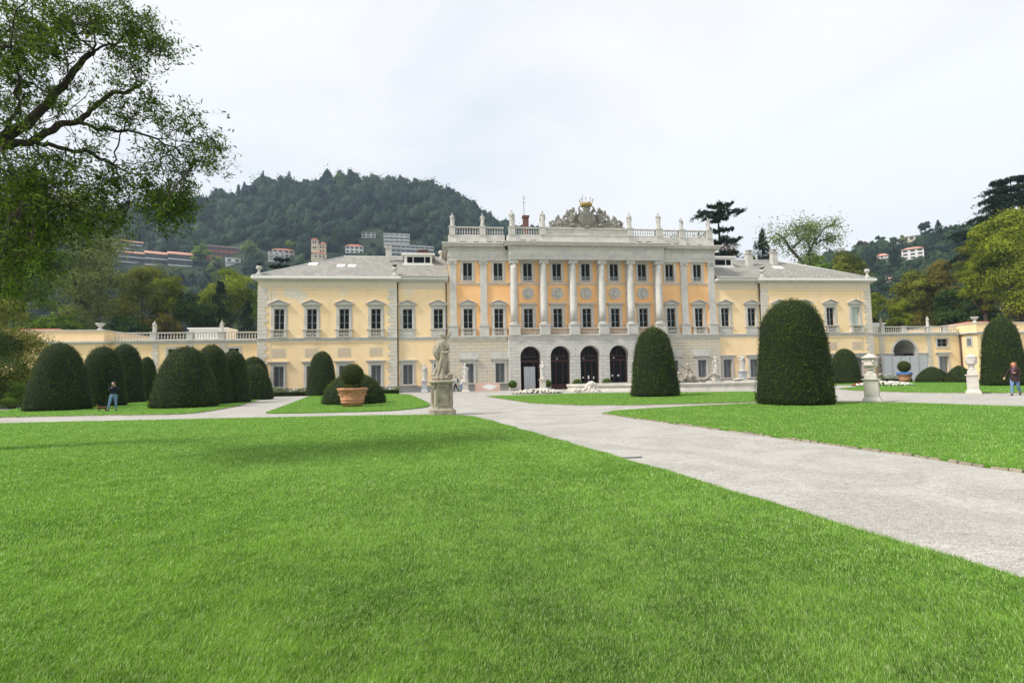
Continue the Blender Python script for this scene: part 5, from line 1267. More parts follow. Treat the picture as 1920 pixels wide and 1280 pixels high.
white = ('house_white',(.80,.79,.76)); cream = ('house_cream',(.74,.65,.47)); pinkw = ('house_pink',(.66,.52,.46)); dark_ = ('house_brown',(.17,.14,.13)); greyw = ('house_grey',(.48,.48,.47)); yell = ('house_yellow',(.78,.70,.46)); redw = ('house_brick',(.33,.12,.10))
tg = 'stepped terrace houses with pink roofs on the left slope'
house('terrace_house','highest of the stepped terrace houses, pink roof beside the leafy branch',212,263,445,468,10,dark_,'shed','pink_tile',.3,2,3,True,group=tg,win='wide')
house('terrace_house','leftmost terrace house of the lower pink roofed row',225,272,466,494,10,dark_,'shed','pink_tile',.28,2,3,True,group=tg,win='wide')
house('terrace_house','middle terrace house of the lower pink roofed row',275,316,466,499,10,dark_,'shed','pink_tile',.28,2,3,True,group=tg,win='wide')
house('terrace_house','rightmost terrace house of the lower pink roofed row',318,358,467,500,10,dark_,'shed','pink_tile',.28,2,3,True,group=tg,win='wide')
house('apartment_block','long low apartment block with dark red bands above a white house',390,449,462,482,11,redw,'flat','grey_roofing',.1,2,7,False,win='wide',cat='apartment block')
house('small_house','small white flat house under the dark red banded block',424,450,484,493,8,white,'flat','grey_roofing',.1,1,2,True,off=4)
house('ridge_house','pale concrete house on the crest of the wooded hill left',398,452,361,378,12,greyw,'flat','grey_roofing',.1,2,5,True,cat='house')
house('hill_villa','pinkish villa with low red roof beside a white house',512,551,463,483,10,pinkw,'hip','red_tile',.25,2,4)
house('small_house','white flat topped house left of the pinkish villa',504,534,473,486,8,white,'flat','grey_roofing',.1,2,3,True,off=6)
def tower_house():
    c, r, az = terr(598,489); k = r*math.cos(az-YAW)/FPX; t = thing('tower_house', c, 'tall cream house with red roofed stair tower on the slope', 'house', rz=-az); CLEAR.append((az,r,.024,14,30*k))
    X = lambda a: (a-598)*k; Z = lambda b: (489-b)*k
    m = MB(); m.box(X(584),X(597),0,6,-10,Z(449)); m.box(X(597),X(611),2,9,-10,Z(455)); m.box(X(586),X(612),-3,2,-10,Z(476)); m.build('wall', wallm(*cream), t, local=True)
    m = MB()
    for a,b,y0,y1,z0,z1 in ((582,598,-.8,6.8,449,444),(597,613,1.2,9.6,455,449),(584,614,-3.6,2.2,476,472)):
        m.add([(X(a),y0,Z(z0)),(X(b),y0,Z(z0)),(X(b),y1,Z(z0)),(X(a),y1,Z(z0)),((X(a)+X(b))/2,(y0+y1)/2,Z(z1))],[(0,1,4),(1,2,4),(2,3,4),(3,0,4),(3,2,1,0)])
    m.build('roof', MT['red_tile'], t, local=True)
    for a,b,y in ((588,452,-.05),(592,452,-.05),(588,462,-.05),(592,462,-.05),(601,459,1.95),(606,459,1.95),(601,467,1.95),(606,467,1.95),(592,480,-3.05),(600,480,-3.05),(606,480,-3.05)):
        m = MB(); m.box(X(a)-.5,X(a)+.5,y,y+.1,Z(b+4),Z(b)); m.build('window', MT['house_window'], t, local=True)
tower_house()
house('hill_villa','white villa with red hipped roof and dark terrace below it',648,681,455,475,10,white,'hip','red_tile',.32,2,4,False)
house('hill_villa','greyish villa half hidden in the trees above the white ones',678,704,432,446,9,greyw,'hip','red_tile',.2,2,3)
house('apartment_block','white stepped apartment tower with rounded balconies on the slope',720,768,438,464,12,white,'flat','grey_roofing',.1,4,5,True,cat='apartment block',win='wide')
house('apartment_block','long white apartment wing with ribbon windows above the villa roof',734,814,460,484,12,('house_pale',(.66,.66,.67)),'flat','grey_roofing',.1,3,9,True,cat='apartment block',win='wide',off=12,turn=.12)
house('hill_villa','yellow villa with brown roof left of the right hand ridge',1632,1655,458,474,9,yell,'hip','grey_roofing',.2,2,3)
house('hill_villa','grey flat building peeping beside the round olive tree',1566,1583,466,480,8,greyw,'flat','grey_roofing',.1,1,2)
house('hill_villa','small house with orange gable roof and white balcony below the yellow villa',1644,1664,473,492,8,white,'hip','pink_tile',.35,2,3,True)
house('hill_villa','long stone coloured villa on the right hand ridge',1699,1743,436,459,10,('house_stone',(.60,.56,.45)),'hip','grey_roofing',.2,2,5)
house('hill_villa','tall white villa with pinkish roof below the stone coloured one',1695,1729,460,486,10,white,'hip','pink_tile',.25,3,3)
house('small_house','little pink roofed cottage between dark cedars on the right hill',1665,1682,455,465,7,pinkw,'hip','pink_tile',.4,1,2)
house('small_house','low cottage roof deep in the trees right of the wing urn',1662,1678,518,528,7,pinkw,'hip','pink_tile',.5,1,2)

# woods on the slopes
MT['wood_leaf'] = leafmat('wood_leaf', (.003,.012,.012), (.066,.112,.046), .1)
def woods(N, seed, target):
    rng = np.random.default_rng(seed); Vs, Fs, Ts = [], [], []; nb = 0
    az = rng.uniform(-1.0, .98, N*3); f = np.sqrt(rng.uniform(.44**2, 1.06**2, N*3)); keep = []; 
    r1 = r1_of(az); r = f*r1
    ok = ridge(az) > .17; low = np.zeros(len(az), bool)
    for (ca, cr, hw, wd, hh) in CLEAR:
        ok &= ~((np.abs(az-ca) < hw) & (r > cr-14) & (r < cr+16)); low |= (np.abs(az-ca) < hw) & (r > cr-55) & (r < cr+16)
    az, r, low = az[ok][:N], r[ok][:N], low[ok][:N]; n = len(az); per = 120
    X, Y, Z = CAM[0]+r*np.sin(az), CAM[1]+r*np.cos(az), hill_z(az, r)
    R_ = (3.4+6.2*rng.random(n)**1.6)*(r/600)**.8; R_ = np.where(low, R_*.42, R_); Hh = R_*rng.uniform(1.3,2.2,n); base_t = rng.normal(0,.23,n)+.14*np.sin(X*.02)*np.sin(Y*.017+1); con = rng.random(n) < .06
    u = rng.normal(size=(n,per,3)); u /= np.linalg.norm(u,axis=2)[:,:,None]; u[:,:,2] = np.abs(u[:,:,2])*1.0-.25*rng.random((n,per))
    rad = rng.uniform(.66,1.12,(n,per))*(1+.24*np.sin(u[:,:,0]*5+X[:,None])+.20*np.sin(u[:,:,1]*6+Y[:,None])+.12*np.sin(u[:,:,2]*11+Y[:,None]))
    C = np.stack([u[:,:,0]*rad*R_[:,None], u[:,:,1]*rad*R_[:,None], u[:,:,2]*rad*Hh[:,None]*.62+Hh[:,None]*.40], 2)
    zz = rng.random((n,per)); cc = np.stack([np.cos(u[:,:,0]*9)*(1-zz)*R_[:,None]*.6, np.sin(u[:,:,0]*9)*(1-zz)*R_[:,None]*.6, zz*Hh[:,None]*1.12], 2); C[con] = cc[con]
    C += np.stack([X,Y,Z],1)[:,None,:]; C = C.reshape(-1,3); Nn = u.reshape(-1,3)
    s = (R_[:,None]*.27*rng.uniform(.6,1.5,(n,per))).ravel(); V, F = cards(C, s, .85, Nn, .55, rng)
    T = (np.where(con, .18, .45)[:,None]+base_t[:,None]+rng.normal(0,.10,(n,per))+.12*u[:,:,2]).ravel(); T = np.clip(T,0,1)
    # solid inner blobs so the crowns are not see-through
    m = 6; k = 8; ph = np.linspace(0, math.pi*.62, m); bb = []
    for j in range(m):
        for i in range(k): bb.append((math.sin(ph[j])*math.cos(2*math.pi*i/k), math.sin(ph[j])*math.sin(2*math.pi*i/k), math.cos(ph[j])))
    bb = np.array(bb); ff = np.array([(j*k+i, (j+1)*k+i, (j+1)*k+(i+1)%k, j*k+(i+1)%k) for j in range(m-1) for i in range(k)])
    nc = ~con; B = bb[None]*(1+.18*np.sin(bb[None,:,:1]*5+X[:,None,None])+.16*np.sin(bb[None,:,1:2]*6+Y[:,None,None]))*np.stack([R_*.74,R_*.74,Hh*.54],1)[:,None,:]+np.stack([X,Y,Z+Hh*.36],1)[:,None,:]; B = B[nc]; nn = len(B)
    BF = (ff[None]+(np.arange(nn)*len(bb))[:,None,None]).reshape(-1,4)+len(V); BT = np.repeat(np.clip(.22+base_t[nc]*.8,0,1), len(ff))
    o = np_mesh('hillside_woods', np.concatenate([V,B.reshape(-1,3)]), np.concatenate([F,BF]), MT['wood_leaf'], tint=np.concatenate([T,BT]))
    return o
tag(woods(6500, 99, None), 'dense mixed woodland covering the hills behind the villa', 'woodland', kind='stuff')
def hill_tree(px, ytop, ybot, wpx, kind, seed, label, con=False, **k):
    c, r, az = terr(px, ybot); kk = r*math.cos(az-YAW)/FPX; h = (ybot-ytop)*kk; w = wpx*kk; rng = np.random.default_rng(seed); t = thing('hill_tree', c, label, 'tree')
    if con:
        n = 1500; f = rng.random(n); z = h*f; rr = (1-f)**.8*w/2*np.sqrt(rng.random(n))*(.7+.5*np.sin(f*40)**2); a = rng.uniform(0,6.28,n); C = np.stack([rr*np.cos(a),rr*np.sin(a),z],1); V, F = cards(C, .0030*r*rng.uniform(.6,1.4,n), .6, None, 1, rng); T = np.clip(rng.normal(.4,.2,n),0,1)
    else: V, F, T = tree_arrays(h, w, h*.06, 16, 130, .0030*r, rng)
    np_mesh('crown', V, F, LM[kind], t, T); m = MB(); m.tube([(0,0,-4),(0,0,h*.6)],[w*.04,w*.02],6); m.build('trunk', MT['bark'], t, local=True)
for a in [(468,450,489,34,'grey',201,'rounded pale tree right of the dark red banded block'),(375,455,498,42,'mid',202,'rounded dark green tree between terrace houses and banded block'),(405,477,505,26,'grey',203,'grey green tree below the banded block'),(398,494,525,24,'light',204,'light green tree below the banded apartment block'),
  (340,497,525,46,'light',205,'pale willow like trees below the rightmost terrace house'),(300,492,520,22,'light',206,'slim pale tree below the middle terrace house'),(320,500,526,18,'grey',207,'grey green tree beside the pale willow'),(495,331,362,32,'mid',208,'tallest rounded tree on the left hill crest'),(757,330,355,26,'rust',209,'dark reddish tree standing up on the hill crest'),
  (825,345,372,32,'dark',210,'dark rounded tree where the crest starts falling right'),(640,326,356,44,'mid',211,'broad tree on the highest point of the hill'),(545,446,470,20,'mid',212,'round green tree above the pinkish villa')]: hill_tree(*a)
for a in [(447,346,364,9,'dark',221,'small cypress left on the ridge beside the concrete house'),(458,341,364,14,'dark',222,'larger cypress right of the ridge house'),(628,418,470,22,'dark',223,'dark conifer between tower house and white villa'),(1762,412,462,34,'fir',224,'dark pointed conifer right of the stone coloured villa'),
  (1678,462,500,28,'fir',225,'dark bushy conifer left of the tall white villa')]: hill_tree(*a, con=True)
for a in [(1651,438,474,22,'fir',231,'small umbrella shaped cedar above the yellow villa'),(1617,448,482,26,'rust',232,'purple brown treetop over the round olive tree'),(1736,412,456,26,'fir',233,'flat topped cedar rising behind the stone villa'),(1790,420,470,36,'dark',234,'dark rounded tree right of the pointed conifer'),(1674,444,466,22,'dark',235,'dark rounded tree over the pink roofed cottage'),(1693,440,464,14,'grey',236,'pale grey conifer beside the stone coloured villa'),(1822,416,450,30,'dark',237,'dark tree just left of the sweeping old cedar')]: hill_tree(*a)
# ------------------------------------------------------------------ statues
def drape(m, secs, folds=9, amp=.10, n=36, seed=0, twist=.6):
    """robe lofted through (z, cx, cy, rx, ry) with folds running down it"""
    rg = random.Random(seed); ph = [rg.uniform(0,6.28) for _ in range(4)]; rows = []
    # subdivide
    S2 = []
    for a, b in zip(secs[:-1], secs[1:]):
        for q in range(4): S2.append(tuple(a[i]+(b[i]-a[i])*q/4 for i in range(5)))
    S2.append(secs[-1]); z0, z1 = secs[0][0], secs[-1][0]; vs = []
    for (z,cx,cy,rx,ry) in S2:
        t = (z-z0)/(z1-z0+1e-9); am = amp*(1-.75*t)
        for i in range(n):
            a = 2*math.pi*i/n; f = 1+am*math.cos(folds*a+ph[0]+twist*t*6)+am*.5*math.cos((folds*2+1)*a+ph[1]-t*4)+am*.35*math.sin(3*a+ph[2]+t*5)
            vs.append((cx+rx*f*math.cos(a), cy+ry*f*math.sin(a), z))
    k = len(S2); m.add(vs, [(j*n+i, j*n+(i+1)%n, (j+1)*n+(i+1)%n, (j+1)*n+i) for j in range(k-1) for i in range(n)]+[tuple(range(n-1,-1,-1)), tuple((k-1)*n+i for i in range(n))], True)
def hand(m, p, d, s, curl=.4):
    """palm with four fingers and a thumb, s = hand length"""
    p = Vector(p); d = Vector(d).normalized(); sd = d.cross(Vector((0,0,1)));
    if sd.length < .1: sd = Vector((1,0,0))
    sd.normalize(); up = sd.cross(d)
    m.tube([p, p+d*s*.25, p+d*s*.5], [s*.16,s*.22,s*.2], 6)
    for i, l in enumerate((.40,.46,.43,.34)):
        o = p+d*s*.45+sd*s*(-.15+.10*i); m.tube([o, o+d*s*l*.5-up*s*.04, o+d*s*l*(1-curl*.5)-up*s*l*curl*.6], [s*.07,s*.06,s*.045], 5)
    m.tube([p+d*s*.1+sd*-s*.16, p+d*s*.35+sd*-s*.32, p+d*s*.55+sd*-s*.30], [s*.08,s*.07,s*.05], 5)
def figure(m, h, pose='hip', seed=0, robe=True, mirror=1, lean=0.0, male=False):
    """standing figure, facing -Y, feet at z=0; contrapposto, head, arms by pose"""
    q = mirror; rg = random.Random(seed); lx = lambda z: lean*z
    if robe: drape(m, [(0,q*.01*h,0,.135*h,.115*h),(.10*h,q*.01*h,0,.125*h,.105*h),(.28*h,q*.0*h,-.005*h,.115*h,.10*h),(.45*h,-q*.012*h,0,.118*h,.095*h),(.56*h,-q*.012*h,0,.105*h,.080*h),(.64*h,-q*.005*h,0,.082*h,.066*h),(.74*h,0,0,.105*h,.072*h),(.805*h,0,0,.098*h,.058*h),(.83*h,0,0,.05*h,.045*h)], 8, .13, 40, seed)
    else:
        for s in (-1,1):
            k = s*q; m.tube([(s*.055*h,-.0,.50*h),(s*.062*h,-.015*h*(k>0),.27*h),(s*.070*h+.01*h*k,.01*h,.05*h),(s*.072*h+.01*h*k,-.0*h,.01*h)], [.072*h,.052*h,.030*h,.028*h], 10)
            m.tube([(s*.072*h+.01*h*k,.02*h,.02*h),(s*.085*h+.01*h*k,-.075*h,.012*h)], [.026*h,.018*h], 7)
        m.tube([(-q*.01*h,0,.47*h),(-q*.01*h,0,.55*h),(0,0,.62*h),(0,-.005*h,.72*h),(0,0,.79*h),(0,0,.825*h)], [.105*h,.095*h,.082*h,.098*h,.100*h,.045*h], 14)
        drape(m, [(.34*h,0,0,.13*h,.10*h),(.42*h,0,0,.115*h,.09*h),(.52*h,0,0,.10*h,.085*h)], 7, .14, 32, seed)
    m.tube([(0,0,.80*h),(lx(.02*h),-.01*h,.87*h)], [.036*h,.032*h], 8)
    hx = q*.01*h; m.ball((hx,-.012*h,.925*h), .050*h,.060*h,.070*h); m.ball((hx,.008*h,.945*h), .058*h,.062*h,.062*h); m.ball((hx,-.072*h,.92*h),.010*h,.016*h,.016*h,6,5)
    sh = lambda s: Vector((s*.105*h, 0, .785*h))
    def arm(s, el, wr, hd=None):
        a, b, c = sh(s), Vector(el)*h, Vector(wr)*h; m.tube([a, a.lerp(b,.5), b, b.lerp(c,.5), c], [.040*h,.036*h,.030*h,.028*h,.021*h], 8); hand(m, c, (c-b), .085*h)
    P = {'hip':(((-1,(-.19,.03,.64),(-.11,-.06,.545)),(1,(.15,.0,.62),(.17,-.06,.47)))),
         'chest':(((-1,(-.15,-.02,.62),(-.02,-.12,.69)),(1,(.15,.0,.61),(.13,-.07,.47)))),
         'raised':(((-1,(-.19,-.03,.83),(-.13,-.06,.98)),(1,(.15,0,.62),(.10,-.10,.55)))),
         'hold':(((-1,(-.15,-.03,.63),(.0,-.13,.60)),(1,(.16,-.03,.63),(.03,-.13,.66)))),
         'down':(((-1,(-.14,.01,.61),(-.15,-.03,.46)),(1,(.14,.01,.61),(.16,-.04,.46)))),
         'head':(((-1,(-.18,-.05,.74),(-.06,-.09,.86)),(1,(.15,0,.62),(.16,-.05,.48))))}[pose]
    for s, el, wr in P: arm(s*q, (el[0]*q, el[1], el[2]), (wr[0]*q, wr[1], wr[2]))
    # mantle across the chest
    a, b = Vector((q*.10*h,-.03*h,.80*h)), Vector((-q*.11*h,-.04*h,.56*h)); m.tube([a, a.lerp(b,.35)+Vector((0,-.055*h,0)), a.lerp(b,.7)+Vector((0,-.055*h,0)), b], [.030*h,.030*h,.034*h,.030*h], 7)
    if rg.random() < .6: m.tube([(q*.12*h,.03*h,.78*h),(q*.15*h,.04*h,.5*h),(q*.13*h,.04*h,.2*h),(q*.10*h,.03*h,.02*h)], [.03*h,.035*h,.04*h,.05*h], 8)
    if rg.random() < .5: m.tube([(-q*.10*h,.05*h,0),(-q*.09*h,.06*h,.2*h),(-q*.08*h,.05*h,.38*h)], [.055*h,.04*h,.03*h], 7)
def statue(p, h, pose, seed, label, group, ped=None, mt='marble', pm=None, rz=0, robe=True, mirror=1, name='statue', vox=None):
    """ped: (height, width) of the pedestal"""
    t = thing(name, p, label, 'statue', group, rz)
    z = 0
    if ped:
        H, W = ped; m = MB(); w = W/2; m.lathe((0,0,0),[(w*1.30,0),(w*1.30,H*.10),(w*1.22,H*.14),(w*1.02,H*.22),(w*.98,H*.27)],4,True,False); m.box(-w*.9,w*.9,-w*.9,w*.9,H*.25,H*.86); m.box(-w*.68,w*.68,-w*.915,w*.915,H*.34,H*.78)
        m.lathe((0,0,0),[(w*.92,H*.86),(w*1.0,H*.89),(w*1.14,H*.93),(w*1.20,H*.95),(w*1.20,H),(w*.9,H)],4,True,False); m.build('pedestal', MT[pm or mt], t, local=True); z = H
    m = MB(); m.lathe((0,0,z),[(.15*h,0),(.15*h,.035*h),(.11*h,.05*h)],10); b0 = len(m.v); fm = MB(); figure(fm, h*.955, pose, seed, robe, mirror)
    m.add([(x*1.12,y*1.1,zz+z+.04*h) for x,y,zz in fm.v], fm.f, True); o = m.build('figure', MT[mt], t, local=True); remesh(o, vox or h/85, 1); return t

RG = 'stone statues along the villa roof balustrade'
poses = ['hip','chest','hold','down','head','raised']
MT['roof_marble'] = mat('roof_marble', (.62,.60,.56), .85, (.42,.41,.38), 2.5, 8)
for (x,y,z,h,ps,sd,mi,lb) in [
 (-16.2,.05,19.66,1.6,'chest',1,1,'leftmost white roof statue, on the corner post above the left wing'),
 (-12.57,.05,19.66,1.6,'hip',2,-1,'roof statue with hands at its hips, second from the left'),
 (-9.15,-.93,19.44,2.05,'hold',3,1,'taller roof statue left of the brick chimney with the aerial'),
 (-5.4,-.93,19.44,2.05,'down',4,-1,'draped roof statue just left of the carved coat of arms'),
 (5.4,-.93,19.44,2.0,'down',5,1,'draped roof statue just right of the carved coat of arms'),
 (9.15,-.93,19.44,2.05,'chest',6,-1,'roof statue second to the right of the coat of arms'),
 (12.57,.05,19.66,1.6,'head',7,1,'smaller slim roof statue second from the right'),
 (16.2,.05,19.66,1.6,'hip',8,-1,'rightmost roof statue, overlapped by the gaunt pine')]:
    statue((x,y,z),h,ps,sd,lb,RG,mt='roof_marble',mirror=mi,vox=.024)
TG = 'stone figures on the terrace balustrades'
for (x,z,h,ps,sd,mi,lb,mt_,y) in [
 (-49.3,7.32,1.25,'chest',11,1,'statue on the left terrace rail, farther from the villa','marble',.7),(-42.2,7.32,1.28,'hip',12,-1,'statue on the left terrace rail, nearer to the villa beside the white skylight','marble',.7),
 (40.2,7.32,1.2,'down',13,1,'grey weathered statue on the right terrace rail against the skylight','old_stone',.7),(47.1,7.32,1.3,'hold',14,1,'pale statue on the right terrace rail above the quoins','marble',.7)]:
    statue((x,y,z),h,ps,sd,lb,TG,mt=mt_,mirror=mi,vox=.02)
GG = 'small garden statues in front of the villa'
def gp(x, y): v = gnd(x, y); return (v.x, v.y, 0)
statue(gp(796,735.5),1.95,'hold',21,'grey garden statue on slim pedestal before the left wing window',GG,(1.35,.62),'stone','hoarding')
statue(gp(873,736),1.95,'chest',22,'white draped statue on pedestal between the white shirted visitor and the pink board',GG,(1.15,.66),'marble','white_stone',mirror=-1)
statue(gp(1018,732),2.0,'hold',23,'white statue on pedestal before the first two arches',GG,(1.25,.66),'marble','white_stone')
statue((14.1,-4.2,0),2.15,'head',24,'white statue on a pedestal standing at the fountain basin edge',GG,(1.3,.74),'marble','white_stone',mirror=-1)
statue((19.0,-1.5,0),2.2,'hip',25,'grey statue on pedestal before the right wing window',GG,(1.75,.80),'stone','hoarding')

# the big foreground statue
def big_statue():
    p = gnd(829,778); p.z = 0; t = thing('garden_statue', p, 'large weathered cloaked statue with raised arm on panelled eight sided pedestal', 'statue', rz=R(7))
    def octo(w, d, z0, z1, mb, ch=.28, w2=None):
        def ring(w_, z): c = w_*ch; return [(-w_+c,-w_,z),(w_-c,-w_,z),(w_,-w_+c,z),(w_,w_-c,z),(w_-c,w_,z),(-w_+c,w_,z),(-w_,w_-c,z),(-w_,-w_+c,z)]
        a, b = ring(w,z0), ring(w2 or w,z1); mb.add(a+b, [(7,6,5,4,3,2,1,0),(8,9,10,11,12,13,14,15)]+[(i,(i+1)%8,(i+1)%8+8,i+8) for i in range(8)])
    m = MB(); H = 1.45
    octo(.53,0,0,.22,m,.30); octo(.50,0,.22,.30,m,.30,.42); octo(.42,0,.30,H-.16,m,.42,.40); octo(.42,0,H-.16,H-.10,m,.38,.50); octo(.52,0,H-.10,H-.05,m,.3,.53); octo(.50,0,H-.05,H,m,.34,.44)
    pd = m.build('pedestal', MT['old_stone'], t, local=True)
    m = MB(); c = .42*.42; 
    def panel(cx, cy, nx, ny, w, z0, z1):
        tx, ty = -ny, nx; pts = []
        prof = [(-w,z0+.06),(-w*.8,z0),(w*.8,z0),(w,z0+.06),(w,z1-.10),(w*.6,z1-.03),(w*.25,z1-.10),(0,z1-.02),(-w*.25,z1-.10),(-w*.6,z1-.03),(-w,z1-.10)]
        P_ = [(cx+tx*a+nx*.012, cy+ty*a+ny*.012, z) for a, z in prof]; m.tube(P_+[P_[0]], .016, 5)
        q = [(cx+tx*a*.86+nx*.006, cy+ty*a*.86+ny*.006, z0+(z-z0)*.94+.02) for a, z in prof]; q2 = [(x-nx*.03,y-ny*.03,z) for x,y,z in q]; n = len(q); m.add(q+q2,[tuple(range(n))]+[(i,(i+1)%n,(i+1)%n+n,i+n) for i in range(n)])
    for (nx,ny) in ((0,-1),(1,0),(-1,0),(0,1)): panel(nx*.411,ny*.411,nx,ny,.19,.42,1.22)
    k = math.sqrt(.5)
    for (nx,ny) in ((k,-k),(-k,-k),(k,k),(-k,k)):
        panel(nx*.465,ny*.465,nx,ny,.085,.42,1.2); m.ball((nx*.50,ny*.50,1.24),.06,.06,.08); m.ball((nx*.49,ny*.49,1.14),.04,.04,.07)
    m.build('carved_panels', MT['old_stone'], pd, local=True)
    m = MB(); m.lathe((0,0,H),[(.38,0),(.40,.05),(.37,.16),(.30,.20)],14,sy=.85); 
    for i in range(12): a = 2*math.pi*i/12; m.ball((.36*math.cos(a),.31*math.sin(a),H+.09),.07,.07,.08,7,5)
    m.build('rocky_base', MT['old_stone'], t, local=True)
    # figure seen from behind on the left, bent towards the right with an arm thrown up
    m = MB(); z = H+.18
    drape(m, [(z,-.10,0,.30,.24),(z+.12,-.08,0,.25,.21),(z+.35,-.03,0,.20,.19),(z+.65,.03,0,.185,.18),(z+.90,.05,0,.20,.18),(z+1.10,.04,0,.21,.17),(z+1.28,.03,0,.24,.17),(z+1.42,.05,0,.20,.15),(z+1.50,.08,0,.11,.11)], 9, .16, 56, 5, 1.0)
    # cloak over the shoulders, its edge hanging out on the left
    drape(m, [(z+.72,-.14,.02,.10,.14),(z+.88,-.17,.02,.17,.17),(z+1.02,-.13,.02,.24,.19),(z+1.2,-.05,.02,.27,.19),(z+1.36,.0,.02,.23,.17),(z+1.48,.06,.01,.15,.13)], 6, .14, 44, 9, .8)
    m.tube([(-.30,-.02,z+.98),(-.20,-.03,z+.70),(-.14,-.04,z+.45),(-.24,-.02,z+.18),(-.32,0,z+.02)], [.05,.07,.07,.08,.10], 8)
    m.tube([(.04,-.14,z+1.05),(-.02,-.17,z+.75),(-.08,-.18,z+.4),(-.18,-.17,z+.05)], [.03,.035,.04,.05], 6); m.tube([(.12,-.14,z+.95),(.10,-.17,z+.6),(.04,-.18,z+.3),(-.06,-.2,z+.03)], [.025,.03,.035,.04], 6)
    m.tube([(.24,-.06,z+.85),(.12,-.14,z+.55),(.02,-.17,z+.25)], [.03,.03,.03], 6)
    # right arm bent across at waist height
    m.tube([(.20,-.06,z+1.34),(.27,-.10,z+1.15),(.30,-.08,z+1.0),(.22,-.16,z+.96),(.10,-.2,z+.95)], [.085,.08,.075,.065,.05], 9); hand(m, (.10,-.2,z+.95), (-1,-.1,.15), .17)
    # raised arm, head thrown back beside it
    m.tube([(.12,.02,z+1.42),(.22,.02,z+1.58),(.33,.0,z+1.70),(.37,-.01,z+1.80)], [.09,.07,.055,.045], 9); hand(m, (.37,-.01,z+1.78), (.25,0,.8), .17)
    m.tube([(.08,0,z+1.46),(.11,-.02,z+1.56)], [.07,.06], 8); m.ball((.10,-.02,z+1.66),.105,.12,.115,rot=Matrix.Rotation(.6,3,'Y')); m.ball((.05,-.01,z+1.70),.12,.12,.085,rot=Matrix.Rotation(.4,3,'Y')); m.ball((.19,-.06,z+1.67),.025,.03,.04,7,5)
    m.tube([(-.06,-.02,z+1.66),(.04,-.1,z+1.73),(.16,-.05,z+1.76)], [.03,.035,.03], 6)
    # tree stump support and shell at the foot
    m.tube([(.26,.05,z-.02),(.27,.06,z+.5),(.24,.04,z+.9)], [.085,.075,.06], 9); m.ball((.30,-.12,z+.03),.14,.12,.09); m.ball((.38,-.05,z-.02),.10,.12,.12)
    m.tube([(-.05,-.24,z+.03),(-.02,-.36,z+.0)], [.05,.035], 7)
    o = m.build('figure', MT['old_stone'], t, local=True); remesh(o, .013, 1)
big_statue()

# ------------------------------------------------------------------ urns
UR = 'white lidded urns on square pedestals'
def garden_urn(p, H, W, hu, label, square):
    t = thing('lidded_urn', p, label, 'urn', UR, rz=R(-47)); m = MB(); w = W/2
    m.lathe((0,0,0),[(w*1.32,0),(w*1.32,H*.08),(w*1.20,H*.14),(w*1.0,H*.22),(w*.98,H*.24)],4,True,False); m.box(-w*.95,w*.95,-w*.95,w*.95,H*.22,H*.90)
    for s in (-1,1):
        for ax in (0,1):
            pts = [(-w*.68,H*.30),(w*.68,H*.30),(w*.68,H*.82),(-w*.68,H*.82),(-w*.68,H*.30)]
            m.tube([((a, s*w*.955, z) if ax==0 else (s*w*.955, a, z)) for a,z in pts], .014, 4, False)
    m.lathe((0,0,0),[(w*.97,H*.90),(w*1.04,H*.92),(w*1.22,H*.955),(w*1.22,H),(w,H)],4,True,False); pd = m.build('pedestal', MT['white_stone'], t, local=True)
    m = MB(); m.lathe((0,0,H),[(w*.80,0),(w*.80,hu*.14),(w*.66,hu*.20)],4,True,False); r = w*1.2
    m.lathe((0,0,H+hu*.18),[(r*.62,0),(r*.40,hu*.07),(r*.30,hu*.12),(r*.32,hu*.17),(r*.50,hu*.18),(r*.50,hu*.21),(r*.42,hu*.22),(r*.60,hu*.27),(r*.80,hu*.32),(r*.86,hu*.35),(r*.86,hu*.37),(r*.78,hu*.38),(r*.82,hu*.58),(r*.84,hu*.62)] if square else [(r*.62,0),(r*.40,hu*.07),(r*.28,hu*.13),(r*.34,hu*.17),(r*.30,hu*.2),(r*.55,hu*.27),(r*.80,hu*.33),(r*.84,hu*.36),(r*.80,hu*.38),(r*.88,hu*.55),(r*.90,hu*.60)],24)
    for k in range(4): a = k*math.pi/2+.5; m.ball((r*.82*math.cos(a),r*.82*math.sin(a),H+hu*.66),.06,.06,.085,8,6); 
    m.tube([(r*.84*math.cos(a),r*.84*math.sin(a),H+hu*.74-.03*math.sin(a*4)**2) for a in [2*math.pi*i/32 for i in range(33)]], .018, 5)
    m.build('bowl', MT['white_stone'], t, local=True)
    m = MB(); m.lathe((0,0,H+hu*.80),[(r*1.04,0),(r*1.06,hu*.02),(r*.7,hu*.09),(r*.3,hu*.16),(r*.1,hu*.18),(r*.08,hu*.21),(.005,hu*.23)] if square else [(r*.98,0),(r*1.0,hu*.02),(r*.6,hu*.08),(r*.2,hu*.15),(r*.07,hu*.17),(r*.09,hu*.2),(.005,hu*.24)],24); m.build('lid', MT['white_stone'], t, local=True)
garden_urn(gp(1636,754), 1.12, .60, 1.2, 'white lidded urn on pedestal at the lawn edge, nearer of the two', True)
garden_urn(gp(1825.5,738), 1.15, .56, 1.27, 'white lidded urn on pedestal with pointed finial, before the far lawn', False)
EU = 'stone urns on the wing eaves'
MT['agave'] = mat('agave', (.02,.028,.02), .7)
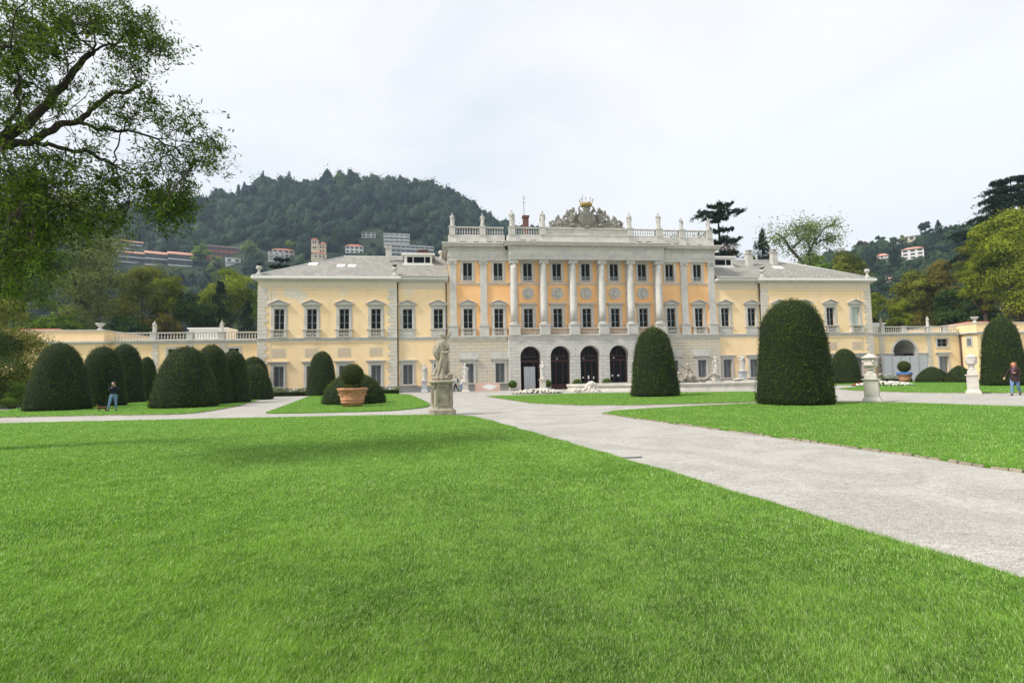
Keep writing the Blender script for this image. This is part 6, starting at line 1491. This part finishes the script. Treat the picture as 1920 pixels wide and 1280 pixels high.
def eave_urn(p, h, label, plant=True):
    t = thing('stone_urn', p, label, 'urn', EU); m = MB(); m.lathe((0,0,0),[(.38,0),(.38,.12),(.30,.2)],4,True,False)
    m.lathe((0,0,.2),[(.30,0),(.24,.12*h),(.10,.35*h),(.12,.42*h),(.24,.55*h),(.34,.66*h),(.34,.74*h),(.24,.80*h),(.26,.86*h)],14); m.build('body', MT['stone'], t, local=True)
    if plant:
        m = MB(); rg = random.Random(4)
        for i in range(16): a = rg.uniform(0,6.28); l = rg.uniform(.25,.5); m.tube([(0,0,.2+.85*h),(l*.5*math.cos(a),l*.5*math.sin(a),.2+.85*h+l*.7),(l*math.cos(a),l*math.sin(a),.2+.85*h+l*.8)],[.05,.04,.01],4)
        m.build('plant', MT['agave'], t, local=True)
eave_urn((-37.9,-.5,13.43),1.1,'stone urn with plant on the far left corner of the left wing')
eave_urn((-22.9,-.45,13.43),1.05,'stone urn with spiky plant on the left wing eaves, midway')
eave_urn((22.9,-.45,13.43),1.05,'stone urn with spiky plant on the right wing eaves, midway')
eave_urn((37.6,-.5,13.43),1.25,'stone urn on the far right corner of the right wing',False)
eave_urn((-17.6,6.5,16.9),1.3,'stone finial urn behind the left dormer beside the central block',False)
def bowl_urn(p, label):
    t = thing('stone_vase', p, label, 'vase', 'flat stone vases on the terrace end blocks'); m = MB(); m.lathe((0,0,0),[(.28,0),(.28,.12),(.10,.28),(.10,.34),(.28,.46),(.36,.60),(.46,.72),(.46,.78),(.38,.76)],16); m.build('body', MT['stone'], t, local=True)
bowl_urn((-54.6,.3,7.53),'wide stone vase on the corner of the left terrace end block'); bowl_urn((52.3,-1.1,7.53),'wide stone vase on the corner of the right terrace end block')

# ------------------------------------------------------------------ pots and planting
def leaf_ball(name, parent, c, r, n, size, seed, mt='yew', sz=1.0):
    rng = np.random.default_rng(seed); u = rng.normal(size=(n,3)); u /= np.linalg.norm(u,axis=1)[:,None]; C = np.array(c)+u*np.array([1,1,sz])*(r*(1+rng.normal(0,.025,n)))[:,None]
    V, F = cards(C, size*rng.uniform(.6,1.4,n), .65, u, 1.0, rng); o = np_mesh(name, V, F, LM.get(mt) or MT[mt], parent, np.clip(.42+.15*u[:,2]+rng.normal(0,.2,n),0,1))
    m = MB(); m.ball(c, r*.96, r*.96, r*.96*sz, 20, 14); m.build('inner_growth', MT['yew_core'], parent, local=True); return o
LM['box_ball'] = leafmat('box_ball', (.035,.055,.012), (.13,.15,.035), .15)
def pot(p, rtop, h, ball_r, ball_z, label, extra=None, seed=1):
    t = thing('terracotta_pot', p, label, 'plant pot'); m = MB(); R0 = rtop
    m.lathe((0,0,.02),[(R0*.64,0),(R0*.70,h*.16),(R0*.76,h*.20),(R0*.76,h*.25),(R0*.72,h*.27),(R0*.75,h*.31),(R0*.79,h*.34),(R0*.79,h*.37),(R0*.76,h*.40),(R0*.88,h*.78),(R0*.92,h*.80),(R0*.90,h*.84),(R0*.98,h*.88),(R0*1.0,h*.92),(R0*1.0,h*.98),(R0*.94,h),(R0*.88,h*.99)],40)
    for i in range(8): a = 2*math.pi*i/8; m.ball((R0*.86*math.cos(a),R0*.86*math.sin(a),h*.66),.07,.07,.05,8,6)
    m.build('body', MT['terracotta'], t, local=True); m = MB(); m.lathe((0,0,h*.9),[(R0*.9,0),(R0*.88,.03)],24); m.build('soil', MT['bark_dark'], t, local=True)
    b = thing('clipped_box_ball', (p[0],p[1],p[2]), label.split(' pot')[0].replace('large','').strip()+' pot holds this clipped leafy ball', 'topiary'); 
    leaf_ball('foliage', b, (0,0,ball_z), ball_r, int(5200*(ball_r/.6)**2), .055 if not extra else .09, seed, 'box_ball'); leaf_ball('lower_leaves', b, (0,0,h+.12), ball_r*.8, 1600, .07, seed+9, 'box_ball', .45) if not extra else None; m = MB(); m.tube([(0,0,h*.8),(0,0,ball_z)],.06,6); m.build('trunk', MT['bark_dark'], b, local=True)
    if extra:
        m = MB(); rg = random.Random(2); m.lathe((0,0,h),[(R0*.80,0),(R0*.85,.1),(R0*.6,.22),(R0*.3,.25)],14)
        for i in range(22): a = rg.uniform(0,6.28); m.tube([(R0*.5*math.cos(a),R0*.5*math.sin(a),h+.15),(R0*.95*math.cos(a+.2),R0*.95*math.sin(a+.2),h+rg.uniform(.0,.18)),(R0*1.05*math.cos(a+.3),R0*1.05*math.sin(a+.3),h-.1)],[.08,.07,.02],5)
        m.build('blue_cover', mat('blue_plastic',(.03,.17,.50),.5), t, local=True)
    return b
pp = gnd(661,763); b = pot((pp.x,pp.y,.05), .86, 1.02, .62, 1.78, 'large terracotta pot on the left lawn'); b['label'] = 'clipped leafy ball growing in the terracotta pot on the left lawn'
pp = gnd(1697,716.5); b = pot((pp.x,pp.y,.05), .78, .95, .66, 1.85, 'terracotta pot with blue plastic cover on the right lawn', True, 5); b['label'] = 'clipped leafy ball above the blue plastic covered pot'
for i, (x, y, r, lb) in enumerate([(-9.5,-1.7,.5,'round potted bush left of the first arch'),(-5.4,-1.6,.5,'round potted bush between the first and second arch'),(-1.8,-1.6,.52,'round potted bush between the second and third arch'),(1.8,-1.6,.52,'round potted bush between the third and fourth arch')]):
    t = thing('potted_bush', (x,y,0), lb, 'potted bush', 'bushes in pots beside the arcade'); m = MB(); m.lathe((0,0,0),[(.2,0),(.28,.3),(.30,.32)],14); m.build('pot', MT['stone'], t, local=True)
    rng = np.random.default_rng(i); leaf_ball('foliage', t, (0,0,.72), r, 900, .13, i+40, 'mid', .85)
# rose borders with a low clipped hedge in front
MT['rose_white'] = mat('rose_petal', (.80,.78,.70), .6)
def rose_bed(x0, x1, y, label, seed, dens=260, h=.75, hedge=True, y2=None):
    rng = np.random.default_rng(seed); y2 = y if y2 is None else y2; L_ = x1-x0; t = thing('rose_border', ((x0+x1)/2,(y+y2)/2,0), label, 'flower bed', 'rose borders along the villa')
    n = int(L_*dens); f = rng.random(n); X = x0+L_*f; Yc = y+(y2-y)*f; hh = h*(.75+.35*np.sin(X*2.1)*np.sin(X*.9+1)); C = np.stack([X, Yc+.5+rng.normal(0,.3,n), .15+hh*rng.random(n)**.7],1); off = np.array(t.location)
    V, F = cards(C-off, .15*rng.uniform(.6,1.4,n), .7, None, 1, rng); np_mesh('leaves', V, F, LM['light'] if seed%2 else LM['mid'], t, np.clip(rng.normal(.35,.2,n),0,1))
    k = int(L_*6); i = rng.integers(0,n,k); Cb = C[i]+np.array([0,-.12,.22]); m = MB()
    for c in Cb: m.ball(c-off, rng.uniform(.045,.085), n=7, m=5)
    m.build('blossoms', MT['rose_white'], t, local=True)
    if hedge:
        d = 1.0; n = int(L_*420); f = rng.random(n); top = rng.random(n) < .4; X = x0+L_*f; Yc = y+(y2-y)*f-.75; Z = np.where(top,.42,.42*rng.random(n)); Yy = np.where(top, Yc+.55*rng.random(n), Yc); C = np.stack([X,Yy,Z],1)-off
        V, F = cards(C, .10*rng.uniform(.6,1.4,n), .7, None, 1, rng); np_mesh('low_hedge', V, F, MT['yew'], t, np.clip(rng.normal(.3,.2,n),0,1))
        m = MB(); m.slab([(x0-off[0],y-.73-off[1]),(x1-off[0],y2-.73-off[1]),(x1-off[0],y2-.22-off[1]),(x0-off[0],y-.22-off[1])],0,.40); m.build('inner_growth', MT['yew_core'], t, local=True)
rose_bed(-37.2,-31.7,-3.8,'white rose bed with low hedge left of the lone clipped bullet yew',1)
rose_bed(-28.3,-27.0,-3.8,'short stretch of white roses right of the lone clipped bullet yew',2)
rose_bed(-25.0,-22.2,-3.6,'white rose bed right of the low dome behind the terracotta pot',3)
rose_bed(27.0,30.0,-3.4,'white rose bed left of the dome before the right wing',4)
rose_bed(33.3,39.8,-3.2,'white rose bed between the right wing corner and blue covered pot',5)
def bedding(c, rx, ry, label, seed, n=330, red=True):
    t = thing('flower_bed', (c[0],c[1],0), label, 'flower bed'); rng = np.random.default_rng(seed); a = rng.uniform(0,6.28,n); r = np.sqrt(rng.random(n)); X, Y = r*np.cos(a)*rx, r*np.sin(a)*ry; Z = .12+.30*(1-r**2)+rng.normal(0,.03,n); Z = np.maximum(Z,.08)
    m = MB(); m2 = MB()
    for x,y,z in zip(X,Y,Z): (m2 if (red and x < rx*.0 and y > ry*.15) else m).ball((x,y,z), rng.uniform(.05,.10), rz=.045, n=7, m=4)
    m.build('white_blossoms', MT['rose_white'], t, local=True); 
    if red: m2.build('red_blossoms', MT['red'], t, local=True)
    k = n*6; a = rng.uniform(0,6.28,k); r = np.sqrt(rng.random(k))*1.02; C = np.stack([r*np.cos(a)*rx, r*np.sin(a)*ry, .04+.25*(1-r**2)*rng.random(k)+.03],1); V, F = cards(C, .12*rng.uniform(.6,1.3,k), .7, None, 1, rng); np_mesh('leaves', V, F, LM['dark'], t, np.clip(rng.normal(.4,.2,k),0,1))
v = gnd(1003,738.3); bedding((v.x+.3,v.y+.5), 2.3, 1.5, 'low bed of white and red flowers at the back of the middle lawn', 7)
v = gnd(1655,723); bedding((v.x,v.y), 2.9, 2.0, 'low bed of white and red flowers behind the nearer white urn', 8, 420)

# ------------------------------------------------------------------ fountain: long curved basin, triton group, sea creature
MT['basin'] = mat('basin_stone', (.60,.57,.49), .8, (.42,.40,.36), 1.2, 7, .2)
MT['water'] = mat('basin_water', (.08,.11,.10), .08, spec=.6)
def fountain():
    cx, cy = 9.3, -9.8; t = thing('fountain_basin', (cx,cy,0), 'long low stone fountain basin with rounded rim before the arcade', 'fountain')
    rx, ry = 14.2, 6.0; n = 96; prof = [(0,.0),(.0,.10),(.10,.14),(.14,.42),(.02,.50),(.0,.62),(.08,.70),(.40,.70),(.45,.62),(.45,.30)]
    m = MB(); vs = []
    def pt(a, o, z):
        k = 1; e = 2.4; c_, s_ = math.cos(a), math.sin(a); return (abs(c_)**(2/e)*math.copysign(1,c_)*(rx-o), abs(s_)**(2/e)*math.copysign(1,s_)*(ry-o), z)
    for o, z in prof: vs += [pt(2*math.pi*i/n, o, z) for i in range(n)]
    m.add(vs, [(j*n+i, j*n+(i+1)%n, (j+1)*n+(i+1)%n, (j+1)*n+i) for j in range(len(prof)-1) for i in range(n)], True); m.build('rim', MT['basin'], t, local=True)
    m = MB(); m.add([pt(2*math.pi*i/n,.4,.5) for i in range(n)],[tuple(range(n))]); m.build('water', MT['water'], t, local=True)
    # sculpture group
    p = (9.5,-6.2,.40); s = thing('sculpture_group', p, 'stone fountain group of a boy with raised arm riding over sea beasts', 'sculpture', rz=R(8)); m = MB()
    for (x,y,z,a,b,c) in ((-.9,0,.35,.8,.6,.45),(.2,0,.45,.8,.6,.6),(1.3,0,.3,.9,.5,.4),(-1.7,.1,.5,.4,.4,.5),(-1.8,0,1.05,.28,.28,.3),(-1.0,-.1,1.15,.27,.26,.28),(-.9,0,.8,.4,.35,.4),(.4,-.3,.8,.45,.35,.35)): m.ball((x,y,z),a,b,c)
    m.tube([(1.2,0,.5),(1.9,0,.35),(2.6,-.05,.55),(3.1,-.1,.95),(3.7,-.1,1.05)],[.42,.35,.22,.13,.10],10); m.tube([(3.6,-.1,1.05),(4.0,.2,1.15)],[.10,.03],6); m.tube([(3.6,-.1,1.05),(4.0,-.3,.95)],[.10,.03],6)
    m.tube([(.1,0,.9),(.05,0,1.3),(.15,0,1.75)],[.33,.26,.28],12); m.ball((.25,-.03,2.12),.18,.19,.22); m.ball((.26,.02,2.2),.2,.2,.17)
    m.tube([(-.05,0,1.8),(-.5,0,1.95),(-.78,0,2.4)],[.11,.09,.06],8); hand(m,(-.78,0,2.4),(-.2,0,1),.2); m.tube([(.38,0,1.78),(.6,-.1,1.4),(.75,-.2,1.1)],[.11,.09,.06],8)
    m.tube([(.0,-.15,.95),(-.3,-.45,.9),(-.3,-.5,.4)],[.2,.15,.1],8); m.tube([(.3,-.15,.95),(.6,-.4,.9),(.7,-.5,.4)],[.2,.15,.1],8)
    m.tube([(-1.0,-.3,.9),(-.6,-.5,.55),(-.3,-.5,.8),(-.1,-.55,.45)],[.14,.13,.12,.1],7)
    for i in range(26): rg = random.Random(i); m.ball((rg.uniform(-1.9,1.6),rg.uniform(-.5,.3),rg.uniform(.0,.7)),rg.uniform(.1,.26))
    o = m.build('figures', MT['old_stone'], s, local=True); remesh(o,.035,1)
    v = gnd(1104,735.5); s = thing('sea_beast_statue', (v.x,v.y,0), 'pale crouching sea beast sculpture at the left end of the basin', 'sculpture'); m = MB()
    m.tube([(-1.25,0,.14),(-.95,-.05,.22),(-.6,0,.2),(-.3,0,.32),(.0,0,.68),(.3,0,.78),(.6,.02,.62),(.85,.05,.5)],[.14,.19,.12,.17,.26,.30,.26,.12],12)
    m.ball((-1.25,-.02,.26),.20,.16,.18); m.tube([(.15,-.1,.6),(-.05,-.3,.3),(-.15,-.35,.05)],[.16,.11,.07],8); m.tube([(.45,-.05,.5),(.4,-.3,.2),(.25,-.35,.04)],[.16,.10,.07],8); m.tube([(-.55,-.1,.2),(-.7,-.3,.08)],[.08,.06],6); m.tube([(.7,0,.45),(.85,-.2,.2),(1.1,-.2,.08)],[.14,.10,.07],8)
    o = m.build('body', MT['white_stone'], s, local=True); remesh(o,.03,1)
    s = thing('small_urn', (15.6,-6.4,.68), 'low broken stone shell lying on the basin rim', 'sculpture'); m = MB(); m.ball((0,0,.12),.5,.3,.18); m.ball((.55,0,.16),.25,.2,.14); m.ball((-.4,0,.1),.3,.2,.14); remesh(m.build('body', MT['basin'], s, local=True),.04)
fountain()
# board leaning before the rusticated wall, hoarding at the right arch, dark lead strip in the gravel
m = MB(); x0, x1 = -13.9, -11.2; y = -3.4; t = thing('plywood_board', ((x0+x1)/2,y,0), 'pinkish board with a ragged white paint patch standing by the rusticated wall', 'board')
m.box(x0,x1,y,y+.06,.06,.96); m.box(x0-.04,x0,y-.03,y+.09,0,1.0); m.box(x1,x1+.04,y-.03,y+.09,0,1.0); m.build('board', mat('pink_board',(.66,.46,.37),.85,(.60,.42,.34),2), t)
m = MB(); rg = random.Random(5); pts = [(x0+1.55+(.78+.10*math.sin(5*a)+.06*math.sin(9*a))*math.cos(a), .52+(.26+.05*math.sin(4*a+1))*math.sin(a)) for a in [2*math.pi*i/40 for i in range(40)]]; m.extr(pts,y-.006,y+.001); m.build('white_patch', MT['paper'], t)
t = thing('hoarding', (41.5,-1.0,0), 'grey sheet metal hoarding in front of the right terrace arch', 'hoarding'); m = MB()
for i in range(5): xa = 38.6+i*1.28; m.box(xa+.02,xa+1.25,-1.0,-.95,.1,3.3)
m.build('panel', MT['hoarding'], t); m = MB()
for i in range(6): xa = 38.6+i*1.28; m.box(xa-.03,xa+.03,-1.04,-.9,0,3.36)
m.build('post', MT['frame'], t)
a, b = gnd(1165,859.5), gnd(1204,858); m = MB(); m.slab([(a.x,a.y),(b.x,b.y),(b.x,b.y+.03),(a.x,a.y+.03)],.002,.02); tag(m.build('steel_strip', MT['metal']), 'thin rusty edging strip lying in the gravel path', 'metal strip')

# ------------------------------------------------------------------ people and the dog
MT['jeans'] = mat('jeans', (.11,.19,.34), .9, (.20,.30,.46), 6, 6); MT['navy'] = mat('navy_top', (.012,.016,.035), .9); MT['brown_coat'] = mat('brown_coat', (.045,.025,.022), .9, (.03,.018,.02), 5)
MT['hair_red'] = mat('hair_red', (.30,.10,.035), .7, (.20,.07,.03), 20); MT['hair_dark'] = mat('hair_dark', (.035,.022,.018), .7); MT['scarf'] = mat('scarf', (.10,.04,.08), .9, (.26,.17,.25), 14)
MT['shoe'] = mat('shoe', (.02,.02,.022), .6); MT['white_shirt'] = mat('white_shirt', (.72,.72,.76), .9); MT['grey_shirt'] = mat('grey_shirt', (.40,.45,.48), .9); MT['dark_trousers'] = mat('dark_trousers', (.015,.018,.03), .9); MT['fur'] = mat('fur', (.12,.045,.016), .9, (.06,.025,.012), 12)
def person(p, h, J, rz, label, top, legs, hair, shoes='shoe', extra=None, vox=.014, long_hair=False, coat=False):
    """J: joints in metres for a 1.7 m body facing -Y: ank, knee, hip, elbow, wrist for L and R, head offset"""
    t = thing('person', p, label, 'person', rz=rz); s = h/1.7; V_ = lambda a: Vector(a)*s; hd = Vector(J.get('head',(0,0,0)))
    A = {k: (V_(v) if k!='head' else v) for k, v in J.items()}
    m = MB(); neck = V_((0,0,1.44)); hc = V_((0,-.015,1.585))+hd*s
    for q in 'LR':
        sx = -1 if q=='L' else 1; hip = V_((sx*.085,0,.88)); m.tube([hip, hip.lerp(A['knee'+q],.5), A['knee'+q], A['knee'+q].lerp(A['ank'+q],.35), A['ank'+q]], [.085*s,.075*s,.052*s,.054*s,.036*s], 10)
        d = Vector(J.get('toe'+q,(0,-1,0))).normalized(); m.tube([A['ank'+q]+Vector((0,0,-.01)), A['ank'+q]+d*.06*s+Vector((0,0,-.045*s)), A['ank'+q]+d*.15*s+Vector((0,0,-.05*s))],[.038*s,.036*s,.03*s],8)
        sh = V_((sx*.165,0,1.38)); m.tube([sh, sh.lerp(A['elb'+q],.5), A['elb'+q], A['elb'+q].lerp(A['wri'+q],.5), A['wri'+q]], [.046*s,.042*s,.034*s,.032*s,.023*s], 9); hand(m, A['wri'+q], A['wri'+q]-A['elb'+q], .17*s)
    m.tube([V_((0,0,.84)),V_((0,0,.95)),V_((0,0,1.08)),V_((0,0,1.22)),V_((0,0,1.35)),V_((0,0,1.42))], [.13*s,.135*s,.115*s,.13*s,.14*s,.07*s], 14); m.tube([V_((-.15,0,1.38)),V_((.15,0,1.38))],[.055*s,.055*s],8)
    m.tube([neck-V_((0,0,.04)), hc-V_((0,-.01,.06))],[.050*s,.046*s],9); m.ball(hc,.072*s,.088*s,.108*s,14,12); m.ball(hc+V_((0,-.055,-.055)),.038*s,.035*s,.035*s); m.ball(hc+V_((0,-.095,-.01)),.012*s,.018*s,.022*s,7,6)
    for sx in (-1,1): m.ball(hc+V_((sx*.073,0,-.005)),.012*s,.02*s,.03*s,7,6)
    b = m.build('body', MT['skin'], t, local=True); remesh(b, vox, 1)
    m = MB()
    for sx in (-1,1): m.ball(hc+V_((sx*.028,-.083,.012)),.011*s,.008*s,.007*s,7,5)
    m.build('eyes', MT['hair_dark'], t, local=True); m = MB(); m.ball(hc+V_((0,-.086,-.052)),.024*s,.008*s,.007*s,7,5); m.build('mouth', mat('lips',(.35,.12,.10),.6), t, local=True)
    m = MB(); m.ball(hc+V_((0,.022,.03)),.088*s,.092*s,.098*s,14,10)
    if long_hair:
        for sx in (-1,1): m.ball(hc+V_((sx*.075,.02,-.05)),.05*s,.06*s,.11*s); m.ball(hc+V_((sx*.05,.05,-.13)),.05*s,.05*s,.10*s)
        for i in range(30): rg = random.Random(i); a = rg.uniform(0,6.28); m.ball(hc+V_((.095*math.cos(a),.02+.07*math.sin(a)*(math.sin(a)>0),rg.uniform(-.1,.1))),.035*s)
    hr = m.build('hair', MT[hair], t, local=True); remesh(hr,.016)
    m = MB()
    for q in 'LR':
        sx = -1 if q=='L' else 1; hip = V_((sx*.085,0,.9)); m.tube([hip, hip.lerp(A['knee'+q],.5), A['knee'+q], A['knee'+q].lerp(A['ank'+q],.35), A['ank'+q]+Vector((0,0,.03*s))], [.102*s,.090*s,.066*s,.064*s,.052*s], 12)
    m.tube([V_((0,0,.83)),V_((0,0,.93)),V_((0,0,1.03))],[.13*s,.152*s,.128*s],14); o = m.build('trousers', MT[legs], t, local=True); remesh(o, vox)
    m = MB()
    for q in 'LR': d = Vector(J.get('toe'+q,(0,-1,0))).normalized(); a = A['ank'+q]; m.tube([a+Vector((0,0,.0)), a-d*.03*s+Vector((0,0,-.04*s)), a+d*.07*s+Vector((0,0,-.045*s)), a+d*.17*s+Vector((0,0,-.055*s))],[.046*s,.048*s,.046*s,.034*s],9)
    m.build('shoes', MT[shoes], t, local=True)
    m = MB()
    for q in 'LR':
        sx = -1 if q=='L' else 1; sh = V_((sx*.16,0,1.385)); e, w_ = A['elb'+q], A['wri'+q]; m.tube([sh, sh.lerp(e,.5), e, e.lerp(w_,.5), e.lerp(w_,.92)], [.062*s,.056*s,.050*s,.046*s,.040*s], 10)
    if coat: m.tube([V_((0,0,.72)),V_((0,0,.85)),V_((0,0,1.0)),V_((0,0,1.12)),V_((0,0,1.25)),V_((0,0,1.36)),V_((0,0,1.43))],[.19*s,.185*s,.165*s,.15*s,.165*s,.165*s,.08*s],16)
    else: m.tube([V_((0,0,.95)),V_((0,0,1.05)),V_((0,0,1.15)),V_((0,0,1.27)),V_((0,0,1.36)),V_((0,0,1.43))],[.15*s,.138*s,.138*s,.155*s,.155*s,.075*s],16)
    m.tube([V_((-.15,0,1.385)),V_((.15,0,1.385))],[.068*s,.068*s],8); o = m.build('coat' if coat else 'jumper', MT[top], t, local=True); remesh(o, vox)
    if extra: extra(t, A, s, hc)
    return t
# woman left: feet apart, both hands up to her face holding a phone
J1 = dict(ankL=(-.24,.02,.085),kneeL=(-.17,-.01,.48),ankR=(.14,.0,.085),kneeR=(.12,-.03,.48),elbL=(-.20,-.08,1.14),wriL=(-.06,-.26,1.33),elbR=(.22,-.06,1.15),wriR=(.10,-.24,1.42),toeL=(-.3,-1,0),toeR=(.2,-1,0),head=(-.02,-.04,-.02))
def phone(t, A, s, hc):
    m = MB(); m.box(-.05,.02,-.40,-.385,1.36*s,1.50*s); m.build('phone', MT['metal'], t, local=True)
v = gnd(212,771.5); person((v.x,v.y,LH),1.68,J1,R(22),'woman in navy top and blue jeans raising both hands to her face','navy','jeans','hair_dark',extra=phone,long_hair=True)
J2 = dict(ankL=(-.10,-.22,.085),kneeL=(-.09,-.17,.50),ankR=(.10,.40,.15),kneeR=(.09,.05,.49),elbL=(-.27,.04,1.14),wriL=(-.36,-.10,.92),elbR=(.24,.02,1.13),wriR=(.08,-.22,1.16),toeL=(0,-1,.05),toeR=(0,-.8,-.5))
def scarf(t, A, s, hc):
    m = MB(); m.lathe((0,-.005,1.36*s),[(.10*s,0),(.11*s,.03*s),(.095*s,.06*s),(.07*s,.08*s)],14); m.tube([(-.02,-.11*s,1.38*s),(-.03,-.17*s,1.25*s),(-.01,-.18*s,1.08*s)],[.035*s,.035*s,.03*s],8); m.tube([(.04,-.11*s,1.38*s),(.05,-.16*s,1.27*s)],[.03*s,.03*s],8); m.build('scarf', MT['scarf'], t, local=True)
v = gnd(1905,741); person((v.x,v.y,0),1.80,J2,R(-62),'curly red haired woman in brown coat, scarf and jeans walking at the right edge','brown_coat','jeans','hair_red',extra=scarf,long_hair=True,coat=True)
J3 = dict(ankL=(-.09,-.20,.085),kneeL=(-.09,-.14,.5),ankR=(.09,.28,.12),kneeR=(.09,.02,.5),elbL=(-.22,.03,1.12),wriL=(-.22,-.12,.92),elbR=(.22,.05,1.12),wriR=(.22,.02,.88))
def pack(t, A, s, hc): m = MB(); m.ball((0,.19*s,1.18*s),.17*s,.12*s,.26*s); m.tube([(-.1,.1,1.4*s),(-.12,-.13,1.3*s),(-.1,-.1,1.05*s)],.025,5); m.build('backpack', MT['shoe'], t, local=True)
v = gnd(855,734.5); person((v.x,v.y,0),1.76,J3,R(-70),'man in grey shirt and dark trousers with a black backpack walking left','grey_shirt','dark_trousers','hair_dark',extra=pack,vox=.02)
v = gnd(868.5,733.8); person((v.x-.1,v.y,0),1.62,J3,R(-60),'visitor in white top and jeans half hidden behind a white statue','white_shirt','jeans','hair_red',vox=.02)
def dog():
    v = gnd(196,771.5); t = thing('dachshund', (v.x-.1,v.y-.05,LH), 'small brown long bodied dog standing on the grass at the woman\'s feet', 'dog', rz=R(-8)); m = MB()
    m.tube([(-.22,0,.21),(-.15,0,.19),(0,0,.18),(.15,0,.185),(.26,0,.19)],[.06,.085,.072,.070,.055],12)      # deep chest to narrower loin
    m.tube([(-.20,0,.23),(-.27,0,.29),(-.31,0,.32)],[.055,.045,.042],9); m.ball((-.335,0,.335),.058,.045,.047); m.tube([(-.37,0,.33),(-.43,0,.31),(-.46,0,.305)],[.034,.024,.018],8)
    for sy in (-1,1):
        m.tube([(-.17,sy*.045,.18),(-.15,sy*.05,.11),(-.18,sy*.05,.06),(-.175,sy*.05,.02)],[.035,.025,.018,.018],7); m.tube([(-.175,sy*.05,.02),(-.21,sy*.05,.015)],[.018,.014],6)
        m.tube([(.22,sy*.04,.18),(.17,sy*.05,.11),(.24,sy*.05,.07),(.235,sy*.05,.02)],[.048,.032,.018,.017],7); m.tube([(.235,sy*.05,.02),(.20,sy*.05,.014)],[.018,.014],6)
        m.tube([(-.32,sy*.045,.37),(-.315,sy*.065,.32),(-.32,sy*.06,.27)],[.014,.024,.02],6)
    m.tube([(.26,0,.21),(.36,0,.24),(.46,0,.22)],[.02,.013,.007],6); o = m.build('body', MT['fur'], t, local=True); remesh(o,.009)
    m = MB(); m.ball((-.475,0,.312),.012,n=7,m=5); [m.ball((-.365,sy*.033,.35),.007,n=6,m=5) for sy in (-1,1)]; m.build('nose_and_eyes', MT['shoe'], t, local=True)
dog()
# ------------------------------------------------------------------ air between here and the hills
m = MB(); m.box(-1250,1250,-90,1250,-14,330)
hz = bpy.data.materials.new('haze_air'); hz.use_nodes = True; t = hz.node_tree; t.nodes.clear(); o = t.nodes.new('ShaderNodeOutputMaterial'); v = t.nodes.new('ShaderNodeVolumePrincipled')
v.inputs['Color'].default_value = (.62,.80,1.0,1); v.inputs['Density'].default_value = HAZE; v.inputs['Anisotropy'].default_value = .2
t.links.new(v.outputs[0], o.inputs['Volume'])
tag(m.build('haze', hz), 'thin pale bluish haze filling the air', 'haze', kind='stuff')
